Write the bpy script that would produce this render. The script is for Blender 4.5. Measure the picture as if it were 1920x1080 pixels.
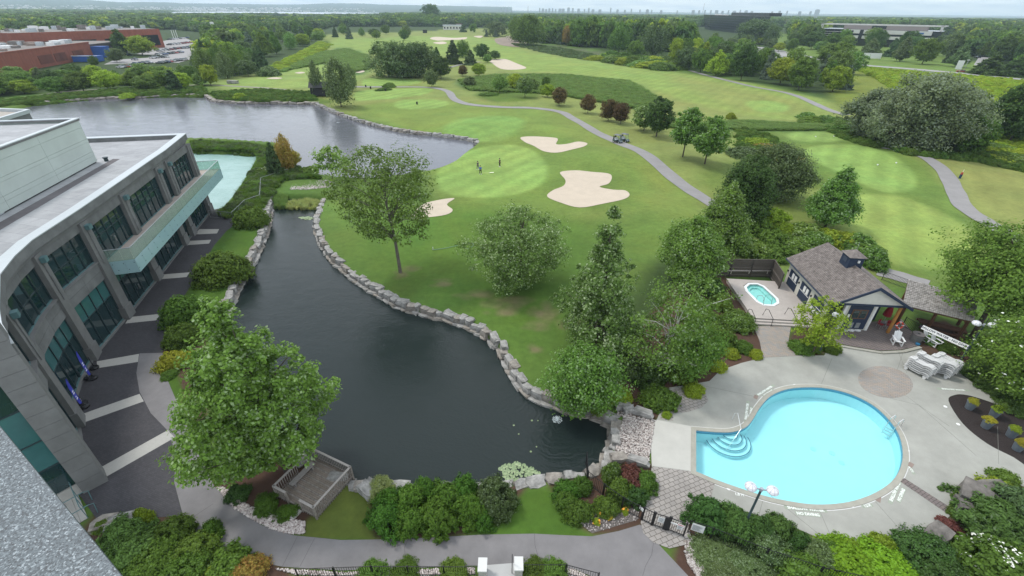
import bpy, bmesh, math, random
import numpy as np
from mathutils import Vector, Matrix, noise as mnoise
from mathutils.geometry import delaunay_2d_cdt
random.seed(7); RNG = np.random.default_rng(11)
for o in list(bpy.data.objects): bpy.data.objects.remove(o)
S = bpy.context.scene; COL = S.collection; PI = math.pi; R = math.radians
# ---------------------------------------------------------------- camera
F = 853.3; CX, CY, CH = 960.0, 540.0, 28.0
PITCH, ROLL = R(31.4), R(0.6)
fw = np.array([0, math.cos(PITCH), -math.sin(PITCH)]); up0 = np.array([0, math.sin(PITCH), math.cos(PITCH)]); rt0 = np.array([1.0, 0, 0])
RT = rt0*math.cos(ROLL)+up0*math.sin(ROLL); UP = up0*math.cos(ROLL)-rt0*math.sin(ROLL)
cd = bpy.data.cameras.new('camera'); cam = bpy.data.objects.new('camera', cd); COL.objects.link(cam)
cd.lens = 16.0; cd.sensor_width = 36; cd.clip_start = 0.1; cd.clip_end = 60000
M = Matrix(((RT[0], UP[0], -fw[0], 0), (RT[1], UP[1], -fw[1], 0), (RT[2], UP[2], -fw[2], CH), (0, 0, 0, 1)))
cam.matrix_world = M; S.camera = cam
# ---------------------------------------------------------------- sky, sun, exposure
SUN_EL, SUN_AZ = R(58), R(-60)          # azimuth from +Y towards +X
W = bpy.data.worlds.new('World'); S.world = W; W.use_nodes = True
nt = W.node_tree; nt.nodes.clear(); N = nt.nodes.new; L = nt.links.new
out = N('ShaderNodeOutputWorld'); sky = N('ShaderNodeTexSky'); sky.sky_type = 'NISHITA'; sky.sun_disc = False
sky.sun_elevation = SUN_EL; sky.sun_rotation = SUN_AZ; sky.altitude = 100
bg1 = N('ShaderNodeBackground'); bg1.inputs[1].default_value = 0.12; L(sky.outputs[0], bg1.inputs[0])
tc = N('ShaderNodeTexCoord'); sx = N('ShaderNodeSeparateXYZ'); L(tc.outputs['Generated'], sx.inputs[0])
ad = N('ShaderNodeMath'); ad.operation = 'ADD'; L(sx.outputs[2], ad.inputs[0]); ad.inputs[1].default_value = 0.10
ab = N('ShaderNodeMath'); ab.operation = 'MAXIMUM'; L(ad.outputs[0], ab.inputs[0]); ab.inputs[1].default_value = 0.03
dv = N('ShaderNodeVectorMath'); dv.operation = 'DIVIDE'; L(tc.outputs['Generated'], dv.inputs[0])
cb = N('ShaderNodeCombineXYZ'); L(ab.outputs[0], cb.inputs[0]); L(ab.outputs[0], cb.inputs[1]); cb.inputs[2].default_value = 1.0; L(cb.outputs[0], dv.inputs[1])
nz = N('ShaderNodeTexNoise'); nz.inputs['Scale'].default_value = 1.1; nz.inputs['Detail'].default_value = 7; nz.inputs['Roughness'].default_value = 0.6; L(dv.outputs[0], nz.inputs['Vector'])
cr = N('ShaderNodeValToRGB'); cr.color_ramp.elements[0].position = 0.36; cr.color_ramp.elements[0].color = (0.60, 0.69, 0.82, 1)
cr.color_ramp.elements[1].position = 0.6; cr.color_ramp.elements[1].color = (0.95, 0.98, 1.0, 1); L(nz.outputs[0], cr.inputs[0])
bg2 = N('ShaderNodeBackground'); bg2.inputs[1].default_value = 1.05; L(cr.outputs[0], bg2.inputs[0])
mx = N('ShaderNodeMixShader'); mx.inputs[0].default_value = 0.86; L(bg1.outputs[0], mx.inputs[1]); L(bg2.outputs[0], mx.inputs[2]); L(mx.outputs[0], out.inputs[0])
ld = bpy.data.lights.new('sun', 'SUN'); ld.energy = 1.5; ld.angle = R(10); ld.color = (1.0, 0.96, 0.9)
sun = bpy.data.objects.new('sun', ld); COL.objects.link(sun)
sd_ = Vector((math.sin(SUN_AZ)*math.cos(SUN_EL), math.cos(SUN_AZ)*math.cos(SUN_EL), math.sin(SUN_EL)))
sun.rotation_euler = sd_.to_track_quat('Z', 'Y').to_euler()
S.view_settings.view_transform = 'Standard'; S.view_settings.look = 'None'; S.view_settings.exposure = 0.55; S.view_settings.gamma = 1
S.render.engine = 'CYCLES'
try:
    S.cycles.max_bounces = 6; S.cycles.transparent_max_bounces = 10; S.cycles.volume_bounces = 1
except Exception: pass
# ---------------------------------------------------------------- projection helpers (photo pixel -> point of the ground)
def ray(x, y): return fw+(x-CX)/F*RT-(y-CY)/F*UP
def G(x, y, z=0.0):
    d = ray(x, y); t = (z-CH)/d[2]; return (d[0]*t, d[1]*t)
def PX(p):
    v = np.array(p, float)-np.array([0, 0, CH]); q = v@fw
    return (CX+F*(v@RT)/q, CY-F*(v@UP)/q, q)
def GL(pts, z=0.0): return [G(a, b, z) for a, b in pts]
def hgt(b, ty):
    x, y = b; lo, hi = 0.0, 60.0
    for _ in range(40):
        m = (lo+hi)/2
        if PX((x, y, m))[1] > ty: lo = m
        else: hi = m
    return lo
def smooth(poly, n=5, closed=True):
    P = [np.array(p, float) for p in poly]; out = []; k = len(P)
    for i in range(k if closed else k-1):
        if closed: a, b, c, d = P[(i-1) % k], P[i], P[(i+1) % k], P[(i+2) % k]
        else: a, b, c, d = P[max(i-1, 0)], P[i], P[i+1], P[min(i+2, k-1)]
        for j in range(n):
            t = j/n
            out.append(tuple(0.5*((2*b)+(c-a)*t+(2*a-5*b+4*c-d)*t*t+(3*b-a-3*c+d)*t**3)))
    if not closed: out.append(tuple(P[-1]))
    return out
def inside(poly, X, Y):
    X = np.asarray(X, float); Y = np.asarray(Y, float); r = np.zeros(X.shape, bool); n = len(poly)
    for i in range(n):
        x1, y1 = poly[i]; x2, y2 = poly[(i+1) % n]
        if y1 == y2: continue
        c = ((y1 > Y) != (y2 > Y)) & (X < (x2-x1)*(Y-y1)/(y2-y1)+x1); r ^= c
    return r
def sdist(poly, X, Y, closed=True):
    d = np.full(X.shape, 1e18); n = len(poly)
    for i in range(n if closed else n-1):
        x1, y1 = poly[i]; x2, y2 = poly[(i+1) % n]; vx, vy = x2-x1, y2-y1; q = vx*vx+vy*vy+1e-12
        t = np.clip(((X-x1)*vx+(Y-y1)*vy)/q, 0, 1); d = np.minimum(d, (X-x1-t*vx)**2+(Y-y1-t*vy)**2)
    d = np.sqrt(d)
    return np.where(inside(poly, X, Y), d, -d) if closed else d
def sst(a, b, x): t = np.clip((x-a)/(b-a), 0, 1); return t*t*(3-2*t)
# ---------------------------------------------------------------- materials
def newmat(name):
    m = bpy.data.materials.new(name); m.use_nodes = True; t = m.node_tree; return m, t, t.nodes['Principled BSDF'], t.nodes.new, t.links.new
MATS = {}
def mat(name, col, rough=0.7, var=0.15, scale=3.0, bump=0.0, metal=0.0, spec=0.4, bscale=None, island=0.0, col2=None, detail=5):
    if name in MATS: return MATS[name]
    m, t, b, n, l = newmat(name)
    b.inputs['Roughness'].default_value = rough; b.inputs['Metallic'].default_value = metal; b.inputs['Specular IOR Level'].default_value = spec
    tc = n('ShaderNodeTexCoord'); nz = n('ShaderNodeTexNoise'); nz.inputs['Scale'].default_value = scale; nz.inputs['Detail'].default_value = detail; nz.inputs['Roughness'].default_value = 0.65
    l(tc.outputs['Object'], nz.inputs['Vector'])
    r = n('ShaderNodeValToRGB'); r.color_ramp.elements[0].position = 0.3; r.color_ramp.elements[1].position = 0.7
    c2 = col2 or col
    r.color_ramp.elements[0].color = (*[c*(1-var) for c in col], 1); r.color_ramp.elements[1].color = (*[min(1, c*(1+var)) for c in c2], 1)
    l(nz.outputs[0], r.inputs[0]); src = r.outputs[0]
    if island:
        g = n('ShaderNodeNewGeometry'); mm = n('ShaderNodeMapRange'); mm.inputs['To Min'].default_value = 1-island; mm.inputs['To Max'].default_value = 1+island
        l(g.outputs['Random Per Island'], mm.inputs[0]); v = n('ShaderNodeVectorMath'); v.operation = 'SCALE'; l(src, v.inputs[0]); l(mm.outputs[0], v.inputs['Scale']); src = v.outputs[0]
    l(src, b.inputs['Base Color'])
    if bump:
        bp = n('ShaderNodeBump'); bp.inputs['Strength'].default_value = bump; bp.inputs['Distance'].default_value = 0.05
        n2 = n('ShaderNodeTexNoise'); n2.inputs['Scale'].default_value = bscale or scale*8; n2.inputs['Detail'].default_value = 4
        l(tc.outputs['Object'], n2.inputs['Vector']); l(n2.outputs[0], bp.inputs['Height']); l(bp.outputs[0], b.inputs['Normal'])
    MATS[name] = m; return m
def leafmat(name, col, pale=None, pf=0.15, var=0.35, trans=0.42):
    if name in MATS: return MATS[name]
    if trans: col = tuple(c*k for c, k in zip(col, (2.55, 2.3, 1.6)))
    m, t, b, n, l = newmat(name)
    b.inputs['Roughness'].default_value = 0.6; b.inputs['Specular IOR Level'].default_value = 0.12
    g = n('ShaderNodeNewGeometry'); r = n('ShaderNodeValToRGB'); e = r.color_ramp.elements
    e[0].position = 0.0; e[0].color = (*[c*(1-var) for c in col], 1); e[1].position = 1.0
    pale = [min(.62, c*1.65) for c in pale] if (pale and trans) else (pale or [c*(1+var) for c in col])
    e[1].color = (*pale, 1); k = e.new(max(0.02, 1-pf*1.6)); k.color = (*[c*(1+var*0.7) for c in col], 1)
    l(g.outputs['Random Per Island'], r.inputs[0])
    oi = n('ShaderNodeObjectInfo'); hs = n('ShaderNodeHueSaturation'); l(r.outputs[0], hs.inputs['Color'])
    mr = n('ShaderNodeMapRange'); mr.inputs['To Min'].default_value = 0.78; mr.inputs['To Max'].default_value = 1.2; l(oi.outputs['Random'], mr.inputs[0]); l(mr.outputs[0], hs.inputs['Value'])
    m2 = n('ShaderNodeMath'); m2.operation = 'MULTIPLY'; m2.inputs[1].default_value = 7.31; l(oi.outputs['Random'], m2.inputs[0])
    m3 = n('ShaderNodeMath'); m3.operation = 'FRACT'; l(m2.outputs[0], m3.inputs[0])
    mh = n('ShaderNodeMapRange'); mh.inputs['To Min'].default_value = 0.483; mh.inputs['To Max'].default_value = 0.512; l(m3.outputs[0], mh.inputs[0]); l(mh.outputs[0], hs.inputs['Hue'])
    l(hs.outputs[0], b.inputs['Base Color'])
    tr = n('ShaderNodeBsdfTranslucent'); mx = n('ShaderNodeMixShader'); mx.inputs[0].default_value = trans
    l(hs.outputs[0], tr.inputs[0]); l(b.outputs[0], mx.inputs[1]); l(tr.outputs[0], mx.inputs[2]); l(mx.outputs[0], t.nodes['Material Output'].inputs[0])
    MATS[name] = m; return m
def brickmat(name, c1, c2, cm, bw, bh, mortar=0.012, rot=0.0, rough=0.8, bump=0.4, offset=0.5, noise=0.12):
    if name in MATS: return MATS[name]
    m, t, b, n, l = newmat(name); b.inputs['Roughness'].default_value = rough; b.inputs['Specular IOR Level'].default_value = 0.3
    tc = n('ShaderNodeTexCoord'); mp = n('ShaderNodeMapping'); mp.inputs['Rotation'].default_value = (0, 0, rot); l(tc.outputs['Object'], mp.inputs[0])
    br = n('ShaderNodeTexBrick'); br.inputs['Scale'].default_value = 1.0; br.inputs['Brick Width'].default_value = bw; br.inputs['Row Height'].default_value = bh
    br.inputs['Mortar Size'].default_value = mortar; br.inputs['Color1'].default_value = (*c1, 1); br.inputs['Color2'].default_value = (*c2, 1); br.inputs['Mortar'].default_value = (*cm, 1); br.offset = offset
    l(mp.outputs[0], br.inputs[0])
    nz = n('ShaderNodeTexNoise'); nz.inputs['Scale'].default_value = 0.6; nz.inputs['Detail'].default_value = 8; nz.inputs['Roughness'].default_value = .7; l(tc.outputs['Object'], nz.inputs['Vector'])
    mr = n('ShaderNodeMapRange'); mr.inputs['From Min'].default_value = .3; mr.inputs['From Max'].default_value = .7; mr.inputs['To Min'].default_value = 1-noise; mr.inputs['To Max'].default_value = 1+noise; l(nz.outputs[0], mr.inputs[0])
    v = n('ShaderNodeVectorMath'); v.operation = 'SCALE'; l(br.outputs[0], v.inputs[0]); l(mr.outputs[0], v.inputs['Scale']); l(v.outputs[0], b.inputs['Base Color'])
    bp = n('ShaderNodeBump'); bp.inputs['Strength'].default_value = bump; bp.inputs['Distance'].default_value = 0.02; bp.invert = True; l(br.outputs['Fac'], bp.inputs['Height']); l(bp.outputs[0], b.inputs['Normal'])
    MATS[name] = m; return m
# ---------------------------------------------------------------- object helpers
def rawmesh(name, V, Fc, smooth=False, tri=None):
    me = bpy.data.meshes.new(name)
    if isinstance(V, np.ndarray):
        nv, nf = len(V), len(Fc); k = Fc.shape[1]
        me.vertices.add(nv); me.vertices.foreach_set('co', V.astype(np.float32).ravel())
        me.loops.add(nf*k); me.loops.foreach_set('vertex_index', Fc.astype(np.int32).ravel())
        me.polygons.add(nf); me.polygons.foreach_set('loop_start', np.arange(nf, dtype=np.int32)*k)
        try: me.polygons.foreach_set('loop_total', np.full(nf, k, np.int32))
        except Exception: pass
        me.update(calc_edges=True)
    else:
        me.from_pydata([tuple(v) for v in V], [], Fc); me.update()
    if smooth: me.polygons.foreach_set('use_smooth', np.ones(len(me.polygons), bool))
    return me
def link(name, me, m=None, parent=None, loc=None, kind=None):
    o = bpy.data.objects.new(name, me); COL.objects.link(o)
    if m is not None:
        if me.materials: 
            if me.materials[0] != m: o.material_slots[0].link = 'OBJECT'; o.material_slots[0].material = m
        else: me.materials.append(m)
    if parent is not None: o.parent = parent
    if loc is not None: o.location = loc
    if kind: o['kind'] = kind
    return o
def tag(o, label, cat, group=None):
    o['label'] = label; o['category'] = cat
    if group: o['group'] = group
    return o
def thing(name, label, cat, loc=(0, 0, 0), rz=0.0, group=None):
    o = bpy.data.objects.new(name, None); COL.objects.link(o); o.empty_display_size = 0.2
    o.location = loc; o.rotation_euler = (0, 0, rz); return tag(o, label, cat, group)
class MB:
    def __init__(s): s.v = []; s.f = []
    def box(s, x0, x1, y0, y1, z0, z1):
        k = len(s.v); s.v += [(x0, y0, z0), (x1, y0, z0), (x1, y1, z0), (x0, y1, z0), (x0, y0, z1), (x1, y0, z1), (x1, y1, z1), (x0, y1, z1)]
        s.f += [tuple(k+i for i in q) for q in ((0, 3, 2, 1), (4, 5, 6, 7), (0, 1, 5, 4), (1, 2, 6, 5), (2, 3, 7, 6), (3, 0, 4, 7))]; return s
    def lbox(s, A, B, a0, a1, d0, d1, z0, z1):          # box along the segment A-B; d is to the right of the direction
        ax, ay = A; L = math.hypot(B[0]-ax, B[1]-ay); ux, uy = (B[0]-ax)/L, (B[1]-ay)/L; nx, ny = uy, -ux
        c = [(ax+ux*a+nx*d, ay+uy*a+ny*d) for a, d in ((a0, d0), (a1, d0), (a1, d1), (a0, d1))]
        return s.prism(c, z0, z1)
    def prism(s, poly, z0, z1, top=None):
        k = len(s.v); n = len(poly); t = top or poly
        a = sum(poly[i][0]*poly[(i+1) % n][1]-poly[(i+1) % n][0]*poly[i][1] for i in range(n))
        if a < 0: poly = poly[::-1]; t = t[::-1]
        s.v += [(p[0], p[1], z0) for p in poly]+[(p[0], p[1], z1) for p in t]
        s.f += [tuple(k+i for i in reversed(range(n))), tuple(k+n+i for i in range(n))]
        s.f += [(k+i, k+(i+1) % n, k+n+(i+1) % n, k+n+i) for i in range(n)]; return s
    def tube(s, pts, r, seg=6, caps=True):
        pts = [Vector(p) for p in pts]; rr = r if isinstance(r, (list, tuple)) else [r]*len(pts); k = len(s.v)
        for i, p in enumerate(pts):
            d = (pts[min(i+1, len(pts)-1)]-pts[max(i-1, 0)]).normalized(); a = d.orthogonal() if abs(d.z) > 0.95 else d.cross(Vector((0, 0, 1)))
            a.normalize(); b = d.cross(a)
            for j in range(seg):
                t = 2*PI*j/seg; s.v.append(tuple(p+(a*math.cos(t)+b*math.sin(t))*rr[i]))
        for i in range(len(pts)-1):
            for j in range(seg): s.f.append((k+i*seg+j, k+i*seg+(j+1) % seg, k+(i+1)*seg+(j+1) % seg, k+(i+1)*seg+j))
        if caps: s.f.append(tuple(k+j for j in reversed(range(seg)))); s.f.append(tuple(k+(len(pts)-1)*seg+j for j in range(seg)))
        return s
    def lathe(s, prof, seg=12, c=(0, 0), z=0):
        k = len(s.v)
        for r, h in prof:
            for j in range(seg): t = 2*PI*j/seg; s.v.append((c[0]+r*math.cos(t), c[1]+r*math.sin(t), z+h))
        for i in range(len(prof)-1):
            for j in range(seg): s.f.append((k+i*seg+j, k+i*seg+(j+1) % seg, k+(i+1)*seg+(j+1) % seg, k+(i+1)*seg+j))
        s.f.append(tuple(k+j for j in reversed(range(seg)))); s.f.append(tuple(k+(len(prof)-1)*seg+j for j in range(seg))); return s
    def quad(s, a, b, c, d): k = len(s.v); s.v += [a, b, c, d]; s.f.append((k, k+1, k+2, k+3)); return s
    def mesh(s, name, smooth=False): return rawmesh(name, s.v, s.f, smooth)
    def build(s, name, m, parent=None, world=True, smooth=False, kind=None):
        loc = None
        if parent is not None and world and parent.type == 'EMPTY': loc = -parent.location
        return link(name, s.mesh(name, smooth), m, parent, loc, kind)
def kids(o, table={}):
    return [c for c in o.children]
def copy_tree(o, parent=None):
    c = o.copy(); COL.objects.link(c)
    if parent: c.parent = parent
    for ch in list(o.children): copy_tree(ch, c)
    return c
# ---------------------------------------------------------------- water outlines and terrain height
WZ = -0.8
NEAR_PX = [(607,378),(560,374),(512,376),(507,402),(502,430),(492,458),(478,490),(463,515),(449,540),(438,565),(425,595),(415,640),(422,700),(450,760),(500,815),(560,858),(600,885),(640,905),(680,915),(740,920),(820,920),(900,918),(960,914),(1010,908),(1060,900),(1100,895),(1125,882),(1138,850),(1146,820),(1142,798),(1110,782),(1055,768),(1010,752),(975,728),(952,690),(938,662),(915,638),(880,617),(840,603),(790,590),(745,575),(705,552),(670,530),(640,505),(615,480),(598,450),(592,425),(598,400)]
NEAR = smooth(GL(NEAR_PX, WZ), 4)
FAR_PX = [(40,205),(100,193),(180,187),(260,184),(340,181),(382,181),(402,190),(440,194),(520,195),(590,196),(612,205),(640,217),(690,233),(760,249),(830,257),(890,266),(893,274),(870,292),(850,308),(815,322),(770,330),(710,338),(650,338),(618,334),(590,330),(560,318),(548,300),(546,285),(520,272),(470,268),(410,264),(360,263),(250,268),(120,262),(20,232)]
FARP = smooth(GL(FAR_PX, WZ), 4)
TEAL_PX = [(360,288),(410,290),(465,290),(480,296),(470,320),(455,345),(440,368),(420,392),(398,408),(385,412),(360,400),(345,340),(345,300)]
TEAL = smooth(GL(TEAL_PX, WZ), 4)
POOL_PX = [(1305,808),(1340,811),(1372,811),(1398,802),(1412,786),(1424,766),(1444,744),(1474,731),(1510,727),(1550,729),(1595,740),(1634,759),(1662,783),(1682,810),(1691,838),(1691,866),(1680,893),(1657,915),(1622,933),(1580,944),(1530,947),(1480,941),(1430,930),(1380,914),(1338,899),(1305,885)]
_pp = GL(POOL_PX, 0.0); POOL = [_pp[0]]+smooth(_pp[1:-1], 4, closed=False)+[_pp[-1]]
def offset_poly(poly, d):
    P = np.array(poly); n = len(P); a = 0.5*np.sum(P[:, 0]*np.roll(P[:, 1], -1)-np.roll(P[:, 0], -1)*P[:, 1]); s = 1 if a > 0 else -1
    out = []
    for i in range(n):
        e1 = P[i]-P[i-1]; e2 = P[(i+1) % n]-P[i]; e1 = e1/(np.linalg.norm(e1)+1e-9); e2 = e2/(np.linalg.norm(e2)+1e-9)
        n1 = np.array([e1[1], -e1[0]])*s; n2 = np.array([e2[1], -e2[0]])*s; m = n1+n2; m /= (np.linalg.norm(m)+1e-9); k = max(0.5, m@n1); out.append(tuple(P[i]+m*d/k))
    return out
MOUNDS = [(1250,300,1.2,9),(1130,300,0.9,6),(1010,330,0.5,5),(1230,400,0.9,7),(900,235,0.7,9),(1060,240,0.6,7),(1700,300,0.8,9),(1660,440,0.7,9),(1240,170,0.8,14),(960,185,0.7,9),(1100,130,0.9,22),(760,175,0.6,10),(560,150,0.9,14),(1500,190,0.8,14)]
MW = [(*G(a, b), h, s) for a, b, h, s in MOUNDS]
def HT(X, Y, water=True):
    X = np.asarray(X, float); Y = np.asarray(Y, float)
    w = sst(62, 85, Y)*(1-sst(260, 420, Y)); z = w*0.22*(np.sin(X*0.045+1)*np.cos(Y*0.038)+0.6*np.sin(X*0.11-Y*0.07))
    for a, b, h, s in MW:
        if b > 60 or True: z = z+h*np.exp(-((X-a)**2+(Y-b)**2)/(2*s*s))*sst(48, 62, Y)
    if water:
        for pl in (NEAR, FARP, TEAL):
            xs = [p[0] for p in pl]; ys = [p[1] for p in pl]
            mk = (X > min(xs)-6) & (X < max(xs)+6) & (Y > min(ys)-6) & (Y < max(ys)+6)
            if np.any(mk):
                d = sdist(pl, X[mk] if X.ndim else X, Y[mk] if Y.ndim else Y); zz = z[mk] if X.ndim else z
                zz = zz*sst(0.5, 6, -d); zz = np.where(d > -0.55, np.minimum(zz, -2.3*sst(-0.55, 0.7, d)), zz)
                if X.ndim: z[mk] = zz
                else: z = zz
        mk = (X > 12) & (X < 31) & (Y > 17) & (Y < 31)
        if np.any(mk) and X.ndim: z[mk] = np.where(sdist(POOL, X[mk], Y[mk]) > -0.2, -2.5, z[mk])
    return z
def hz(x, y): return float(HT(np.array([x]), np.array([y]), False)[0])
def inpoly(pl, x, y): return bool(inside(pl, np.array([x]), np.array([y]))[0])
def sheet(name, poly, z, m, holes=(), follow=False, step=0, parent=None, kind='structure'):
    V = [Vector(p) for p in poly]; E = [(i, (i+1) % len(poly)) for i in range(len(poly))]
    for h in holes:
        k = len(V); V += [Vector(p) for p in h]; E += [(k+i, k+(i+1) % len(h)) for i in range(len(h))]
    if step:
        xs = [p[0] for p in poly]; ys = [p[1] for p in poly]
        gx, gy = np.meshgrid(np.arange(min(xs), max(xs), step), np.arange(min(ys), max(ys), step)); gx = gx.ravel(); gy = gy.ravel()
        k = sdist(poly, gx, gy) > step*0.3
        for h in holes: k &= sdist(h, gx, gy) < -step*0.3
        V += [Vector((a, b)) for a, b in zip(gx[k], gy[k])]
    r = delaunay_2d_cdt(V, E, [], 0, 1e-5); vs = np.array([tuple(v) for v in r[0]]); fs = [f for f in r[2]]
    c = np.array([vs[list(f)].mean(0) for f in fs]); ok = inside(poly, c[:, 0], c[:, 1])
    for h in holes: ok &= ~inside(h, c[:, 0], c[:, 1])
    fs = [tuple(f) for f, q in zip(fs, ok) if q]
    zz = HT(vs[:, 0], vs[:, 1], False)+z if follow else np.full(len(vs), z)
    return link(name, rawmesh(name, [(a, b, c_) for (a, b), c_ in zip(vs, zz)], fs), m, parent, None, kind)
# ---------------------------------------------------------------- ground sheet with mown zones
def ground():
    a = np.radians(np.concatenate([np.linspace(-88, -56, 30), np.linspace(-54, 54, 760), np.linspace(56, 88, 30)]))
    ypx = np.linspace(1, 31, 1)  # placeholder keeps numpy happy
    th = np.concatenate([np.radians(np.linspace(80, 68, 10)), np.radians(np.linspace(67.5, 5, 560)), np.radians(np.geomspace(4.9, 0.035, 70))])
    rr = CH/np.tan(th); A, Rr = np.meshgrid(a, rr, indexing='ij')
    X = (Rr*np.sin(A)).ravel(); Y = (Rr*np.cos(A)).ravel(); Z = HT(X, Y)
    C = np.zeros((len(X), 3)); C[:] = (0.035, 0.062, 0.016); MO = np.zeros(len(X))
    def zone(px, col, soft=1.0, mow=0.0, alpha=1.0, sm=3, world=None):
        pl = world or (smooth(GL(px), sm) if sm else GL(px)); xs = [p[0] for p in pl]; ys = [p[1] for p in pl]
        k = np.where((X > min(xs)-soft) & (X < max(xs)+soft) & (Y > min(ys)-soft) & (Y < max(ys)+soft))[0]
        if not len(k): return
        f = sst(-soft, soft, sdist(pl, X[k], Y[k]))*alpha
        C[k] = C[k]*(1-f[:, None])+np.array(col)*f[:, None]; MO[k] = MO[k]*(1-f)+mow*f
    ROUGH = (0.185, 0.225, 0.062); DEEP = (0.085, 0.150, 0.030); MID = (0.125, 0.195, 0.040); FAIR = (0.19, 0.268, 0.062); GREEN = (0.20, 0.305, 0.075); OLIVE = (0.205, 0.225, 0.065); REED = (0.07, 0.135, 0.035); WEED = (0.085, 0.14, 0.022)
    zone([(-200,200),(0,180),(200,165),(400,150),(640,130),(900,60),(1100,90),(1500,170),(1700,250),(2100,340),(2400,1300),(-400,1300),(-400,300)], DEEP, 6, 0, 1, 0)
    zone([(395,158),(500,132),(590,110),(600,72),(640,62),(760,60),(860,55),(950,55),(1010,88),(1100,95),(1200,125),(1400,155),(1590,205),(1700,250),(1940,315),(1960,490),(1640,520),(1320,470),(1200,420),(1000,400),(860,380),(800,330),(898,268),(640,212),(590,190),(480,185)], ROUGH, 4)
    zone([(0,205),(0,188),(200,172),(400,168),(600,182),(600,195),(400,190),(200,185)], WEED, 1.5)
    zone([(1600,125),(1920,150),(2000,300),(1900,320),(1800,290),(1650,220),(1560,190)], (0.15,0.19,0.03), 4)
    zone([(1440,60),(1700,90),(1920,150),(1600,122),(1450,90)], MID, 5)
    # fairways
    zone([(620,75),(700,70),(900,70),(980,95),(1050,105),(1160,120),(1290,140),(1420,160),(1530,188),(1560,215),(1480,222),(1340,205),(1200,175),(1140,150),(1060,138),(960,132),(880,110),(760,100),(640,95)], FAIR, 5, 0.8)
    zone([(1030,140),(1150,150),(1230,175),(1360,210),(1260,215),(1180,190),(1100,160)], OLIVE, 7, 0.2, .8)
    zone([(1250,140),(1400,168),(1520,200),(1500,215),(1350,195)], OLIVE, 8, 0.4, .7)
    zone([(400,160),(470,146),(540,130),(590,118),(640,108),(690,112),(690,140),(640,160),(500,168)], (.20,.28,.07), 3, 0.6)
    zone([(620,78),(680,72),(750,76),(700,95),(640,92)], FAIR, 6, 0.4)
    zone([(1398,192),(1440,190),(1478,199),(1470,208),(1420,207)], GREEN, 1.5, .5)
    # around the near greens
    zone([(660,200),(850,190),(1050,215),(1150,265),(1300,365),(1290,450),(1240,430),(1180,400),(1000,380),(850,370),(830,320),(900,262),(780,250)], (.150,.220,.045), 3, 0.0, .9)
    zone([(1040,225),(1120,240),(1200,300),(1290,370),(1290,440),(1200,410),(1180,330),(1100,300)], (.170,.220,.050), 4, 0, .8)
    zone([(620,370),(830,390),(860,440),(780,520),(700,500),(630,450)], MID, 3, 0, .6)
    zone([(1130,390),(1290,430),(1260,520),(1160,520),(1160,440)], MID, 4, 0, .7)
    zone([(800,260),(1000,250),(1180,300),(1200,395),(1000,400),(840,385)], MID, 3, 0.2, .8)
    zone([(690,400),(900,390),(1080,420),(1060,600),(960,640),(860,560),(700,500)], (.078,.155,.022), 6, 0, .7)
    zone([(818,330),(835,305),(868,288),(905,276),(950,270),(990,276),(1016,296),(1027,322),(1018,345),(985,360),(930,369),(870,368),(830,357)], GREEN, 0.9, 1.0)
    zone([(832,242),(865,226),(920,221),(970,223),(985,233),(972,246),(950,258),(920,266),(880,262),(845,255)], (.165,.275,.065), 1.6, 0.6)
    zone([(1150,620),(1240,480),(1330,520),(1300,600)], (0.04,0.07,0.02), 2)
    for c in ([(664,186),(672,170),(735,167),(800,167),(812,172),(790,180),(730,186),(690,188)], [(742,200),(745,190),(790,186),(835,189),(840,195),(815,202),(770,204)], [(685,163),(684,150),(735,147),(785,150),(782,157),(740,160)]):
        zone(c, GREEN, 0.9, 1.0)
    # right side tees
    zone([(1400,250),(1480,240),(1600,248),(1700,290),(1780,360),(1840,430),(1900,470),(1800,520),(1640,500),(1560,380),(1450,280)], MID, 2, .3)
    zone([(1472,253),(1490,247),(1540,247),(1578,257),(1575,266),(1540,268),(1495,264)], GREEN, 0.9, 1)
    zone([(1504,288),(1530,275),(1600,276),(1660,295),(1705,325),(1716,348),(1700,361),(1650,362),(1590,335),(1540,310)], GREEN, 0.9, 1)
    zone([(1560,420),(1575,385),(1610,369),(1680,370),(1760,398),(1830,440),(1850,480),(1780,505),(1690,500),(1620,470)], (0.21, 0.29, 0.07), 1.2, 1)
    zone([(1700,300),(1760,298),(1960,330),(1960,420),(1860,400),(1790,350),(1770,320)], OLIVE, 3, .5, .8)
    zone([(1310,330),(1400,300),(1500,350),(1560,420),(1500,420),(1380,390)], (.13,.185,.04), 3)
    zone([(1380,240),(1450,250),(1540,340),(1500,350),(1420,300)], WEED, 3)
    zone([(1700,240),(1800,290),(1960,325),(1960,300),(1820,230)], WEED, 3)
    # reeds and rough patches
    zone([(855,152),(930,140),(1060,140),(1180,155),(1230,185),(1245,205),(1190,205),(1120,190),(1040,178),(960,175),(880,170)], REED, 3)
    zone([(890,176),(960,168),(1010,178),(1000,190),(930,194)], WEED, 2)
    zone([(1230,235),(1400,225),(1560,235),(1600,245),(1400,245),(1240,240)], REED, 2)
    zone([(590,100),(650,90),(690,105),(690,135),(650,140),(600,118),(540,130),(510,140),(560,112)], REED, 3)
    zone([(480,135),(560,100),(600,75),(620,80),(600,100),(530,135)], WEED, 3)
    zone([(955,78),(1010,95),(1060,105),(1100,112),(1180,125),(1130,100),(1060,88)], (0.09,0.11,0.05), 4)
    # bare soil, dry turf, mulch beds near
    DRY = (0.21, 0.16, 0.10)
    rng = np.random.default_rng(3)
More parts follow.
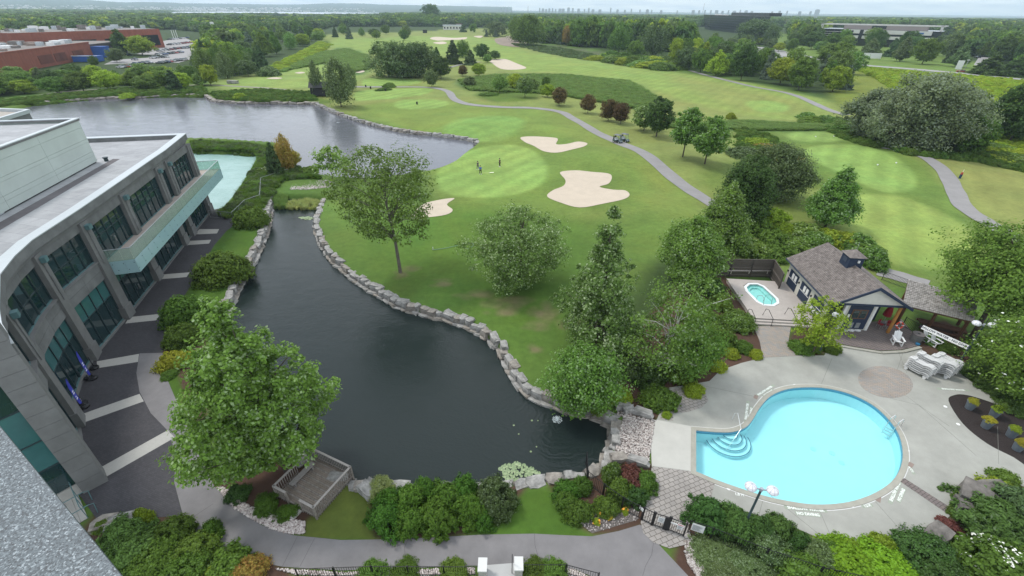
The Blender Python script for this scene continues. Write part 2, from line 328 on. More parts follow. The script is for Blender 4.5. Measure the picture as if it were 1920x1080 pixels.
    for cx_, cy_, rx, ry in ((750,516,30,12),(960,572,45,18),(1020,580,35,20),(1010,612,30,10),(1005,655,16,10),(905,555,45,10),(835,530,30,8),(1075,605,25,14),(940,588,30,12)):
        for _ in range(7):
            x = cx_+rng.normal()*rx*.4; y = cy_+rng.normal()*ry*.4; q = rng.uniform(.25, .6)
            zone([(x+math.cos(t)*rx*q*rng.uniform(.6, 1.2), y+math.sin(t)*ry*q*rng.uniform(.6, 1.2)) for t in np.linspace(0, 5.6, 7)], DRY, .35, 0, .26)
    MU = (0.085, 0.052, 0.036)
    for p in ([(1150,760),(1170,700),(1210,600),(1320,500),(1420,610),(1440,680),(1340,720),(1260,730),(1250,770),(1215,790)], [(1330,480),(1362,520),(1410,600),(1360,600),(1310,540)], [(1480,668),(1482,630),(1510,608),(1550,615),(1545,665)],
              [(1700,650),(1770,600),(1860,680),(1920,760),(1920,860),(1800,690)], [(690,930),(720,905),(900,880),(960,900),(985,930),(880,1000),(700,1008)], [(1030,905),(1120,880),(1225,870),(1220,960),(1200,990),(1115,1003),(1060,960)],
              [(165,975),(230,965),(345,965),(380,1010),(540,1064),(540,1200),(100,1200)], [(305,700),(300,650),(330,560),(430,480),(470,520),(400,700),(380,800)], [(400,905),(560,860),(600,960),(575,1000),(540,980),(460,960)],
              [(1290,960),(1400,960),(1550,1015),(1700,1010),(1790,950),(1800,900),(2000,900),(2000,1300),(1300,1300)], [(1325,700),(1360,640),(1420,620),(1440,670)]):
        zone(p, MU, .35, 0, 1)
    LW = (0.062, 0.125, 0.018)
    zone([(575,1012),(562,990),(600,950),(665,895),(692,915),(702,1010)], (0.10,0.135,0.028), .3, 0, 1, 1)
    zone([(875,1004),(930,970),(985,920),(1033,917),(1040,945),(1070,985),(1108,1006)], LW, .3, 0, 1, 1)
    zone([(335,570),(380,500),(405,460),(432,425),(500,400),(480,470),(440,545),(400,600)], LW, .4, 0, 1, 1)
    zone([(300,700),(305,668),(330,690),(345,740),(335,760)], LW, .2, 0, 1, 1)
    zone([(1300,1010),(1380,990),(1500,1060),(1500,1200),(1330,1200)], (0.05,0.08,0.03), .3, 0, 1, 1)
    zone([(1795,700),(1830,690),(1960,780),(1960,800)], LW, .3, 0, 1, 0)
    me = rawmesh('ground', np.stack([X, Y, Z], 1), _grid(len(a), len(rr)), True)
    at = me.attributes.new('tint', 'FLOAT_COLOR', 'POINT'); at.data.foreach_set('color', np.concatenate([C, MO[:, None]], 1).astype(np.float32).ravel())
    m, t, b, n, l = newmat('turf'); b.inputs['Roughness'].default_value = .9; b.inputs['Specular IOR Level'].default_value = .15
    an = n('ShaderNodeAttribute'); an.attribute_name = 'tint'; tc = n('ShaderNodeTexCoord')
    def noise(sc, det, lo, hi, dist=0):
        q = n('ShaderNodeTexNoise'); q.inputs['Scale'].default_value = sc; q.inputs['Detail'].default_value = det; q.inputs['Roughness'].default_value = .7; q.inputs['Distortion'].default_value = dist; l(tc.outputs['Object'], q.inputs['Vector'])
        r = n('ShaderNodeMapRange'); r.inputs['From Min'].default_value = .3; r.inputs['From Max'].default_value = .7; r.inputs['To Min'].default_value = lo; r.inputs['To Max'].default_value = hi; l(q.outputs[0], r.inputs[0]); return r.outputs[0], q.outputs[0]
    n1, _ = noise(0.09, 6, .80, 1.2, .5); n2, raw = noise(1.3, 8, .84, 1.16); n3, fine = noise(18, 3, .88, 1.12)
    wv = n('ShaderNodeTexWave'); wv.inputs['Scale'].default_value = .075; wv.inputs['Distortion'].default_value = 1.2; wv.inputs['Detail'].default_value = 1; mp = n('ShaderNodeMapping'); mp.inputs['Rotation'].default_value = (0, 0, R(35)); l(tc.outputs['Object'], mp.inputs[0]); l(mp.outputs[0], wv.inputs[0])
    ms = n('ShaderNodeMapRange'); ms.inputs['To Min'].default_value = -.08; ms.inputs['To Max'].default_value = .08; l(wv.outputs[1], ms.inputs[0])
    mm = n('ShaderNodeMath'); mm.operation = 'MULTIPLY_ADD'; l(ms.outputs[0], mm.inputs[0]); l(an.outputs['Alpha'], mm.inputs[1]); mm.inputs[2].default_value = 1
    s = an.outputs['Color']
    for k in (n1, n2, n3, mm.outputs[0]):
        v = n('ShaderNodeVectorMath'); v.operation = 'SCALE'; l(s, v.inputs[0]); l(k, v.inputs['Scale']); s = v.outputs[0]
    hs = n('ShaderNodeHueSaturation'); l(s, hs.inputs['Color']); _, q2 = noise(.05, 5, 0, 1, 1.0); mh = n('ShaderNodeMapRange'); mh.inputs['From Min'].default_value = .3; mh.inputs['From Max'].default_value = .7; mh.inputs['To Min'].default_value = .482; mh.inputs['To Max'].default_value = .512; l(q2, mh.inputs[0]); l(mh.outputs[0], hs.inputs['Hue'])
    l(hs.outputs[0], b.inputs['Base Color'])
    bp = n('ShaderNodeBump'); bp.inputs['Strength'].default_value = .5; bp.inputs['Distance'].default_value = .06; l(fine, bp.inputs['Height']); l(bp.outputs[0], b.inputs['Normal'])
    link('ground', me, m, kind='structure')
def _grid(na, nr):
    i, j = np.meshgrid(np.arange(na-1), np.arange(nr-1), indexing='ij'); k = (i*nr+j).ravel()
    return np.stack([k, k+nr, k+nr+1, k+1], 1)
ground()
# ---------------------------------------------------------------- water
def watermat(name, base, wave=3.5, strength=.25, rough=.06, rings=(), spec=.5, still=None, stretch=(1, 1.6, 1)):
    m, t, b, n, l = newmat(name); b.inputs['Base Color'].default_value = (*base, 1); b.inputs['Roughness'].default_value = rough; b.inputs['IOR'].default_value = 1.33; b.inputs['Specular IOR Level'].default_value = spec
    tc = n('ShaderNodeTexCoord'); mp = n('ShaderNodeMapping'); mp.inputs['Scale'].default_value = stretch; mp.inputs['Rotation'].default_value = (0, 0, R(25)); l(tc.outputs['Object'], mp.inputs[0])
    q = n('ShaderNodeTexNoise'); q.inputs['Scale'].default_value = wave; q.inputs['Detail'].default_value = 4; q.inputs['Roughness'].default_value = .55; q.inputs['Distortion'].default_value = .4; l(mp.outputs[0], q.inputs[0]); h = q.outputs[0]
    q2 = n('ShaderNodeTexNoise'); q2.inputs['Scale'].default_value = wave*.13; q2.inputs['Detail'].default_value = 3; l(mp.outputs[0], q2.inputs[0])
    am = n('ShaderNodeMapRange'); am.inputs['From Min'].default_value = .35; am.inputs['From Max'].default_value = .65; am.inputs['To Min'].default_value = .5; am.inputs['To Max'].default_value = 1.3; l(q2.outputs[0], am.inputs[0])
    mu = n('ShaderNodeMath'); mu.operation = 'MULTIPLY'; l(h, mu.inputs[0]); l(am.outputs[0], mu.inputs[1]); h = mu.outputs[0]
    for cx_, cy_, rad, freq, amp in rings:
        d = n('ShaderNodeVectorMath'); d.operation = 'DISTANCE'; l(tc.outputs['Object'], d.inputs[0]); d.inputs[1].default_value = (cx_, cy_, 0)
        nn = n('ShaderNodeTexNoise'); nn.inputs['Scale'].default_value = .9; nn.inputs['Detail'].default_value = 4; l(tc.outputs['Object'], nn.inputs[0])
        a1 = n('ShaderNodeMath'); a1.operation = 'MULTIPLY_ADD'; l(nn.outputs[0], a1.inputs[0]); a1.inputs[1].default_value = 2.0; l(d.outputs['Value'], a1.inputs[2])
        f = n('ShaderNodeMath'); f.operation = 'MULTIPLY'; l(a1.outputs[0], f.inputs[0]); f.inputs[1].default_value = freq
        sn = n('ShaderNodeMath'); sn.operation = 'SINE'; l(f.outputs[0], sn.inputs[0])
        fa = n('ShaderNodeMapRange'); fa.inputs['From Min'].default_value = 0; fa.inputs['From Max'].default_value = rad; fa.inputs['To Min'].default_value = amp; fa.inputs['To Max'].default_value = 0; l(d.outputs['Value'], fa.inputs[0])
        pr = n('ShaderNodeMath'); pr.operation = 'MULTIPLY_ADD'; l(sn.outputs[0], pr.inputs[0]); l(fa.outputs[0], pr.inputs[1]); l(h, pr.inputs[2]); h = pr.outputs[0]
    bp = n('ShaderNodeBump'); bp.inputs['Strength'].default_value = strength; bp.inputs['Distance'].default_value = .25; l(h, bp.inputs['Height']); l(bp.outputs[0], b.inputs['Normal'])
    return m
fx, fy = G(1045, 787, WZ); dx, dy = G(770, 655, WZ)
sheet('pond_water', offset_poly(NEAR, .9), WZ, watermat('pond_water', (.016, .024, .023), 4.5, .15, .05, [(fx, fy, 8, 12, .7)]))
sheet('lake_water', offset_poly(FARP, .9), WZ, watermat('lake_water', (.12, .125, .145), 2.6, .12, .06, (), .5))
sheet('lagoon_water', offset_poly(TEAL, .8), WZ, watermat('lagoon_water', (.30, .46, .43), 2.0, .4, .09))
rv = mat('river_water', (.42, .46, .52), .3, .05, .001)
sheet('river', GL([(300,24.5),(330,22.5),(420,21.8),(520,21.3),(640,21.0),(760,22.3),(760,25.5),(640,27),(520,26.3),(440,26.0),(350,25.6)], .4), .4, rv)
sheet('river_inlet', GL([(270,34.5),(330,33),(340,36.5),(280,37)], .4), .4, rv)
sheet('far_pond', GL([(135,27.2),(200,26.2),(205,27.6),(150,28.4)], .4), .4, rv)
# ---------------------------------------------------------------- paths, decks and paving
asph = mat('asphalt', (.195, .187, .188), .9, .15, .6, .35, bscale=60, detail=9)
asph2 = mat('road_asphalt', (.30, .29, .285), .9, .08, .2, .1)
conc = mat('pool_deck_concrete', (.325, .325, .292), .85, .14, .45, .2, bscale=40, detail=9)
plaza = brickmat('dark_pavers', (.052, .05, .056), (.066, .064, .07), (.035, .034, .036), .22, .11, .006, R(20), .75, .3)
strip = mat('light_granite', (.40, .39, .36), .75, .07, 6, .1)
def ribbon(name, pts, w, z, m, step=1.2, follow=True, px=True, world_w=None):
    P = smooth(GL(pts) if px else pts, 6, False); l, r = [], []
    for i, p in enumerate(P):
        a = np.array(P[max(i-1, 0)]); b = np.array(P[min(i+1, len(P)-1)]); d = (b-a)/(np.linalg.norm(b-a)+1e-9); n = np.array([-d[1], d[0]]); ww = w*(1+.04*math.sin(i*1.3))/2
        l.append(tuple(np.array(p)+n*ww)); r.append(tuple(np.array(p)-n*ww))
    zz = lambda q: hz(*q)+z if follow else z
    V = []; Fc = []
    for i in range(len(P)):
        mid = (np.array(l[i])+np.array(r[i]))/2; V += [(*l[i], zz(l[i])), (*mid, zz(mid)+.02), (*r[i], zz(r[i]))]
    for i in range(len(P)-1): k = 3*i; Fc += [(k, k+1, k+4, k+3), (k+1, k+2, k+5, k+4)]
    for q in range(len(Fc)): Fc[q] = Fc[q][::-1]
    return link(name, rawmesh(name, V, Fc), m, kind='structure')
PATH = [(262,663),(256,700),(262,735),(283,775),(313,806),(330,850),(327,905),(343,965),(378,1012),(450,1047),(530,1063),(640,1070),(760,1066),(880,1061),(1000,1061),(1080,1068),(1115,1084),(1115,1200),(1330,1200),(1290,1080),(1200,984),(1160,996),(1110,1006),(1060,1004),(1000,1001),(900,1003),(760,1011),(640,1013),(550,1004),(490,985),(440,950),(402,912),(372,850),(347,790),(326,740),(309,700),(305,662)]
pw = GL(PATH); path = sheet('asphalt_path', pw, .03, asph)
PLAZA = [(150,930),(185,978),(343,967),(327,905),(330,850),(313,806),(283,775),(262,735),(256,700),(262,663),(305,662),(312,625),(328,585),(350,548),(378,500),(402,460),(425,433),(437,424),(455,404),(470,390),(440,385),(398,398)]
FB = [(-46.9,69.2),(-45.9,59.7),(-45.1,56.6),(-42.5,47.1),(-40.4,39.3),(-38.8,32.7),(-37.5,29.6),(-35.8,26.9),(-33.8,24.8),(-32.1,23.0),(-30.3,21.3),(-28.3,19.8)]
pz = GL(PLAZA)
sheet('dark_paver_plaza', pz[:-1]+[(p[0]-1.5, p[1]) for p in FB]+[(-36, 12), (-30, 10)][:0], .026, plaza)
ST = [[(365,440),(374,430),(411,430),(407,438)], [(349,460),(355,452),(396,450),(392,457)], [(299,524),(305,515),(356,511),(350,520)], [(235,607),(243,595),(301,589),(293,601)], [(182,691),(182,678),(261,664),(259,679)], [(151,795),(151,778),(262,739),(270,753)], [(190,900),(180,882),(315,807),(328,821)]]
for s_ in ST: link('paving_strip', rawmesh('paving_strip', *(lambda q: ([(*p, .034) for p in q], [tuple(range(len(q)))]))(GL(s_)[::-1])), strip, kind='structure')
DECK = [(1255,727),(1290,722),(1330,715),(1350,695),(1390,681),(1430,671),(1490,667),(1545,667),(1560,645),(1600,652),(1650,660),(1690,658),(1722,650),(1745,672),(1795,697),(1860,745),(1960,815),(1960,925),(1870,898),(1822,925),(1790,960),(1750,994),(1700,1010),(1640,1020),(1590,1022),(1540,1012),(1480,985),(1400,960),(1325,950),(1290,985),(1206,965),(1222,880),(1219,800),(1232,786)]
BED = smooth(GL([(1778,752),(1790,741),(1812,741),(1850,752),(1900,772),(1960,800),(1960,890),(1900,858),(1850,832),(1805,795)]), 4)
pd = GL(DECK); pool_hole = offset_poly(POOL, .0)
sheet('pool_deck', pd, .035, conc, [offset_poly(POOL, .36), BED])
sheet('planting_bed', BED, .01, mat('dark_mulch', (.03, .022, .02), .95, .35, 9, .8))
cop = mat('pool_coping', (.34, .33, .28), .8, .1, 2, .1)
def ring_mesh(name, inner, outer, z0, z1, m, parent=None):
    n = len(inner); V = [(*p, z1) for p in inner]+[(*p, z1) for p in outer]+[(*p, z0) for p in inner]+[(*p, z0) for p in outer]; Fc = []
    for i in range(n):
        j = (i+1) % n; Fc += [(i, j, n+j, n+i), (n+i, n+j, 3*n+j, 3*n+i), (2*n+i, 2*n+j, j, i)]
    return link(name, rawmesh(name, V, Fc), m, parent)
# the pool: walls, floor, coping and water
pool = thing('swimming_pool', 'big blue kidney-shaped swimming pool set in the pale concrete deck', 'pool', (*G(1500, 840), 0))
def lpool(poly): return [(p[0]-pool.location.x, p[1]-pool.location.y) for p in poly]
blue = mat('pool_plaster', (.60, .80, .83), .6, .03, .8)
PL = lpool(POOL); n_ = len(PL)
o = link('pool_shell', rawmesh('pool_shell', [(*p, .02) for p in PL]+[(*p, -1.25) for p in PL], [(i, (i+1) % n_, n_+(i+1) % n_, n_+i) for i in range(n_)]), blue, pool)
f_ = sheet('pool_floor', PL, -1.24, blue, parent=pool, kind=None)
ring_mesh('coping', lpool(POOL), lpool(offset_poly(POOL, .36)), -.05, .075, cop, pool)
ring_mesh('tile_line', lpool(offset_poly(POOL, .37)), lpool(offset_poly(POOL, .43)), .0, .04, mat('white_line', (.62, .62, .6), .8, .05), pool)
tl = offset_poly(POOL, -.006)
link('waterline_tile', rawmesh('waterline_tile', [(*p, .015) for p in lpool(tl)]+[(*p, -.24) for p in lpool(tl)], [(i, (i+1) % n_, n_+(i+1) % n_, n_+i) for i in range(n_)]), mat('waterline_blue', (.10, .30, .44), .4, .1, 8), pool)
for c_ in ((1560,850),(1578,868),(1525,842)):
    q_ = G(*c_, -1.24); MB().lathe([(.22, 0), (.22, .015), (.1, .02)], 12, (q_[0]-pool.location.x, q_[1]-pool.location.y), -1.235).build('drain', mat('drain_blue', (.50, .72, .78), .6, .2, 9), pool, False)
def clearwater(name, tint, wave, strength):
    m, t, b, n, l = newmat(name); t.nodes.remove(b); tr = n('ShaderNodeBsdfTransparent'); tr.inputs[0].default_value = (*tint, 1); gl = n('ShaderNodeBsdfGlossy'); gl.inputs['Roughness'].default_value = .05
    fr = n('ShaderNodeFresnel'); fr.inputs[0].default_value = 1.33; mx = n('ShaderNodeMixShader'); l(fr.outputs[0], mx.inputs[0]); l(tr.outputs[0], mx.inputs[1]); l(gl.outputs[0], mx.inputs[2]); l(mx.outputs[0], t.nodes['Material Output'].inputs[0])
    tc = n('ShaderNodeTexCoord'); q = n('ShaderNodeTexNoise'); q.inputs['Scale'].default_value = wave; l(tc.outputs['Object'], q.inputs[0]); bp = n('ShaderNodeBump'); bp.inputs['Strength'].default_value = strength; bp.inputs['Distance'].default_value = .1; l(q.outputs[0], bp.inputs['Height']); l(bp.outputs[0], gl.inputs['Normal']); l(bp.outputs[0], fr.inputs['Normal'])
    return m
sheet('pool_water', PL, -.12, clearwater('pool_water', (.74, .985, 1.0), 3, .15), parent=pool, kind=None)
sc_ = G(1370, 809); scx, scy = sc_[0]-pool.location.x, sc_[1]-pool.location.y
line = mat('step_nosing', (.03, .10, .18), .5, .0)
for k in range(4):
    rr_ = .55+.36*k; arc = [(scx+rr_*math.cos(t)*1.05, scy+.02+rr_*math.sin(t)) for t in np.linspace(R(172), R(368), 19)]
    mb = MB(); mb.prism([(scx, scy+.05)]+arc, -1.24, -.28-.22*k); st = mb.build('pool_step', blue, pool, False)
    mb = MB()
    for a_, b_ in zip(arc[:-1], arc[1:]): mb.lbox(a_, b_, 0, math.dist(a_, b_), -.022, .022, -.28-.22*k, -.265-.22*k)
    mb.build('step_nosing', line, st, False)
steel = mat('stainless_steel', (.72, .72, .72), .3, .0, metal=.9)
dark_metal = mat('black_metal', (.012, .012, .014), .45, .1)
h1 = G(1373, 788); h2 = G(1376, 850)
t = thing('pool_handrail', 'curved stainless handrail over the round steps of the pool', 'handrail', (*h1, .03))
MB().tube([(h1[0]-.1, h1[1]+.0, .03), (h1[0]+.05, h1[1]+.05, .75), (h1[0]+.15, h1[1]-.1, .92), (h1[0]+.1, h1[1]-1.2, .35), (h2[0], h2[1]+.9, -.7)], .024, 8).build('rail', mat('white_rail', (.7, .72, .72), .35, 0, metal=.4), t)
t = thing('pool_ladder', 'bright steel pool ladder on the far right edge of the pool', 'ladder', (*G(1672, 800), .03))
la, lb = G(1665, 795), G(1680, 803)
for (x, y), n2 in ((la, 0), (lb, 1)):
    MB().tube([(x+.55, y+.25, .04), (x+.5, y+.22, .7), (x+.25, y+.1, .9), (x-.1, y-.05, .75), (x-.2, y-.1, .2), (x-.2, y-.1, -.9)], .03, 8).build('rail', steel, t)
for k in range(3): MB().tube([(la[0]-.2, la[1]-.1, -.2-.3*k), (lb[0]-.2, lb[1]-.1, -.2-.3*k)], .035, 6).build('rung', steel, t)
for k, (x, y) in enumerate([(1490,723),(1586,735),(1701,845),(1597,949),(1366,917),(1772,763),(1796,796)]):
    wx_, wy_ = G(x, y); where = ['above the top edge of the pool', 'at the upper right edge of the pool', 'at the right edge of the pool', 'at the lower pool edge below its middle', 'at the lower left edge of the pool', 'beside the tip of the dark planting bed', 'beside the lower side of the dark planting bed'][k]
    o = MB().lathe([(.13, 0), (.13, .02), (.08, .03)], 14, (0, 0)).build('skimmer_lid', mat('white_plastic', (.78, .78, .77), .4, .04), None); o.location = (wx_, wy_, .036); tag(o, 'round white lid set in the deck '+where, 'lid')
# pavers on the deck
pav1 = brickmat('warm_pavers', (.34, .285, .235), (.27, .262, .25), (.19, .17, .15), .32, .2, .012, R(35), .85, .4)
pav2 = brickmat('grey_pavers', (.33, .305, .28), (.29, .27, .25), (.12, .105, .09), .42, .3, .018, R(-22), .85, .5)
pav3 = brickmat('brown_pavers', (.20, .165, .15), (.17, .145, .14), (.08, .07, .065), .3, .2, .014, R(-25), .85, .5)
def ell(cx_, cy_, rx, ry, n=28, a=0): return [(cx_+rx*math.cos(t)*math.cos(a)-ry*math.sin(t)*math.sin(a), cy_+rx*math.cos(t)*math.sin(a)+ry*math.sin(t)*math.cos(a)) for t in np.linspace(0, 2*PI, n, endpoint=False)]
sheet('paver_medallion', GL(ell(1660, 717, 52, 29, 36, R(10))), .042, pav1)
sheet('paver_circle', GL([(1238,787),(1241,760),(1252,735),(1272,727),(1300,729),(1322,738),(1328,752),(1315,765),(1290,773),(1262,776),(1262,790)]), .042, pav2)
sheet('concrete_pad', GL([(1219,800),(1232,788),(1297,800),(1300,806),(1300,884),(1222,874)]), .0425, mat('pale_concrete', (.47, .46, .42), .85, .06, .8, .1))
sheet('paver_forecourt', GL([(1222,875),(1300,885),(1340,907),(1328,952),(1290,982),(1206,962)]), .043, pav2)
sheet('paver_landing', GL([(1206,962),(1290,985),(1295,1005),(1285,1022),(1255,1029),(1225,1018),(1206,1000),(1201,980)]), .048, pav2)
sheet('paver_walk', GL([(1412,612),(1483,612),(1478,640),(1492,668),(1430,671),(1424,640)]), .05, pav1)
sheet('paver_strip', GL([(1685,902),(1695,897),(1786,955),(1779,966)]), .042, pav3)
sheet('patio_pavers', GL([(1545,612),(1690,600),(1722,640),(1720,650),(1690,657),(1650,659),(1600,651),(1560,643)]), .10, pav3)
# patio kerb
kb = MB(); kp = GL([(1556,645),(1600,653),(1650,661),(1690,659),(1722,651)])
for a_, b_ in zip(kp[:-1], kp[1:]): kb.lbox(a_, b_, 0, math.dist(a_, b_), 0, .3, 0, .16)
kb.build('patio_kerb', cop, None, kind='structure')
# deck joints, thin saw cuts in an even darker grey
jm = mat('joint_grey', (.19, .19, .17), .9, .1)
for a_, b_ in (((1722,760),(1830,855)),((1640,740),(1722,760)),((1722,760),(1780,800)),((1870,800),(1872,870)),((1560,1012),(1535,955)),((1560,1022),(1445,930)),((1680,650),(1700,700)),((1700,640),(1680,700)),((1420,975),(1432,932)),((1560,672),(1540,720)),((1700,1008),(1640,940)),((1640,700),(1722,760)),((1300,720),(1420,745))):
    p, q = G(*a_), G(*b_); MB().lbox(p, q, 0, math.dist(p, q), -.012, .012, .0352, .0385).build('deck_joint', jm, None, kind='structure')
crm = mat('path_crack', (.09, .085, .085), .9, .1)
for cp in ([(765,1012),(758,1028),(760,1042),(755,1066)], [(1002,1001),(1003,1022),(1009,1045),(1008,1060)], [(1225,1018),(1222,1040),(1210,1062),(1205,1080)], [(362,970),(400,945)], [(530,1062),(558,1006)], [(563,1062),(590,1010)]):
    P = GL(cp); mb = MB()
    for p, q in zip(P[:-1], P[1:]): mb.lbox(p, q, 0, math.dist(p, q), -.01, .01, .0305, .034)
    mb.build('path_joint', crm, None, kind='structure')
# golf course paths, roads, bunkers
cart = mat('cart_path_asphalt', (.25, .24, .235), .9, .1, .4, .2)
ribbon('cart_path', [(655,163),(720,163),(800,165),(838,172),(852,186),(880,196),(940,203),(1000,205),(1050,211),(1075,224),(1110,246),(1150,265),(1200,295),(1255,331),(1305,364),(1360,400),(1420,440)], 3.0, .07, cart)
ribbon('cart_path_east', [(1652,283),(1690,290),(1730,303),(1768,328),(1788,358),(1805,388),(1845,415),(1900,446),(1960,475)], 3.0, .08, cart)
ribbon('cart_path_far', [(1260,122),(1330,143),(1400,161),(1470,174),(1520,195),(1560,210),(1590,217)], 2.8, .08, cart)
ribbon('cart_path_hill', [(840,128),(870,120),(900,116)], 2.4, .1, cart)
ribbon('pond_path', [(0,186),(60,180),(140,170),(260,165),(380,160),(470,164),(560,172)], 2.2, .06, mat('gravel_path', (.24, .22, .18), .9, .12))
ribbon('clubhouse_path', [(1645,508),(1690,520),(1740,535)], 3.0, .06, cart)
ribbon('road', [(1420,88),(1500,104),(1600,120),(1700,128),(1800,138),(1960,152)], 9, .06, asph2)
sheet('parking_lot', GL([(1330,88),(1470,95),(1520,112),(1500,122),(1400,110),(1310,100)]), .05, asph2)
sheet('side_road', GL([(1815,137),(1835,108),(1860,106),(1852,140)]), .07, asph2)
sheet('car_park', GL([(180,128),(215,112),(268,98),(300,78),(345,70),(375,84),(362,110),(300,128),(230,134)]), .05, asph2)
sheet('far_car_park', GL([(1250,60),(1310,62),(1300,66),(1240,64)]), .05, asph2)
sand = mat('bunker_sand', (.50, .425, .335), .95, .06, .5, .3, bscale=6)
BUNK = [[(976,258),(998,256),(1035,258),(1046,261),(1043,270),(1062,270),(1084,266),(1101,270),(1094,277),(1070,283),(1045,287),(1020,283),(1000,272),(985,266)],
 [(1050,326),(1078,322),(1110,325),(1140,328),(1147,334),(1141,345),(1124,351),(1150,357),(1172,359),(1180,369),(1168,379),(1130,386),(1087,391),(1052,381),(1026,369),(1036,358),(1056,350),(1060,340)],
 [(852,371),(838,383),(849,394),(836,403),(800,408),(770,409),(790,385),(815,376)],
 [(918,113),(945,111),(965,118),(987,128),(965,131),(940,129),(925,121)],
 [(806,72),(818,69),(850,71),(875,70),(870,74),(845,75),(820,76)],[(812,80),(830,78),(838,81),(825,83)],[(500,149),(515,147),(530,149),(520,151)],[(553,137),(565,135),(572,137),(562,139)],[(660,132),(675,131),(684,134),(672,137)],[(888,68),(905,67),(900,71)],[(948,68),(970,68),(960,71)]]
for p in BUNK: sheet('sand_bunker', smooth(GL(p), 4), .05, sand, follow=True, step=1.0 if p[0][1] > 200 else 4.0)
sheet('bare_mound', smooth(GL([(930,72),(960,70),(985,80),(980,88),(945,86),(930,80)]), 3), .08, mat('bare_soil', (.24, .19, .15), .95, .25, .15), follow=True, step=4)
# hills beyond the river
def hills():
    hm = mat('hill_forest', (.028, .055, .024), .95, .45, .006, detail=10); prof = [(-500,-16),(-200,-10),(0,-4),(100,-1.5),(160,-.5),(200,2.5),(235,4.6),(265,3.6),(310,4.2),(340,6),(380,6.3),(430,6.8),(500,8.2),(560,8.4),(620,6.0),(680,6.5),(720,8.5),(800,10),(880,11.5),(960,13)]
    xs = np.linspace(-500, 960, 220); ys = np.interp(xs, [p[0] for p in prof], [p[1] for p in prof]); V = []
    rg = np.random.default_rng(5)
    for x, y in zip(xs, ys):
        d = ray(x, y+rg.normal()*.12); hd = math.hypot(d[0], d[1]); u = (d[0]/hd, d[1]/hd); Dm = 8600; zt = min(180, max(3, CH+d[2]/hd*Dm))
        for Dd, f in ((4300, 0), (5200, .1), (6400, .35), (7600, .72), (Dm, 1), (10500, .6)):
            zz = zt*f*(1+.12*math.sin(x*.05+Dd)) if f < 1 else zt
            V.append((u[0]*Dd, u[1]*Dd, max(.2, zz)-(.5 if f == 0 else 0)))
    me = rawmesh('hills', np.array(V), _grid(220, 6), True); link('hills', me, hm, kind='structure')
hills()
# ---------------------------------------------------------------- foliage
def leafcloud(rg, cen, rad, outd, per, leaf, flat=.7, asp=1.5, upb=.55, droop=0):
    K = len(cen); n = K*per; ci = np.repeat(np.arange(K), per)
    d = rg.normal(size=(n, 3)); d /= np.linalg.norm(d, axis=1)[:, None]; rr = rg.random(n)**.45
    p = cen[ci]+d*(rad[ci]*rr)[:, None]*np.array([1, 1, flat])
    nrm = .45*outd[ci]+.45*d+np.array([0, 0, upb])+rg.normal(size=(n, 3))*.45; nrm /= np.linalg.norm(nrm, axis=1)[:, None]
    t = np.cross(nrm, rg.normal(size=(n, 3))); t /= (np.linalg.norm(t, axis=1)[:, None]+1e-9)
    if droop: t = t+np.array([0, 0, -droop]); t /= np.linalg.norm(t, axis=1)[:, None]
    b = np.cross(nrm, t); s = leaf*rg.uniform(.65, 1.35, n)[:, None]
    V = np.stack([p-t*s*asp*.5, p+b*s*.5-t*s*.08, p+t*s*asp*.5, p-b*s*.5-t*s*.08], 1).reshape(-1, 3)
    return V, np.arange(4*n).reshape(-1, 4)
PROF = dict(
 spire=lambda t: np.minimum(1, .45+t*3)*(1-t)**1.05*(1+.18*np.sin(t*16)),
 ovate=lambda t: np.sin(PI*np.clip(t, 0, 1)**.55)**.8,
 round=lambda t: np.sqrt(np.clip(1-(2*t-1)**2, 0, 1))**.8*(1-.15*t), oval=lambda t: np.sin(PI*np.clip(t, 0, 1)**.8)**.65, cone=lambda t: (1-t)**.8*.97+.03, pyr=lambda t: np.minimum(1, (t+.02)*5)*(1-t)**.75,
 dome=lambda t: np.sqrt(np.clip(1-t*t, 0, 1)), column=lambda t: np.minimum(1, t*6)**.6*(1-t**5)*.95, vase=lambda t: (.45+.55*t)*np.sqrt(np.clip(1-np.clip((t-.62)/.38, 0, 1)**2, 0, 1)), fan=lambda t: np.sqrt(np.clip(1-(1.6*t-.75)**2, 0, 1)))
def crown(name, seed, shape, K, per, leaf, R_=.5, z0=0.0, z1=1.0, cr_=.13, flat=.75, asp=1.5, upb=.55, lob=.18, inner=.35, droop=0, limbs=0, stem=.03, stemlean=0):
    """leaf clumps spread through a crown envelope; returns the crown mesh and clump centres"""
    rg = np.random.default_rng(seed); t = rg.random(K*4); pr = PROF[shape](t); keep = rg.random(K*4) < (pr**1.2+.06); t = t[keep][:K]; pr = pr[keep][:K]; K = len(t)
    a = rg.random(K)*2*PI; ph = rg.random(6)*6.28
    lobe = 1+lob*(np.sin(a*2+ph[0]+t*3)+.7*np.sin(a*3+ph[1]-t*5)+.6*np.sin(a*5+ph[2]+t*9))/1.6
    q = np.where(rg.random(K) < inner, rg.random(K)**.6*.75, rg.uniform(.72, 1.12, K)); r = pr*R_*lobe*q
    H_ = z1-z0; z = z0+H_*(t*.96+.02)+rg.normal(size=K)*.012*H_
    if shape in ('cone',): z = z0+H_*(np.round(t*13)/13*.6+t*.4)-r*.22
    c = np.stack([r*np.cos(a), r*np.sin(a), z], 1); od = np.stack([np.cos(a)*q, np.sin(a)*q, (t-.35)*1.2], 1)
    rad = R_*2*cr_*rg.uniform(.45, 1.55, K)*(.55+.45*pr)
    V, Fc = leafcloud(rg, c, rad, od, per, leaf, flat, asp, upb, droop)
    return rawmesh(name, V, Fc), c
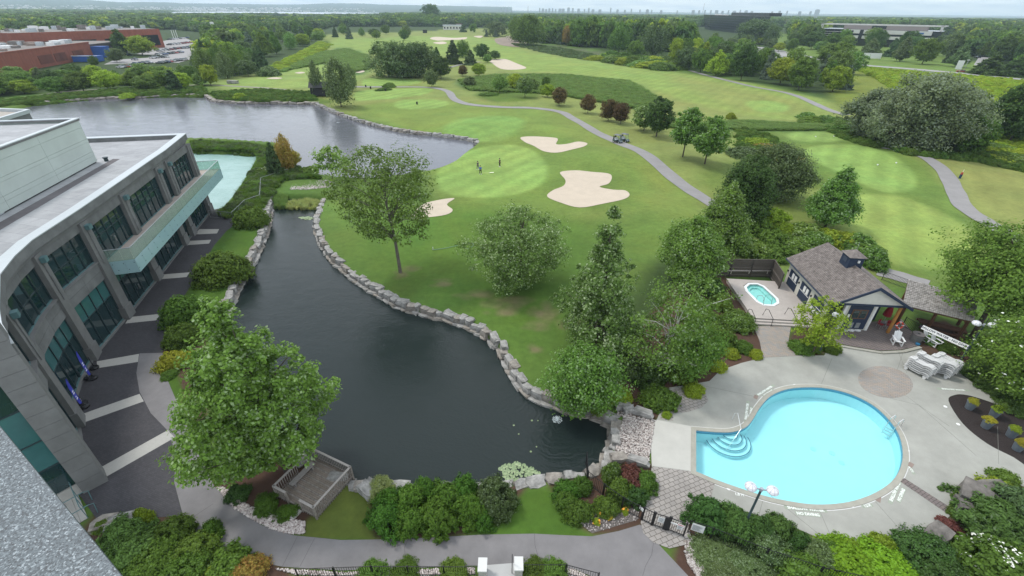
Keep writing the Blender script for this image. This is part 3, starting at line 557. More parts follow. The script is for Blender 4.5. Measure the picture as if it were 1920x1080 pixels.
def trunkmesh(name, h, r, cen=(), nl=0, seed=0, zb=.35, lean=(0, 0)):
    rg = random.Random(seed); mb = MB(); mb.tube([(0, 0, -.15), (0, 0, 0), (lean[0]*.3+.01*h*rg.uniform(-1, 1), lean[1]*.3, h*.35), (lean[0]*.7, lean[1]*.7+.01*h*rg.uniform(-1, 1), h*.7), (lean[0], lean[1], h)], [r*1.5, r*1.15, r*.85, r*.5, r*.12], 7)
    cen = list(cen)
    for c in rg.sample(cen, min(nl, len(cen))):
        z = max(zb*h, min(c[2]*.75, h*.85)-rg.random()*.1*h); k = z/h
        s = (lean[0]*k, lean[1]*k, z); m = tuple(s[i]*.45+c[i]*.55+(0, 0, -.04*h)[i]*-1 for i in range(3)); mb.tube([s, m, tuple(c)], [r*.42*(1-k*.4), r*.25, r*.07], 5, False)
    return mb.mesh(name)
L_ = {}
L_['maple'] = leafmat('maple_leaf', (.060, .118, .028), (.21, .27, .15), .16)
L_['silver'] = leafmat('silver_leaf', (.060, .112, .036), (.30, .36, .21), .22)
L_['green'] = leafmat('green_leaf', (.050, .098, .022), (.10, .16, .05), .12)
L_['dark'] = leafmat('dark_leaf', (.032, .068, .022), (.085, .125, .06), .12)
L_['lime'] = leafmat('lime_leaf', (.115, .175, .022), (.24, .30, .06), .15)
L_['willow'] = leafmat('willow_leaf', (.062, .092, .058), (.16, .195, .15), .35)
L_['grey'] = leafmat('grey_leaf', (.048, .082, .038), (.16, .21, .12), .2)
L_['red'] = leafmat('red_leaf', (.060, .044, .026), (.08, .075, .035), .2)
L_['spruce'] = leafmat('spruce_needle', (.026, .050, .024), (.05, .08, .045), .15, trans=.1)
L_['blue'] = leafmat('blue_needle', (.045, .070, .062), (.09, .12, .11), .15, trans=.1)
L_['juniper'] = leafmat('juniper_needle', (.022, .056, .009), (.045, .085, .014), .3, trans=.1)
L_['yew'] = leafmat('yew_needle', (.026, .062, .018), (.05, .10, .028), .2, trans=.1)
L_['yellow'] = leafmat('yellow_leaf', (.15, .17, .025), (.30, .25, .05), .2)
L_['pale'] = leafmat('pale_leaf', (.16, .20, .09), (.34, .38, .22), .25)
L_['autumn'] = leafmat('autumn_leaf', (.15, .13, .045), (.24, .09, .04), .25)
L_['purple'] = leafmat('purple_leaf', (.07, .035, .035), (.14, .06, .06), .2)
L_['ivy'] = leafmat('ivy_leaf', (.070, .145, .012), (.14, .26, .03), .25)
L_['meadow'] = leafmat('meadow_leaf', (.12, .19, .022), (.24, .30, .06), .25)
L_['reed'] = leafmat('reed_blade', (.075, .13, .045), (.11, .17, .07), .25)
WHITE_FL = mat('white_blossom', (.78, .80, .70), .7, .05, island=.08)
bark = mat('bark', (.085, .068, .052), .95, .3, 3, .6); bark_l = mat('grey_bark', (.16, .14, .115), .95, .3, 3, .6); birch = mat('birch_bark', (.42, .40, .36), .85, .35, 6)
# shared tree shapes, unit height and unit width (scaled per tree)
PR = {}
def proto(key, n, shape, K, per, leaf, **kw):
    PR[key] = []
    for i in range(n):
        me, c = crown(key+'_crown', hash_(key)+i, shape, K, per, leaf, **kw); PR[key].append((me, trunkmesh(key+'_trunk', .82 if shape != 'cone' else .95, .018, c, 14, i)))
def hash_(s): return sum(ord(ch)*(i+3) for i, ch in enumerate(s)) % 9973
proto('round', 4, 'round', 230, 40, .036, z0=.16, cr_=.125, lob=.3)
proto('oval', 3, 'oval', 170, 44, .036, z0=.2, cr_=.125, lob=.18)
proto('pyr', 3, 'pyr', 210, 40, .036, z0=.08, cr_=.11, lob=.28)
proto('spruce', 3, 'cone', 190, 28, .042, z0=.03, cr_=.11, flat=.35, asp=2.6, upb=.4, lob=.1, droop=.25)
proto('poplar', 3, 'column', 200, 36, .032, z0=.08, cr_=.14, lob=.25, flat=1.2)
proto('willow', 3, 'fan', 220, 42, .032, z0=.05, cr_=.12, lob=.25, flat=.95)
proto('low', 2, 'round', 46, 22, .11, z0=.05, cr_=.22, lob=.3)
proto('lowcone', 1, 'cone', 46, 20, .095, z0=.02, cr_=.18, flat=.45, asp=2.2)
cnt = [0]
def tree(b, top, w, kind, col, label, cat='tree', group=None, tm=None, real=None, rz=None):
    x, y = G(*b) if real is None else real[:2]
    h = hgt((x, y), top) if real is None else real[2]; q = PX((x, y, h*.5))[2]; r = w*q/F if real is None else w
    z = hz(x, y); me, tk = PR[kind][cnt[0] % len(PR[kind])]; cnt[0] += 1
    t = thing('tree' if kind not in ('spruce', 'lowcone') else 'spruce_tree', label, cat, (x, y, z-.02), random.random()*6.28 if rz is None else rz, group)
    t.scale = (r, r, h)
    link('crown', me, L_[col], t); link('trunk', tk, tm or bark, t); return t
# ---- the big trees close by, each grown at its own size
def hero(b, top, w, shape, K, per, leaf, col, label, seed, z0f=.1, tr=.16, tm=None, lean=(0, 0), nl=30, flowers=0, off=(0, 0), cat='tree', **kw):
    x, y = G(*b); h = hgt((x, y), top); q = PX((x, y, h*.55))[2]; Rr = w*q/F/2
    t = thing('tree', label, cat, (x, y, hz(x, y)-.02)); me, c = crown('crown', seed, shape, K, per, leaf, R_=Rr, z0=h*z0f, z1=h, **kw)
    if lean != (0, 0) or off != (0, 0):
        n = len(me.vertices); co = np.empty(n*3, np.float32); me.vertices.foreach_get('co', co); co = co.reshape(-1, 3); f = co[:, 2]/h
        co[:, 0] += lean[0]*f+off[0]; co[:, 1] += lean[1]*f+off[1]; me.vertices.foreach_set('co', co.ravel()); c = c+np.stack([lean[0]*c[:, 2]/h+off[0], lean[1]*c[:, 2]/h+off[1], 0*c[:, 2]], 1); me.update()
    link('crown', me, L_[col], t); link('trunk', trunkmesh('trunk', h*.85, tr, c, nl, seed, max(.12, z0f), lean), tm or bark, t)
    if flowers:
        rg = np.random.default_rng(seed); k = rg.integers(0, len(c), flowers); cc = c[k]*np.array([1.06, 1.06, 1.02])+rg.normal(size=(flowers, 3))*.35
        V, Fc = leafcloud(rg, cc, np.full(flowers, .09), np.tile([0, 0, 1.], (flowers, 1)), 4, .12); link('blossom', rawmesh('blossom', V, Fc), WHITE_FL, t)
    return t
hero((540,888), 556, 214, 'ovate', 800, 74, .135, 'maple', 'large light-leaved maple at lower left, between the path, the pond and the wooden overlook deck', 21, .10, .2, cr_=.075, lob=.38, upb=.7, off=(-.7, .2))
hero((751,511), 274, 188, 'round', 260, 62, .17, 'maple', 'spreading green tree with a tall bare trunk on the lawn beside the pond', 22, .34, .2, bark_l, cr_=.10, lob=.22, lean=(-.9, .3))
hero((975,532), 390, 168, 'round', 430, 56, .15, 'silver', 'low round dense tree on the lawn in front of the putting green', 23, .06, .16, cr_=.10, lob=.28)
hero((1118,650), 380, 205, 'spire', 430, 62, .155, 'silver', 'tall pointed pale-leaved tree in the middle of the lawn right of the round tree', 24, .06, .17, cr_=.08, lob=.42, inner=.25)
hero((1092,752), 662, 138, 'round', 260, 58, .13, 'maple', 'bushy leafy tree over the stone bank at the right end of the pond', 25, .05, .1, cr_=.14)
hero((1222,712), 532, 148, 'fan', 230, 40, .13, 'maple', 'open birch with a pale leaning trunk beside the pool garden', 26, .2, .14, birch, lean=(1.9, .8), cr_=.12, lob=.4, nl=26)
hero((1290,700), 610, 105, 'round', 160, 50, .13, 'green', 'loose green small tree between the birch and the pool deck', 262, .1, .1, cr_=.15)
hero((1282,535), 405, 105, 'oval', 330, 75, 0.158, 'maple', 'bright maple left of the dark wooden fence', 27, .08, .14, cr_=.14, lob=.25)
hero((1340,478), 342, 108, 'pyr', 390, 80, 0.173, 'maple', 'pointed bright maple with yellow edges behind the dark wooden fence', 28, .05, .15, cr_=.13, lob=.18)
hero((1385,420), 296, 92, 'round', 360, 75, 0.187, 'dark', 'dark green tree behind the pointed maple', 29, .06, .15, cr_=.14, lob=.25)
hero((1440,372), 274, 112, 'round', 390, 80, 0.194, 'grey', 'broad round grey-green tree above the dark tree', 30, .06, .16, cr_=.14, lob=.2)
hero((1545,432), 318, 96, 'pyr', 360, 75, 0.187, 'maple', 'upright leafy tree standing alone on the lawn behind the pool house', 31, .1, .16, cr_=.13, lob=.15)
hero((1822,632), 444, 172, 'fan', 520, 60, .16, 'green', 'big dark green tree over the log shelter at right', 32, .32, .22, lean=(1.5, 1.5), cr_=.12, lob=.25)
hero((1892,745), 600, 158, 'round', 340, 60, .13, 'green', 'flowering tree with white blossom at the right edge beside the lamp post', 33, .12, .13, cr_=.14, lob=.2, flowers=160)
hero((1522,664), 562, 84, 'round', 110, 50, .12, 'lime', 'small airy tree in the round bed in front of the pool house', 34, .2, .07, cr_=.14, lob=.3, off=(-.5, 0))
hero((624,336), 278, 66, 'fan', 46, 40, .3, 'maple', 'thin young tree on the pebble dam between the two ponds', 35, .35, .07, cr_=.16, lob=.4)
hero((1320,313), 220, 62, 'oval', 150, 60, .30, 'maple', 'rightmost of the two matching trees right of the cart path', 36, .2, .14, cr_=.15)
hero((1278,303), 208, 50, 'oval', 110, 55, .30, 'maple', 'narrower of the two matching trees right of the cart path', 37, .25, .14, cr_=.15)
hero((1230,258), 182, 52, 'round', 120, 60, .34, 'dark', 'dark round-headed tree right of the golf carts', 38, .2, .16, cr_=.15)
hero((1207,246), 198, 42, 'round', 80, 50, .34, 'silver', 'pale round tree left of the dark round-headed tree near the golf carts', 39, .15, .12, cr_=.15)
hero((1632,262), 168, 92, 'round', 420, 75, .30, 'willow', 'silvery willow, leftmost of the silver willow clump by the footbridge', 40, .04, .3, cr_=.12, lob=.25)
hero((1705,285), 148, 122, 'fan', 600, 75, .30, 'willow', 'silvery willow in the middle of the silver willow clump by the footbridge', 41, .04, .3, cr_=.12, lob=.42)
hero((1778,278), 172, 85, 'round', 380, 65, .32, 'grey', 'duller grey-green willow at the right end of the willow clump', 42, .04, .3, cr_=.13, lob=.25)
hero((1805,293), 218, 62, 'round', 170, 60, .34, 'green', 'round green tree in front of the right end of the willow clump', 43, .15, .16, cr_=.14)
T = tree
T((1163,233),193,31,'round','red','dark red-leaved tree, rightmost of the row along the reeds'); T((1140,227),187,31,'round','red','dark red-leaved tree, second from the right of the row along the reeds')
T((1102,213),177,27,'round','red','dark red-leaved tree, third from the right of the row along the reeds'); T((1048,200),166,27,'round','red','dark red-leaved tree, leftmost of the row along the reeds')
T((1026,185),160,25,'round','lime','yellow-green round tree left of the red-leaved trees'); T((984,187),146,28,'oval','silver','pale oval tree beside the cart path bend'); T((937,175),141,27,'oval','maple','green oval tree above the cart path bend')
T((966,168),138,27,'round','lime','lime green round tree between the pale oval and green oval trees'); T((997,172),147,22,'round','maple','green tree behind the pale oval tree'); T((1023,164),143,18,'round','green','small green tree above the reeds')
T((880,163),144,24,'round','grey','grey-green bush-shaped tree beside the cart path bend'); T((898,142),119,26,'round','lime','bright green round tree below the large sand bunker'); T((868,142),122,18,'round','red','small dark red tree left of the bright green round tree')
T((810,164),132,24,'round','grey','pale shrubby tree above the first tee'); T((827,148),106,34,'round','dark','dark round tree right of the willow cluster'); T((820,116),86,18,'spruce','dark','narrow dark conifer behind the willow cluster')
T((850,120),73,32,'spruce','spruce','tall reddish-brown spruce left of the bunker group'); T((868,108),74,24,'poplar','green','green tree between the tall spruce and the bunker'); T((882,122),92,26,'spruce','spruce','dark spruce directly left of the large sand bunker'); T((905,110),82,26,'round','dark','dark round tree above the large sand bunker')
T((928,112),95,20,'round','dark','small lollipop tree at the upper tip of the large sand bunker'); T((914,118),102,16,'round','maple','small green tree left of the lollipop tree')
T((730,146),80,66,'willow','grey','leftmost of the three big willows in the cluster beyond the first tees'); T((765,147),80,60,'willow','grey','middle of the three big willows in the cluster beyond the first tees'); T((795,144),82,48,'willow','grey','rightmost of the three big willows in the cluster beyond the first tees')
T((640,200),106,52,'poplar','grey','tall loose grey-green tree beside the dark pond hut'); T((660,170),118,20,'poplar','grey','thin loose tree behind the tall one by the pond hut'); T((597,178),112,22,'poplar','grey','thin pale tree left of the dark pond hut')
T((990,87),26,56,'poplar','green','tall dense poplar standing forward of the far wood'); T((968,78),30,30,'poplar','green','darker poplar at the left shoulder of the tall dense poplar'); T((930,68),41,36,'willow','grey','rounded grey-green willow left of the tall dense poplar'); T((912,69),54,9,'spruce','blue','small blue spruce at the foot of the rounded willow'); T((929,70),54,9,'spruce','blue','second small blue spruce at the foot of the rounded willow')
T((808,43),8,36,'round','dark','large dark crown rising above the far wood left of centre'); T((520,333),268,34,'spruce','spruce','dark green spruce on the spit between the lagoon and the lake'); T((541,322),253,32,'poplar','autumn','orange and red leaved tree on the spit beside the spruce'); T((552,315),285,26,'round','yellow','yellowish shrub tree on the spit behind the spruce')
T((1160,99),49,42,'poplar','green','tall poplar above the overgrown bank, leftmost'); T((1222,105),42,48,'poplar','grey','pale tall poplar above the overgrown bank'); T((1110,86),30,60,'poplar','green','broad tall poplar in the row beyond the long fairway'); T((1062,86),48,18,'round','autumn','brownish tree at the left end of the row beyond the long fairway')
T((1085,88),36,34,'round','green','dense dark tree beside the brownish tree beyond the fairway'); T((1250,96),58,22,'spruce','blue','dark blue spruce right of the pale poplar'); T((1190,108),76,30,'round','green','bushy tree at the foot of the tall poplars')
T((466,143),112,30,'round','grey','pale shrub tree at the left end of the left fairway'); T((396,160),122,30,'round','lime','bright lime tree at the edge of the left woodland'); T((330,172),130,34,'spruce','spruce','dark spruce above the pond path')
T((268,104),67,42,'round','lime','bright round tree in front of the red brick building'); T((233,102),52,42,'pyr','dark','tall dark tree beside the corner of the red brick building'); T((220,117),90,26,'round','grey','grey-green tree beside the blue container'); T((180,127),105,14,'round','green','small tree in front of the blue container')
T((1415,82),37,62,'willow','grey','large grey poplar clump in front of the black building'); T((1442,84),45,30,'poplar','grey','grey poplar at the right of the clump before the black building'); T((1850,140),100,60,'spruce','dark','dark cedar at the right road junction'); T((1900,142),104,56,'spruce','dark','dark cedar right of the one at the road junction')
T((1560,128),80,60,'round','green','broad green tree behind the left willow');T((1590,140),96,40,'round','maple','maple at the left of the willow clump')
T((1890,270),158,90,'round','dark','dark scrubby tree at the right edge of the meadow'); T((1905,262),205,60,'round','lime','yellowish tree at the right edge below the dark scrubby tree')
def scatter(n, px, kinds, hr, wr, label, group, cols, step=None, cat='tree', seed=0):
    rg = random.Random(seed); pl = GL(px); xs = [p[0] for p in pl]; ys = [p[1] for p in pl]; pts = []; tries = 0
    area = abs(0.5*sum(pl[i][0]*pl[(i+1) % len(pl)][1]-pl[(i+1) % len(pl)][0]*pl[i][1] for i in range(len(pl)))); sp = .72*math.sqrt(area/n)
    while len(pts) < n and tries < n*120:
        tries += 1; u = rg.random()
        x, y = rg.uniform(min(xs), max(xs)), rg.uniform(min(ys), max(ys))
        if inpoly(pl, x, y) and all(math.hypot(x-a, y-b) > sp for a, b in pts): pts.append((x, y))
        if tries % (n*20) == 0: sp *= .85
    for x, y in pts:
        k = rg.choice(kinds); c = rg.choice(cols) if k != 'spruce' else rg.choice(['spruce', 'blue', 'spruce']); h = rg.uniform(*hr); T(None, 0, rg.uniform(*wr)*(.75 if k in ('spruce', 'poplar') else 1), k, c, label, cat, group, real=(x, y, h))
MIX = ['green', 'green', 'dark', 'maple', 'lime', 'grey']
scatter(36, [(-20,182),(-20,156),(120,152),(220,152),(320,146),(370,152),(392,162),(300,172),(200,172),(60,180)], ['round','round','pyr','round'], (4.5, 7.0), (6.5, 9.5), 'leafy tree in the woodland belt between the red brick building and the lake', 'trees of the lakeside woodland belt', MIX, seed=1)
scatter(26, [(370,150),(365,115),(420,105),(500,125),(470,140),(410,150)], ['round','poplar','spruce','round'], (9, 14), (8, 12), 'dense tree in the wood right of the car park', 'trees of the wood right of the car park', MIX, seed=2)
scatter(34, [(375,100),(400,75),(560,60),(600,70),(600,84),(540,104),(480,118)], ['round','poplar','spruce','pyr'], (9, 15), (9, 14), 'tree in the long wood along the left side of the far fairway', 'trees along the left of the far fairway', MIX, seed=3)
scatter(46, [(1245,128),(1290,105),(1400,120),(1560,150),(1600,180),(1480,170),(1350,145)], ['spruce','round','pyr','round'], (9, 15), (8, 12), 'tree in the mixed belt along the right side of the long fairway', 'trees of the belt right of the long fairway', MIX, seed=4)
scatter(8, [(1310,100),(1330,97),(1425,116),(1410,124)], ['spruce'], (6, 9), (6, 8), 'dark spruce in the row before the empty parking lot', 'spruces before the empty parking lot', MIX, seed=5)
scatter(26, [(1580,102),(1480,90),(1620,86),(1800,110),(1800,128),(1700,120)], ['round','pyr','round','spruce'], (11, 17), (10, 15), 'tree of the wood in front of the white office building', 'trees before the white office building', ['dark','green','dark','grey'], seed=6)
scatter(24, [(1800,100),(1960,90),(1960,145),(1880,120)], ['round','pyr'], (11, 17), (10, 15), 'tree in the dark wood beyond the right road', 'trees beyond the right road', ['dark','green','dark','spruce'], seed=7)
scatter(12, [(620,72),(640,60),(740,62),(780,68),(760,78),(690,78)], ['round','spruce','poplar'], (8, 14), (8, 12), 'tree on the far fairway edge beyond the willow cluster', 'trees beyond the willow cluster', MIX, seed=8)
scatter(16, [(1300,78),(1480,86),(1560,100),(1500,104),(1400,90)], ['round','round'], (6, 10), (7, 10), 'round tree between the empty parking lot and the black building', 'trees by the empty parking lot', ['lime','green','maple','grey'], seed=9)
# ---- the far woods: more trees than anyone could count, instanced on one mesh of points
def wood(name, pts, scl, src, m, wide=1.0):
    me = bpy.data.meshes.new(name); me.vertices.add(len(pts)); me.vertices.foreach_set('co', np.asarray(pts, np.float32).ravel())
    at = me.attributes.new('scl', 'FLOAT_VECTOR', 'POINT'); at.data.foreach_set('vector', np.asarray(scl, np.float32).ravel()); me.update()
    o = link(name, me, None, kind='stuff'); me.materials.append(m)
    g = bpy.data.node_groups.new(name, 'GeometryNodeTree'); g.interface.new_socket('Geometry', in_out='INPUT', socket_type='NodeSocketGeometry'); g.interface.new_socket('Geometry', in_out='OUTPUT', socket_type='NodeSocketGeometry')
    n = g.nodes.new; l = g.links.new; gi = n('NodeGroupInput'); go = n('NodeGroupOutput'); ip = n('GeometryNodeInstanceOnPoints'); oi = n('GeometryNodeObjectInfo'); oi.inputs['Object'].default_value = src; oi.transform_space = 'ORIGINAL'
    na = n('GeometryNodeInputNamedAttribute'); na.data_type = 'FLOAT_VECTOR'; na.inputs[0].default_value = 'scl'; sm = n('GeometryNodeSetMaterial'); sm.inputs['Material'].default_value = m
    rv_ = n('FunctionNodeRandomValue'); rv_.data_type = 'FLOAT_VECTOR'; rv_.inputs[0].default_value = (0, 0, 0); rv_.inputs[1].default_value = (0, 0, 6.28)
    l(gi.outputs[0], ip.inputs['Points']); l(oi.outputs['Geometry'], sm.inputs['Geometry']); l(sm.outputs[0], ip.inputs['Instance']); l(na.outputs[0], ip.inputs['Scale']); l(rv_.outputs[0], ip.inputs['Rotation']); l(ip.outputs[0], go.inputs[0])
    md = o.modifiers.new('scatter', 'NODES'); md.node_group = g; return o
srcs = {}
for k in ('low', 'lowcone'):
    srcs[k] = T(None, 0, 9, k, 'green' if k == 'low' else 'spruce', 'small round tree behind the far wood edge' if k == 'low' else 'small spruce behind the far wood edge', real=(-60 if k == 'low' else -75, 760, 11)).children[0]
rg = np.random.default_rng(8)
CLEAR = [GL(p, 0) for p in ([(380,165),(480,60),(600,55),(620,50),(860,50),(960,52),(1000,80),(1100,88),(1290,100),(1300,75),(1240,62),(1240,56),(1320,57),(1380,70),(1480,82),(1600,100),(1830,105),(1990,130),(2400,300),(2200,1300),(-900,1300),(-900,160),(0,180)],
    [(-100,128),(0,60),(80,62),(320,55),(395,62),(395,110),(200,132)], [(1290,100),(1300,50),(1480,52),(1490,100)], [(1520,104),(1530,62),(1810,66),(1810,106)], [(1815,140),(1830,90),(1870,90),(1860,140)], [(290,38),(345,37),(340,31),(280,33)], [(410,43),(640,38),(640,34),(560,33),(410,36)], [(1060,64),(1340,66),(1340,56),(1240,55),(1060,58)])]
CLEAR.append(GL([(-500,105),(0,62),(395,62),(395,168),(0,182),(-500,200)], 0))
river_poly = GL([(280,30),(330,20.5),(420,19.6),(520,19.4),(640,19.5),(780,20.5),(780,30.5),(640,31.5),(520,31),(440,31),(350,30.5)], 0)
P_ = []; 
r = 330.0
while r < 4300:
    s = max(8.5, r/95); na_ = int(2.05*r/s); a = -1.02+2.04*(np.arange(na_)+rg.random(na_))/na_; rr = r+rg.random(na_)*s
    P_.append(np.stack([rr*np.sin(a), rr*np.cos(a), np.full(na_, s)], 1)); r += s*.8
P_ = np.concatenate(P_); ok = np.ones(len(P_), bool)
for c in CLEAR+[river_poly]: ok &= ~inside(c, P_[:, 0], P_[:, 1])
P_ = P_[ok]; s = P_[:, 2]; k = rg.random(len(P_)); hh = rg.uniform(6.5, 15.5, len(P_))*(1+.16*np.sin(P_[:, 0]*.01)*np.cos(P_[:, 1]*.013)); ww = np.maximum(s*1.35, 9)*rg.uniform(.8, 1.25, len(P_))
left = P_[:, 0] < -.25*P_[:, 1]; hh = np.where(left, hh*.85, hh*1.12); hh = hh*np.clip(1.12-P_[:, 1]/9000, .72, 1.1)
pts = np.stack([P_[:, 0], P_[:, 1], np.zeros(len(P_))], 1); scl = np.stack([ww, ww, hh], 1)
for nm, lo, hi, sr, m in (('far_wood', 0, .42, 'low', L_['green']), ('far_wood_dark', .42, .72, 'low', L_['dark']), ('far_wood_light', .72, .86, 'low', L_['grey']), ('far_wood_lime', .86, .93, 'low', L_['lime']), ('far_wood_spruce', .93, 1.01, 'lowcone', L_['spruce'])):
    q = (k >= lo) & (k < hi); wood(nm, pts[q], scl[q]*([1, 1, 1] if sr == 'low' else [.8, .8, 1.05]), srcs[sr], m)
# ---- shrubs
SB = {}
def sproto(key, n, *a, **kw): SB[key] = [crown(key, hash_(key)+i, *a, **kw)[0] for i in range(n)]
sproto('dome', 3, 'dome', 260, 60, .040, z0=.0, z1=.5, cr_=.11, lob=.08, flat=1.0, upb=.4)
sproto('loose', 3, 'dome', 200, 52, .048, z0=.0, z1=.5, cr_=.13, lob=.32)
sproto('needle', 3, 'dome', 260, 60, .032, z0=.0, z1=.5, cr_=.11, lob=.4, asp=2.6, flat=.8, upb=.9)
sproto('fine', 2, 'dome', 260, 72, .028, z0=.0, z1=.5, cr_=.10, lob=.15, flat=.7)
def grassclump(seed, n=120, hh=1.0):
    rg = np.random.default_rng(seed); a = rg.random(n)*6.28; r = rg.random(n)**.5*.35; b = np.stack([r*np.cos(a), r*np.sin(a), 0*a], 1); ln = rg.uniform(.55, 1, n)*hh; o_ = np.stack([np.cos(a)*(.12+r), np.sin(a)*(.12+r), np.ones(n)], 1)*ln[:, None]; w = np.stack([-np.sin(a), np.cos(a), 0*a], 1)*.022
    m = b+o_*np.array([.4, .4, .62]); V = np.stack([b-w, b+w, m+w*.8, m-w*.8, b+o_], 1).reshape(-1, 3); k = np.arange(n)*5
    F4 = [(i, i+1, i+2, i+3) for i in k]+[(i+3, i+2, i+4) for i in k]; return rawmesh('blades', V.tolist(), F4)
SB['tuft'] = [grassclump(i) for i in range(3)]
def shrub(c, wpx, hm, kind, col, label, group=None, cat='shrub', wy=None, ground=True, flowers=0, fcol=None, rz=None, nm='shrub'):
    """c: photo point at the middle of the shrub's foot"""
    x, y = G(*c); q = PX((x, y, hm*.4))[2]; w = wpx*q/F; cnt[0] += 1; me = SB[kind][cnt[0] % len(SB[kind])]
    t = thing(nm, label, cat, (x, y, hz(x, y)), random.random()*6.28 if rz is None else rz, group)
    o = link('foliage', me, L_[col], t); w *= .88; o.scale = (w, wy*w if wy else w, hm*(2 if kind != 'tuft' else 1))
    if flowers:
        rg = np.random.default_rng(cnt[0]); a = rg.random(flowers)*6.28; e = rg.random(flowers)**.7*PI/2; cc = np.stack([np.cos(a)*np.sin(e)*w*.5, np.sin(a)*np.sin(e)*w*.5*(wy or 1), np.cos(e)*hm*1.02+.02], 1)
        V, Fc = leafcloud(rg, cc, np.full(flowers, .06), np.tile([0, 0, 1.], (flowers, 1)), 5, .10, upb=1.2); link('blossom', rawmesh('blossom', V, Fc), fcol or WHITE_FL, t)
    return t
s_ = shrub
s_((420,520),96,2.9,'dome','green','big round rhododendron beside the plaza, nearest the second light paving strip'); s_((474,420),62,2.5,'dome','green','round rhododendron at the far end of the plaza beside the narrow pond')
s_((352,600),80,2.5,'dome','green','round rhododendron touching the far side of the front maple'); s_((345,640),66,1.7,'dome','green','lower rhododendron mound between the round one and the yellowish shrub')
s_((333,682),56,1.2,'loose','yellow','yellow-green shrub at the lower end of the rhododendron row'); s_((318,705),30,.5,'fine','green','small green groundcover mound at the tip of the bed by the path')
for i, (x, y, w, h) in enumerate([(726,978,70,1.7),(770,955,70,1.9),(774,985,64,1.4),(822,978,72,1.8),(838,948,70,1.9),(880,966,66,1.7),(872,935,60,1.8),(905,978,44,1.1),(735,950,52,1.6),(800,930,50,1.5)]):
    s_((x,y),w,h,'needle','juniper',['front row juniper at the left end of the hedge beside the path','rear juniper of the hedge nearest the pale yellow-green mound','low front juniper of the hedge, second from the left','front juniper in the middle of the hedge beside the path','rear juniper in the middle of the hedge above the pond edge','front juniper of the hedge below the grey-green clipped bush','rear juniper of the hedge touching the grey-green clipped bush','lowest juniper at the right end of the hedge beside the lawn','rear juniper at the far left of the hedge behind the front row','small juniper in the heart of the hedge between the rear ones'][i],'junipers of the hedge between path and pond',nm='juniper')
s_((928,945),84,2.1,'fine','grey','large round grey-green clipped bush at the right end of the juniper hedge'); s_((717,925),58,1.1,'fine','pale','pale yellow-green mound left of the juniper hedge at the water edge')
s_((1060,945),44,.9,'dome','green','low green bush at the left of the corner bed beside the lawn'); s_((1085,965),50,1.0,'loose','green','round green bush in the corner bed next to the lawn'); s_((1060,925),48,.9,'loose','juniper','bush at the top left of the corner bed by the stone bank'); s_((1090,915),40,.8,'dome','green','small bush at the top of the corner bed under the bank stones')
s_((1135,955),44,.9,'loose','green','bush in the middle of the corner bed'); s_((1160,925),50,1.2,'loose','green','bush under the black fence in the corner bed'); s_((1180,900),50,.9,'loose','purple','purple-leaved shrub beside the pebble basin'); s_((1145,895),38,1.3,'loose','maple','upright green shrub beside the fence at the pond corner'); s_((1210,910),44,1.0,'needle','green','feathery green shrub at the edge of the paver forecourt'); s_((1190,935),44,.9,'loose','dark','dark green shrub against the fence left of the gate')
for i, (x, y, c) in enumerate([(1105,968,'lime'),(1118,980,'lime'),(1142,970,'yellow'),(1172,960,'lime'),(1150,955,'yellow'),(1125,965,'lime')]): s_((x,y),14,.3,'loose',c,'small flowering plant in the mulch of the corner bed','small plants in the mulch of the corner bed',flowers=6,fcol=mat('orange_blossom',(.75,.35,.03),.6,.05),nm='bedding_plant',cat='plant')
# pool garden left
for x,y,w,h,k,c,lb in [(1238,755,62,1.4,'loose','green','leafy bush at the tip of the pool garden above the paver circle'),(1215,712,70,1.6,'loose','dark','dark bush under the birch'),(1180,700,60,1.6,'loose','grey','grey-green bush left of the birch trunk'),(1270,700,70,1.6,'loose','green','green bush right of the birch trunk'),(1160,745,50,.8,'dome','lime','low lime bush on top of the bank stones'),(1120,760,50,1.0,'loose','green','bush hanging over the bank stones left of the lime one'),
 (1300,735,40,.8,'dome','lime','small lime bush at the deck edge'),(1345,690,34,.7,'dome','lime','round yellow-green bush at the deck edge below the spa steps'),(1392,655,38,.8,'dome','green','round bush left of the paver walk'),(1416,668,26,.7,'dome','lime','small bright bush at the corner of the paver walk'),(1370,665,34,.6,'dome','lime','low yellow-green bush in the mulch left of the paver walk'),(1382,610,62,1.5,'dome','maple','dense bright green bush against the spa deck side'),(1350,575,40,1.6,'loose','green','green bush at the far left of the spa deck'),(1340,640,66,1.8,'loose','green','large bush between the birch and the bright green bush'),(1310,600,70,2.2,'loose','green','tall bush behind the birch crown'),(1300,660,70,1.8,'loose','dark','dark bush between the birch and the pool deck'),(1330,545,50,1.8,'loose','dark','dark bush by the left end of the wooden fence'),
 (1500,655,44,.8,'dome','green','small green bush in the round bed under the airy tree'),(1560,658,30,.7,'dome','green','small bush at the right of the round bed'),(1525,650,40,.7,'loose','green','bush under the airy tree'),(1250,800-20,20,.4,'fine','lime','tiny bush at the corner of the paver circle')]: s_((x,y),w,h,k,c,lb)
# thicket behind the pool house
TH = [(1400,470),(1420,440),(1445,462),(1470,440),(1490,470),(1510,445),(1530,462),(1420,480),(1455,482),(1555,458),(1580,468),(1600,472),(1620,485),(1400,415),(1440,420),(1630,497),(1380,455)]
for x, y in TH: s_((x,y),random.uniform(50,66),random.uniform(1.5,2.4),'loose',random.choice(['green','maple','maple','lime']),'leafy bush of the thicket behind the wooden fence and pool house','bushes of the thicket behind the pool house')
s_((1640,490),34,1.8,'dome','maple','round bush just right of the cupola behind the pool house')
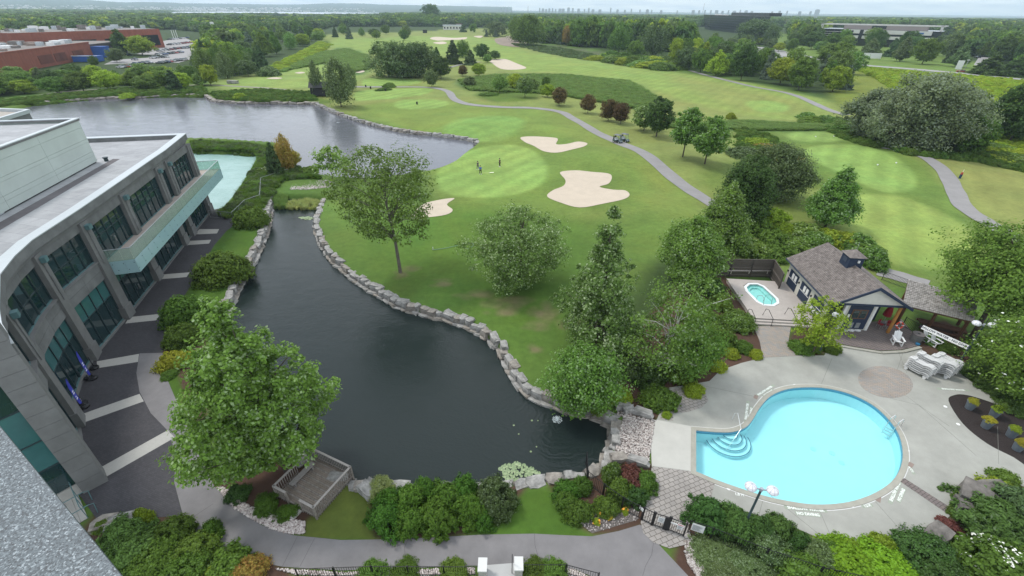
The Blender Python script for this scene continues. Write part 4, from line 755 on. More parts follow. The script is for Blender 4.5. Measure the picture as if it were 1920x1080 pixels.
# hedges and beds around the pool, front right
for x, y, w, h, lb in [(1325,975,70,1.6,'dark clipped yew right of the gate, nearest the gate'),(1372,990,74,1.6,'dark clipped yew in front of the lamp post'),(1415,1000,60,1.4,'dark clipped yew right of the lamp post foot'),(1455,1000,56,1.3,'dark yew with a thin top right of the lamp post'),(1492,1024,40,1.2,'small dark yew at the deck edge')]: s_((x,y),w,h,'needle','yew',lb,nm='yew')
for x,y,w,h,k,c,lb,fl in [(1440,1030,80,1.1,'fine','grey','grey twiggy shrub behind the black fence',0),(1530,1045,70,1.0,'fine','grey','grey-green heather mound at the fence',0),(1515,1025,30,.6,'dome','lime','small bright bush at the deck edge below the pool',0),(1555,1030,30,.6,'dome','green','small green bush at the deck edge below the pool, right of the bright one',0),(1592,1028,34,.6,'dome','lime','tiny bright bush at the bottom of the pool deck',0),(1648,1024,44,.8,'loose','lime','light green bush at the bottom edge of the pool deck',0),
 (1590,1062,120,.7,'dome','ivy','bright green ivy mound at the bottom of the picture, left part',0),(1660,1065,110,.7,'dome','ivy','bright green ivy mound at the bottom of the picture, right part',0),(1500,1075,90,.9,'loose','green','green bush at the bottom edge left of the ivy',0),(1730,1045,110,1.3,'fine','dark','dark fine-leaved shrub between ivy and white flowering shrub',0),(1760,1085,100,1.2,'fine','dark','dark shrub at the bottom edge below the fine-leaved one',0),
 (1868,1070,150,1.5,'dome','green','broad shrub covered in white flower heads at the bottom right',170),(1935,1090,120,1.5,'dome','green','white flowering shrub cut by the bottom right corner',110),(1850,985,120,1.6,'needle','dark','dark spreading conifer above the white flowering shrub',0),(1905,960,90,1.7,'needle','spruce','dark conifer at the right edge above the white flowering shrub',0),(1860,925,60,.9,'loose','lime','light green bush behind the boulders at right',0),(1830,950,50,.7,'loose','lime','yellow-green low bush among the boulders at right',0),(1880,905,50,.8,'loose','green','green bush at the deck edge above the boulders',0),(1790,965,26,.5,'loose','green','small green bush under the lowest boulder',0),(1775,985,34,.4,'loose','purple','reddish low plant beside the boulders',0),(1765,1005,34,.5,'loose','green','small bush right of the lone boulder',0),
 (1340,1045,90,.35,'fine','grey','grey-green creeping groundcover beside the pebble strip',0),(1400,1065,90,.4,'fine','grey','grey-green creeping groundcover along the black fence',0),(1365,1085,90,.4,'fine','grey','creeping groundcover cut by the bottom edge',0),
 (1775,655,36,.6,'dome','green','small green bush beside the sun lounger stacks',0),(1748,640,40,.7,'dome','green','green bush between patio and sun lounger stacks',0),(1830,700,60,1.0,'needle','dark','dark shrub at the foot of the right lamp post',0),(1875,740,60,1.0,'needle','dark','dark shrub beside the grass strip at right',0),(1850,670,70,1.8,'loose','green','tall green bush behind the right lamp post',0),(1910,770,50,1.0,'needle','dark','dark shrub at the right edge above the planting bed',0)]: s_((x,y),w,h,k,c,lb,flowers=fl)
# bottom left garden
for x,y,w,h,k,c,lb in [(330,1010,80,1.4,'fine','green','round pale green bush at the path corner'),(240,1010,70,1.5,'needle','yew','dark feathery conifer beside the two flat boulders'),(265,1045,100,1.5,'needle','yew','dark feathery conifer in the lower left garden'),(300,1060,110,1.5,'fine','green','large green mound in the lower left garden'),(370,1045,90,1.3,'fine','green','green mound right of the large one'),(350,1090,110,1.4,'fine','green','green mound at the bottom edge'),(430,1075,90,1.2,'loose','green','mixed green bush along the path at the bottom'),(470,1080,70,1.2,'fine','autumn','reddish-brown shrub along the path at the bottom'),(400,1000,40,.9,'loose','juniper','small bright bush at the inside of the path bend'),(215,1060,60,1.0,'loose','maple','light green bush next to the granite ledge'),(270,975,34,.9,'loose','lime','yellow-green bush at the edge of the dark pavers'),(195,990,26,.6,'loose','green','small bush by the stair'),(405,1085,50,.8,'loose','lime','lime bush at the bottom edge'),(500,950,46,.8,'needle','juniper','dark grass-like shrub under the front maple'),(540,965,36,.7,'needle','juniper','small dark shrub beside the deck step'),(450,930,40,.9,'loose','dark','dark bush at the foot of the front maple')]: s_((x,y),w,h,k,c,lb)
for x in (700,760,850,1000,1040): s_((x,1078),60,.5,'fine','green','low clipped hedge plant along the bottom fence','hedge plants along the bottom fence')
# mid distance bushes
for x,y,w,h,k,c,lb in [(505,143,40,4,'loose','grey','grey bush at the left end of the left fairway'),(240,183,28,1.4,'loose','lime','yellow-green bush on the far bank of the lake'),(450,186,22,1.8,'loose','lime','bright bush on the far bank by the pond path'),(435,186,14,1.6,'loose','green','dark bush left of the bright one on the far bank'),(1390,290,60,1.6,'loose','grey','grey bush in the rough right of the matching trees'),(1420,270,50,1.4,'loose','lime','low green bush mound in the rough'),(1570,228,26,1.3,'dome','dark','dark round bush beside the end of the far cart path'),(1370,222,16,1.8,'loose','lime','bright bush at the reed edge'),(1470,300,60,1.2,'loose','autumn','dry brownish weeds beside the long tee'),(1440,280,50,1.1,'loose','autumn','dry brownish weeds above the round grey-green tree'),(730,163,26,1.6,'loose','green','bush above the first tees'),(720,170,30,.8,'fine','green','low plants by the cart path'),(918,180,40,.8,'fine','green','low tuft on the mound left of the pale tree'),(1880,300,60,1.6,'loose','green','bush in the weeds right of the east path'),(1900,230,80,2.5,'loose','dark','bush at the right edge of the meadow'),(1150,205,30,.9,'loose','grey','weeds under the red-leaved row')]: s_((x,y),w,h,k,c,lb)
def bushfield(n, px, kinds, hr, wr, cols, label, group, seed):
    rg = random.Random(seed); pl = GL(px); xs = [p[0] for p in pl]; ys = [p[1] for p in pl]; k = 0
    while k < n:
        x, y = rg.uniform(min(xs), max(xs)), rg.uniform(min(ys), max(ys))
        if not inpoly(pl, x, y): continue
        k += 1; w = rg.uniform(*wr); t = thing('shrub', label, 'shrub', (x, y, hz(x, y)), rg.random()*6, group); kk = rg.choice(kinds)
        o = link('foliage', SB[kk][k % len(SB[kk])], L_[rg.choice(cols)], t); o.scale = (w, w*.9, 2*rg.uniform(*hr))
bushfield(34, [(1110,112),(1150,106),(1290,125),(1290,140),(1200,128)], ['loose'], (2.5, 4.5), (9, 14), ['green','maple','lime'], 'rounded shrub of the overgrown bank along the long fairway', 'shrubs of the overgrown bank', 11)
bushfield(16, [(1830,270),(1960,290),(1960,320),(1860,305)], ['loose'], (1, 2), (5, 8), ['green','maple','lime'], 'leafy bush in the weeds above the east path', 'bushes above the east path', 12)
bushfield(12, [(1480,215),(1600,232),(1620,262),(1560,245)], ['loose'], (.8, 1.8), (4, 7), ['green','maple'], 'leafy bush by the reeds before the willow clump', 'bushes before the willow clump', 13)
# ---- reeds, meadow and weeds: nobody could count the blades
def tufts(name, px, n, hr, wr, m, srck=0, seed=0, world=None, z=None, kind='tuft'):
    rg = np.random.default_rng(seed); pl = world or GL(px); xs = [p[0] for p in pl]; ys = [p[1] for p in pl]
    X = rg.uniform(min(xs), max(xs), n*6); Y = rg.uniform(min(ys), max(ys), n*6); k = inside(pl, X, Y); X = X[k][:n]; Y = Y[k][:n]
    Z = HT(X, Y, z is None) if z is None else np.full(len(X), z); key = (kind, srck)
    if z is None:
        Z = np.maximum(Z, -1.0)
    if key not in TSRC: return
    h = rg.uniform(*hr, len(X))*(2 if kind == 'loose' else 1); w = rg.uniform(*wr, len(X)); wood(name, np.stack([X, Y, Z], 1), np.stack([w, w, h], 1), TSRC[key], m)
TSRC = {}
a_ = s_((1500,232),14,1.5,'tuft','reed','clump of reeds in front of the willow clump'); TSRC[('tuft', 0)] = a_.children[0]
b_ = s_((1850,160),16,1.2,'loose','meadow','yellow-green weed bush in the roadside meadow'); TSRC[('loose', 0)] = b_.children[0]
tufts('reed_bed', [(860,152),(930,141),(1060,141),(1180,155),(1230,185),(1243,204),(1190,205),(1120,192),(1040,180),(960,174),(880,170)], 5200, (.7, 1.3), (1.6, 2.6), L_['reed'], seed=1)
tufts('reed_bed', [(1235,236),(1400,226),(1560,236),(1600,244),(1400,243),(1240,240)], 1500, (.4, .8), (1.5, 2.5), L_['reed'], seed=2)
tufts('reed_bed', [(600,100),(650,92),(690,106),(690,130),(650,138),(610,118),(545,130),(520,138),(560,115)], 2600, (.8, 1.4), (2.5, 4), L_['reed'], seed=3)
tufts('roadside_meadow', [(1600,128),(1920,155),(2000,300),(1900,300),(1800,250),(1650,150)], 3800, (.8, 1.7), (1.8, 3.6), L_['meadow'], seed=4, kind='loose')
tufts('weeds', [(0,190),(200,172),(380,164),(390,178),(200,180),(0,200)], 700, (.5, 1.2), (1.2, 2.5), L_['green'], seed=5, kind='loose')
tufts('weeds', [(400,176),(480,170),(590,174),(590,190),(480,190),(405,186)], 600, (.5, 1.1), (1.2, 2.5), L_['green'], seed=6, kind='loose')
tufts('weeds', [(490,135),(560,103),(600,80),(620,84),(600,98),(540,128)], 500, (.7, 1.6), (3, 5), L_['meadow'], seed=7, kind='loose')
tufts('weeds', [(1385,240),(1450,255),(1530,340),(1500,350),(1430,320),(1380,280)], 260, (.4, 1.0), (1, 2.2), L_['green'], seed=8, kind='loose')
tufts('weeds', [(1560,240),(1620,262),(1700,300),(1830,305),(1960,330),(1960,290),(1800,270),(1650,250)], 700, (.5, 1.3), (1.2, 2.6), L_['green'], seed=9, kind='loose')
tufts('weeds', [(955,82),(1010,97),(1060,107),(1100,112),(1120,104),(1060,92),(1000,84)], 500, (.6, 1.4), (2, 4), L_['grey'], seed=10, kind='loose')
# the spit between lagoon and lake
SPIT = [(360,268),(410,268),(470,272),(520,276),(545,290),(552,312),(565,322),(600,336),(550,338),(525,346),(520,352),(505,375),(500,375),(490,395),(470,392),(440,402),(430,410),(410,405),(440,378),(462,345),(478,318),(488,298),(478,288),(420,282),(360,282)]
tufts('spit_grass', SPIT, 1900, (.35, .9), (.8, 1.6), L_['green'], seed=11)
tufts('spit_weeds', SPIT, 420, (.4, .9), (.7, 1.4), L_['grey'], seed=12, kind='loose')
tufts('bank_reeds', [(540,372),(575,370),(606,374),(606,384),(560,386),(530,384)], 170, (.5, 1.0), (.5, .9), L_['pale'], seed=13, z=-.8)
tufts('bank_reeds', [(514,366),(536,364),(536,384),(514,384)], 90, (.8, 1.3), (.6, .9), L_['reed'], seed=14, z=-.8)
tufts('pool_bank_weeds', [(1545,150+90),(1600,246),(1660,280),(1640,284),(1580,262)], 160, (.5, 1), (1, 2), L_['green'], seed=16, kind='loose')
for i,(x,y,w,h,k,c,lb) in enumerate([(515,300,30,1.2,'loose','green','bush with white umbels at the lagoon edge of the spit'),(500,325,30,.9,'loose','maple','light green bush on the lagoon side of the spit'),(480,350,30,.8,'loose','green','bush low on the lagoon bank'),(580,325,34,1.0,'loose','green','grassy bush at the tip of the spit')]): s_((x,y),w,h,k,c,lb,flowers=30 if i<2 else 0)
# pebbles: beds of river stones
def pebbles(name, px, n, r, seed, cols=None, z=.0, world=None):
    rg = np.random.default_rng(seed); pl = world or GL(px); xs = [p[0] for p in pl]; ys = [p[1] for p in pl]; X = rg.uniform(min(xs), max(xs), n*8); Y = rg.uniform(min(ys), max(ys), n*8); k = inside(pl, X, Y); X = X[k][:n]; Y = Y[k][:n]; n = len(X)
    base = np.array([(1, 0, 0), (0, 1, 0), (-1, 0, 0), (0, -1, 0), (.1, .1, 1), (0, 0, -.6)], float); s = rg.uniform(.55, 1.5, (n, 1, 1))*r; V = base[None]*s*rg.uniform(.7, 1.3, (n, 6, 3))*[1, 1, .7]
    a = rg.random(n)*6.28; ca, sa = np.cos(a)[:, None], np.sin(a)[:, None]; V = np.stack([V[:, :, 0]*ca-V[:, :, 1]*sa, V[:, :, 0]*sa+V[:, :, 1]*ca, V[:, :, 2]], 2)+np.stack([X, Y, np.full(n, z+.03)+rg.random(n)*.04], 1)[:, None, :]
    fb = np.array([(0, 1, 4), (1, 2, 4), (2, 3, 4), (3, 0, 4), (1, 0, 5), (2, 1, 5), (3, 2, 5), (0, 3, 5)]); Fc = (fb[None]+(np.arange(n)*6)[:, None, None]).reshape(-1, 3)
    link(name, rawmesh(name, V.reshape(-1, 3), Fc), leafmat('river_pebble', (.26, .22, .20), (.66, .62, .58), .55, .45, 0.0), kind='stuff')
    sheet(name+'_bed', pl, z+.012, mat('pebble_grit', (.13, .115, .105), .95, .4, 14), kind='structure')
pebbles('pebble_strip', [(405,913),(424,916),(440,932),(470,950),(510,965),(545,975),(572,978),(571,1001),(540,1000),(510,992),(470,972),(440,952)], 2600, .075, 1)
pebbles('pebble_basin', [(1170,777),(1228,788),(1216,868),(1150,858)], 2600, .07, 2)
pebbles('pebble_strip', [(515,1066),(640,1074),(760,1070),(890,1064),(890,1076),(700,1082),(560,1078)], 1500, .06, 3)
pebbles('pebble_strip', [(1040,1062),(1080,1070),(1112,1086),(1100,1094),(1060,1076),(1020,1066)], 500, .06, 4)
pebbles('pebble_strip', [(1284,1016),(1298,1010),(1304,1040),(1332,1086),(1320,1100),(1292,1060),(1284,1036)], 900, .07, 5)
pebbles('pebble_dam', [(545,346),(575,342),(612,338),(628,344),(615,352),(575,356),(545,356)], 1400, .16, 6, z=.0)
pebbles('loose_pebbles', [(1185,760),(1160,772),(1150,778),(1168,782),(1200,775)], 130, .07, 7)
pebbles('flower_bed_stones', [(1060,960),(1110,1000),(1195,975),(1200,950),(1140,960)], 300, .05, 8)
# ---- stones of the pond banks
RK = []
for i in range(9):
    bm = bmesh.new(); bmesh.ops.create_cube(bm, size=1); bmesh.ops.subdivide_edges(bm, edges=bm.edges[:], cuts=1, use_grid_fill=True)
    rr_ = random.Random(i+40)
    for v in bm.verts:
        k = .97 if sum(abs(c) > .4 for c in v.co) == 3 else (1.0 if sum(abs(c) > .4 for c in v.co) == 2 else 1.03)
        v.co = Vector([c*k+rr_.uniform(-.11, .11) for c in v.co])
    me = bpy.data.meshes.new('stone'); bm.to_mesh(me); bm.free(); RK.append(me)
rock = mat('limestone', (.16, .157, .147), .92, .28, 1.6, .7, bscale=9, col2=(.36, .35, .33)); rock2 = mat('brown_limestone', (.17, .15, .13), .92, .3, 1.6, .7, bscale=9, col2=(.31, .285, .25)); rock3 = mat('dark_boulder', (.085, .078, .070), .9, .35, 1.3, .7, bscale=7, col2=(.17, .155, .14))
def stone(parent, x, y, z, sx, sy, sz, rz, m=None, top=False):
    me = random.choice(RK); o = link('stone', me, m or (rock if random.random() < .75 else rock2), parent); L0 = parent.location if parent else Vector((0, 0, 0))
    o.location = Vector((x, y, z))-L0; o.scale = (sx, sy, sz); o.rotation_euler = (random.uniform(-.08, .08), random.uniform(-.08, .08), rz); return o
def bank(label, pts, size, m=None, lower=True, zz=-.32, hgt_=.85, z=WZ, off=.3, close=False):
    P = smooth(GL(pts, z), 6, False); t = thing('stone_bank', label, 'stone wall', (*P[len(P)//2], 0)); i = 0; cur = np.array(P[0]); acc = 0; step = size
    for a, b in zip(P[:-1], P[1:]):
        a = np.array(a); b = np.array(b); d = np.linalg.norm(b-a); u = (b-a)/(d+1e-9)
        while acc < d:
            p = a+u*acc; w = size*random.uniform(.65, 1.5); n = np.array([-u[1], u[0]]); rz = math.atan2(u[1], u[0])+random.uniform(-.3, .3); q = p+n*(-off+random.uniform(-.15, .12)); hh = hgt_*random.uniform(.7, 1.25)
            stone(t, q[0], q[1], zz+hh*.0+random.uniform(-.06, .08), w*1.02, size*random.uniform(.7, .95), hh, rz, m)
            if lower: stone(t, p[0]+n[0]*.05, p[1]+n[1]*.05, -.85+random.uniform(-.04, .05), w*1.15, size*.7, .5, rz, rock2 if random.random() < .4 else m)
            acc += w*.96
        acc -= d
    return t
# near pond polygon runs clockwise seen from above along these photo points: water on the right hand side
bank('row of pale limestone blocks along the lawn side of the near pond', [(607,378),(598,400),(592,425),(598,450),(615,480),(640,505),(670,530),(705,552),(745,575),(790,590),(840,603),(880,617),(915,638),(938,662),(952,690),(975,728),(1010,752),(1055,768),(1110,782),(1142,798)][::-1], .95, off=.3)
bank('row of limestone blocks along the plaza side of the narrow pond', [(512,376),(507,402),(502,430),(492,458),(478,490),(463,515),(449,540),(438,565),(425,595),(415,640),(422,700)], 1.0, off=.35)
bank('limestone blocks along the pond behind the front maple and the juniper hedge', [(422,700),(450,760),(500,815),(560,858),(600,885),(640,905),(680,915),(740,920),(820,920),(900,918),(960,914),(1010,908),(1060,900),(1100,895),(1125,882)], .95, off=.3)
bank('stacked stone edge between the pond corner and the pebble basin', [(1125,882),(1138,850),(1146,820),(1144,798)], .8, off=.3)
bank('low stone edge along the far bank of the lake', [(60,196),(100,193),(180,187),(260,184),(340,181),(382,181),(402,190),(440,194),(520,195),(590,196)][::-1], 2.2, m=rock2, lower=False, hgt_=.8, zz=-.5, off=.2)
bank('stone edge along the golf side of the lake ending in a point', [(590,196),(612,205),(640,217),(690,233),(760,249),(830,257),(890,266),(893,272)][::-1], 1.5, hgt_=.8, zz=-.45, off=.1)
bank('flat stones edging the pebble dam', [(525,356),(545,350),(575,344),(600,340)], .9, lower=False, hgt_=.4, zz=-.15, off=.0)
def boulder(c, w, d, h, rz, label, m=None, z=0):
    x, y = G(*c); t = stone(None, x, y, z+h*.35, w, d, h, rz, m); t.name = 'boulder'; return tag(t, label, 'boulder')
boulder((1848,930),2.3,1.3,1.1,.1,'uppermost of the three big dark boulders at the right deck edge',rock3); boulder((1818,942),2.0,1.6,1.2,.7,'largest middle boulder of the three at the right deck edge',rock3); boulder((1812,960),1.6,1.1,.9,-.4,'lowest of the three dark boulders at the right deck edge, beside the paver strip',rock3); boulder((1750,1008),1.5,1.0,.9,.5,'lone dark boulder at the lower right edge of the pool deck',rock3); boulder((1888,945),1.0,.8,.6,.3,'small brown boulder half hidden in the bushes at right',rock3)
boulder((200,985),1.3,.8,.6,.4,'flat brownish boulder at the edge of the dark pavers by the stair',rock2); boulder((232,982),1.5,.8,.6,.3,'pale flat boulder right of the brownish one at the paver edge',rock)
boulder((1205,778),1.5,.6,.7,-.5,'triangular pale boulder at the upper right corner of the pebble basin'); boulder((1178,772),.9,.6,.6,.2,'small pale boulder at the top of the pebble basin'); boulder((1195,868),1.5,.6,.6,-.35,'long pale boulder at the lower right corner of the pebble basin'); boulder((1158,862),1.1,.7,.6,.2,'pale boulder at the lower left corner of the pebble basin')
boulder((1168,765),1.2,.6,.5,.1,'flat stone slab on top of the bank left of the pebble basin'); boulder((676,915),.7,.6,.5,.2,'small pale stone beside the overlook deck'); boulder((690,925),1.3,.8,.7,-.7,'large rough stone right of the overlook deck'); boulder((438,157),4,2,1.6,.1,'pile of white rocks at the left end of the left fairway',rock)
# ---------------------------------------------------------------- the conference building
conc_d = mat('facade_concrete', (.165, .17, .168), .85, .30, .5, .25, bscale=20, detail=9); conc_c = mat('column_concrete', (.17, .172, .168), .85, .15, .9, .2, bscale=20)
core = mat('joint_dark', (.05, .05, .05), .9, .1); roofm = brickmat('roof_pavers', (.31, .318, .33), (.36, .368, .38), (.23, .235, .24), 3.0, 1.5, .02, R(14), .85, .1, noise=.16); capm = mat('metal_cap', (.48, .52, .54), .4, .04, metal=.3)
glassm = mat('window_glass', (.012, .036, .040), .04, .25, .3, metal=.0, spec=1.0); glass2 = mat('tinted_pane', (.05, .15, .15), .08, .2, .4, spec=.9); frame = mat('window_frame', (.03, .05, .055), .4, .1); teal_fr = mat('teal_frame', (.10, .19, .20), .45, .1)
bt = thing('conference_building', 'grey concrete conference building with curved glazed front and flat roof at left', 'building', (-42, 40, 0))
S_ = [(-48.2,68.4),(-45.9,59.7),(-45.1,56.6),(-42.5,47.1),(-40.4,39.3),(-38.8,32.7),(-33.8,24.8),(-28.3,19.8)]
MIDS = {5: [(-37.6,29.9),(-36.0,27.1)], 6: [(-32.1,23.0),(-30.3,21.3)]}
def unit(a, b): d = math.dist(a, b); return ((b[0]-a[0])/d, (b[1]-a[1])/d)
ZT = 11.2
q1, q2 = G(104, 919), G(148, 895); ud = unit(q2, q1); E1 = (S_[-1][0]+ud[0]*16, S_[-1][1]+ud[1]*16)
back = [(-60.8,66.0),(-74,61)]
foot = [(-48.9,68.9)]+S_[1:6]+MIDS[5]+[S_[6]]+MIDS[6]+[S_[7], E1, (-62, 12), (-86, 40), (-76, 60.5), (-60.8, 66.0)]
inner = offset_poly(foot, -.45)
MB().prism(offset_poly(foot, -.30), 0.02, ZT).build('wall_core', core, bt)
MB().prism(offset_poly(foot, -.5), ZT, ZT+.2).build('roof', roofm, bt)
outer = offset_poly(foot, .38); mid = offset_poly(foot, .12)
def bandring(name, outr, inn, z0, z1, m):
    n = len(outr); V = [(*p, z1) for p in inn]+[(*p, z1) for p in outr]+[(*p, z0) for p in inn]+[(*p, z0) for p in outr]; Fc = []
    for i in range(n):
        j = (i+1) % n; Fc += [(i, n+i, n+j, j), (n+i, 3*n+i, 3*n+j, n+j), (3*n+i, 2*n+i, 2*n+j, 3*n+j), (2*n+i, i, j, 2*n+j)]
    return link(name, rawmesh(name, V, Fc), m, bt, -bt.location)
bandring('cornice', mid, inner, 10.75, 11.15, conc_c); bandring('parapet', outer, inner, 11.15, 11.92, conc_d); bandring('parapet_cap', offset_poly(foot, .43), offset_poly(foot, -.5), 11.92, 12.0, capm)
# dark drainage strip on the roof
rs = [G(235, 288, 11.4), G(225, 287, 11.4), G(0, 420, 11.4), G(0, 402, 11.4)]
rs = [(-50.0,57.6),(-50.9,57.7),(-45.7,37),(-43.2,27.5),(-42.1,28.0),(-44.6,37.2)]
MB().prism(rs, ZT+.2, ZT+.215).build('roof_gutter', mat('roof_membrane', (.13, .12, .125), .9, .2, .4), bt)
def panels(A, B, z0, z1, nx, nz, d=.0, th=.12, m=None, gap=.025, a0=0, a1=None):
    Ln = math.dist(A, B); a1 = Ln if a1 is None else a1
    for i in range(nx):
        for j in range(nz):
            x0 = a0+(a1-a0)*i/nx+gap/2; x1 = a0+(a1-a0)*(i+1)/nx-gap/2; y0 = z0+(z1-z0)*j/nz+gap/2; y1 = z0+(z1-z0)*(j+1)/nz-gap/2
            MB().lbox(A, B, x0, x1, -.35, d, y0, y1).build('wall_panel', m or conc_d, bt)
def glazing(A, B, z0, z1, n, rows, rec=.22, door=None):
    Ln = math.dist(A, B); fr = MB().lbox(A, B, 0, Ln, -rec-.1, -rec+.04, z0-.08, z0).build('window_frame', teal_fr, bt); MB().lbox(A, B, 0, Ln, -rec-.1, -rec+.04, z1, z1+.08).build('window_head', teal_fr, bt)
    zs = [z0]+[z0+(z1-z0)*r for r in rows]+[z1]
    for i in range(n):
        for j in range(len(zs)-1):
            MB().lbox(A, B, Ln*i/n+.04, Ln*(i+1)/n-.04, -rec-.06, -rec-.03, zs[j]+.03, zs[j+1]-.03).build('window_pane', glassm if j < len(zs)-2 or z0 > 4 else glass2, fr, False)
    mu = MB()
    for i in range(n+1): x = min(max(Ln*i/n, .04), Ln-.04); mu.lbox(A, B, x-.04, x+.04, -rec-.06, -rec+.05, z0, z1)
    mu.build('mullion', frame, fr, False)
    if len(zs) > 2:
        m3 = MB()
        for z in zs[1:-1]: m3.lbox(A, B, 0, Ln, -rec-.05, -rec+.03, z-.035, z+.035)
        m3.build('transom', frame, fr, False)
    if door is not None:
        x = Ln*door; MB().lbox(A, B, x-.05, x-.01, -rec+.05, -rec+.13, z0+.8, z0+1.4).lbox(A, B, x+.05, x+.09, -rec+.05, -rec+.13, z0+.8, z0+1.4).build('door_handle', steel, fr, False)
bays = []
for i in range(7):
    ch = [S_[i]]+MIDS.get(i, [])+[S_[i+1]]; bays.append(ch)
cwid = .62
for i, ch in enumerate(bays):
    last = len(ch)-2
    for k in range(len(ch)-1):
        A, B = ch[k], ch[k+1]; u = unit(A, B); Ln = math.dist(A, B)
        s0 = cwid if k == 0 else 0; s1 = cwid if k == last else 0
        # direction runs towards the camera: right-hand side is -x, so build from B to A to have the outside on the right
        A2, B2 = (B[0]-u[0]*s1, B[1]-u[1]*s1), (A[0]+u[0]*s0, A[1]+u[1]*s0); L2 = math.dist(A2, B2); n = max(1, round(L2/1.35)); narrow = i == 1
        if i >= 4: lo, up_ = (.25, 4.9), (6.9, 9.9)
        else: lo, up_ = (.25, 4.5), (6.15, 9.7)
        MB().lbox(A2, B2, 0, L2, -.35, .02, .03, lo[0]-.09).build('plinth', conc_c, bt)
        glazing(A2, B2, lo[0], lo[1], n, [.62] if i >= 4 else [.75], door=.5 if (k == 0 and i in (0, 2, 3)) else None)
        glazing(A2, B2, up_[0], up_[1], n, [.5] if i >= 4 else [.66], door=.5 if (k == 0 and i in (0, 2, 3)) else None)
        panels(A2, B2, lo[1]+.09, up_[0]-.17, max(1, round(L2/2.3)), 2 if i >= 4 else 1)
        panels(A2, B2, up_[1]+.09, 10.75, max(1, round(L2/2.3)), 1)
        if i >= 4: MB().lbox(A2, B2, 0, L2, -.25, .14, up_[0]-.17, up_[0]-.085).build('window_sill', conc_c, bt)
for i, p in enumerate(S_[:-1]):
    a = S_[max(i-1, 0)]; b = S_[i+1]; u = unit(b, a)
    if i == 0: p = (p[0]-u[0]*.55, p[1]-u[1]*.55)
    A = (p[0]-u[0]*cwid, p[1]-u[1]*cwid); B = (p[0]+u[0]*cwid, p[1]+u[1]*cwid)
    MB().lbox(A, B, 0, 2*cwid, -.5, .22, 1.45, 10.74).build('column', conc_c, bt); MB().lbox(A, B, -.08, 2*cwid+.08, -.5, .34, .03, 1.44).build('column_base', conc_c, bt)
    MB().lbox(A, B, cwid-.12, cwid+.12, .22, .30, 6.4, 10.2).build('column_rib', conc_d, bt)
    if i: MB().lbox(A, B, .35, .9, .25, .62, 10.0, 10.45).build('wall_lamp', teal_fr, bt)
# the big near pier with its stepped stone blocks and the glass end wall
u = unit(S_[7], S_[6]); A = (S_[7][0]-u[0]*.5, S_[7][1]-u[1]*.5)
for k in range(15): MB().lbox(A, (A[0]+u[0]*2, A[1]+u[1]*2), 0, 1.35, -1.0, .35, .03+k*1.02, .03+k*1.02+1.0).build('pier_block', conc_c, bt)
A2 = E1; B2 = (S_[7][0]+ud[0]*.6, S_[7][1]+ud[1]*.6); L2 = math.dist(A2, B2)
for lv, (z0, z1, mm) in enumerate([(.9, 3.0, glassm), (3.1, 5.1, glass2), (5.2, 7.6, glass2), (7.7, 10.6, glassm), (10.7, 13.2, glass2), (13.3, 15.4, glassm)]):
    for k in range(6): MB().lbox(A2, B2, L2*k/6+.04, L2*(k+1)/6-.04, .08, .12, z0, z1).build('window_pane', mm, bt)
    MB().lbox(A2, B2, 0, L2, .06, .16, z1, z1+.1).build('transom', frame, bt)
MB().lbox(A2, B2, 0, L2, -.2, .2, .03, .85).build('end_wall_base', strip, bt)
for c in ((201,377,.0),(248,375,0)): pass
# penthouse block on the roof
hp = 16.6; pa, pb = (-51.7, 56.2), (-43.4, 24.5); w1 = G(0, 227, hp); pc = G(145, 222, hp); uu = unit(pc, w1); pd_ = (pa[0]+uu[0]*22, pa[1]+uu[1]*22); pe = (pb[0]-20, pb[1]-4)
pf = [pa, pd_, pe, pb]; green = mat('pale_cladding', (.47, .53, .49), .6, .06, .35, .05)
MB().prism(offset_poly(pf, -.1), ZT+.2, hp-.5).build('penthouse_core', core, bt)
A, B = pb, pa; Ln = math.dist(A, B); zr = [ZT+.35, 12.3, 12.75, 13.9, 14.25, 15.6, hp-.25]
for i in range(4):
    for j in range(6): MB().lbox(A, B, Ln*i/4+.015, Ln*(i+1)/4-.015, -.1, .06 if j % 2 else .04, zr[j]+.01, zr[j+1]-.01).build('cladding_panel', green, bt)
A, B = pa, pd_; Ln = math.dist(A, B)
for i in range(3): MB().lbox(A, B, Ln*i/3+.015, Ln*(i+1)/3-.015, -.1, .05, ZT+.35, hp-.25).build('cladding_panel', green, bt)
MB().prism(offset_poly(pf, -.35), hp-.5, hp-.4).build('penthouse_roof', roofm, bt)
bandring('penthouse_parapet', offset_poly(pf, .12), offset_poly(pf, -.3), hp-.24, hp-.04, conc_c); bandring('penthouse_cap', offset_poly(pf, .15), offset_poly(pf, -.33), hp-.04, hp+.05, capm)
MB().lbox((-47.3,39.6), (-47.0,38.4), 0, 1.1, .05, .6, ZT+.25, ZT+.8).build('roof_vent', capm, bt)
# third block further back
g3 = G(52, 205, 14.5); blk = [g3, (g3[0]-24, g3[1]+3), (g3[0]-20, g3[1]-22), (g3[0]+5.5, g3[1]-20)]
MB().prism(blk, 0, 14.0).build('rear_block', conc_d, bt); MB().prism(offset_poly(blk, -.3), 14.0, 14.1).build('rear_block_roof', mat('tan_roof', (.36, .33, .29), .9, .08), bt)
bandring('rear_block_parapet', offset_poly(blk, .2), offset_poly(blk, -.25), 14.0, 14.5, capm)
# roof details
for c, zz in (((200,302),ZT+.2),): x, y = G(*c, zz); MB().lathe([(.22, 0), (.22, .35), (.3, .4), (.3, .5)], 10, (x, y), zz).build('roof_pipe', frame, bt)
for c in ((218,254),(99,229)): pass
# security cameras on the wall
for c in ((55, 6.0),): pass
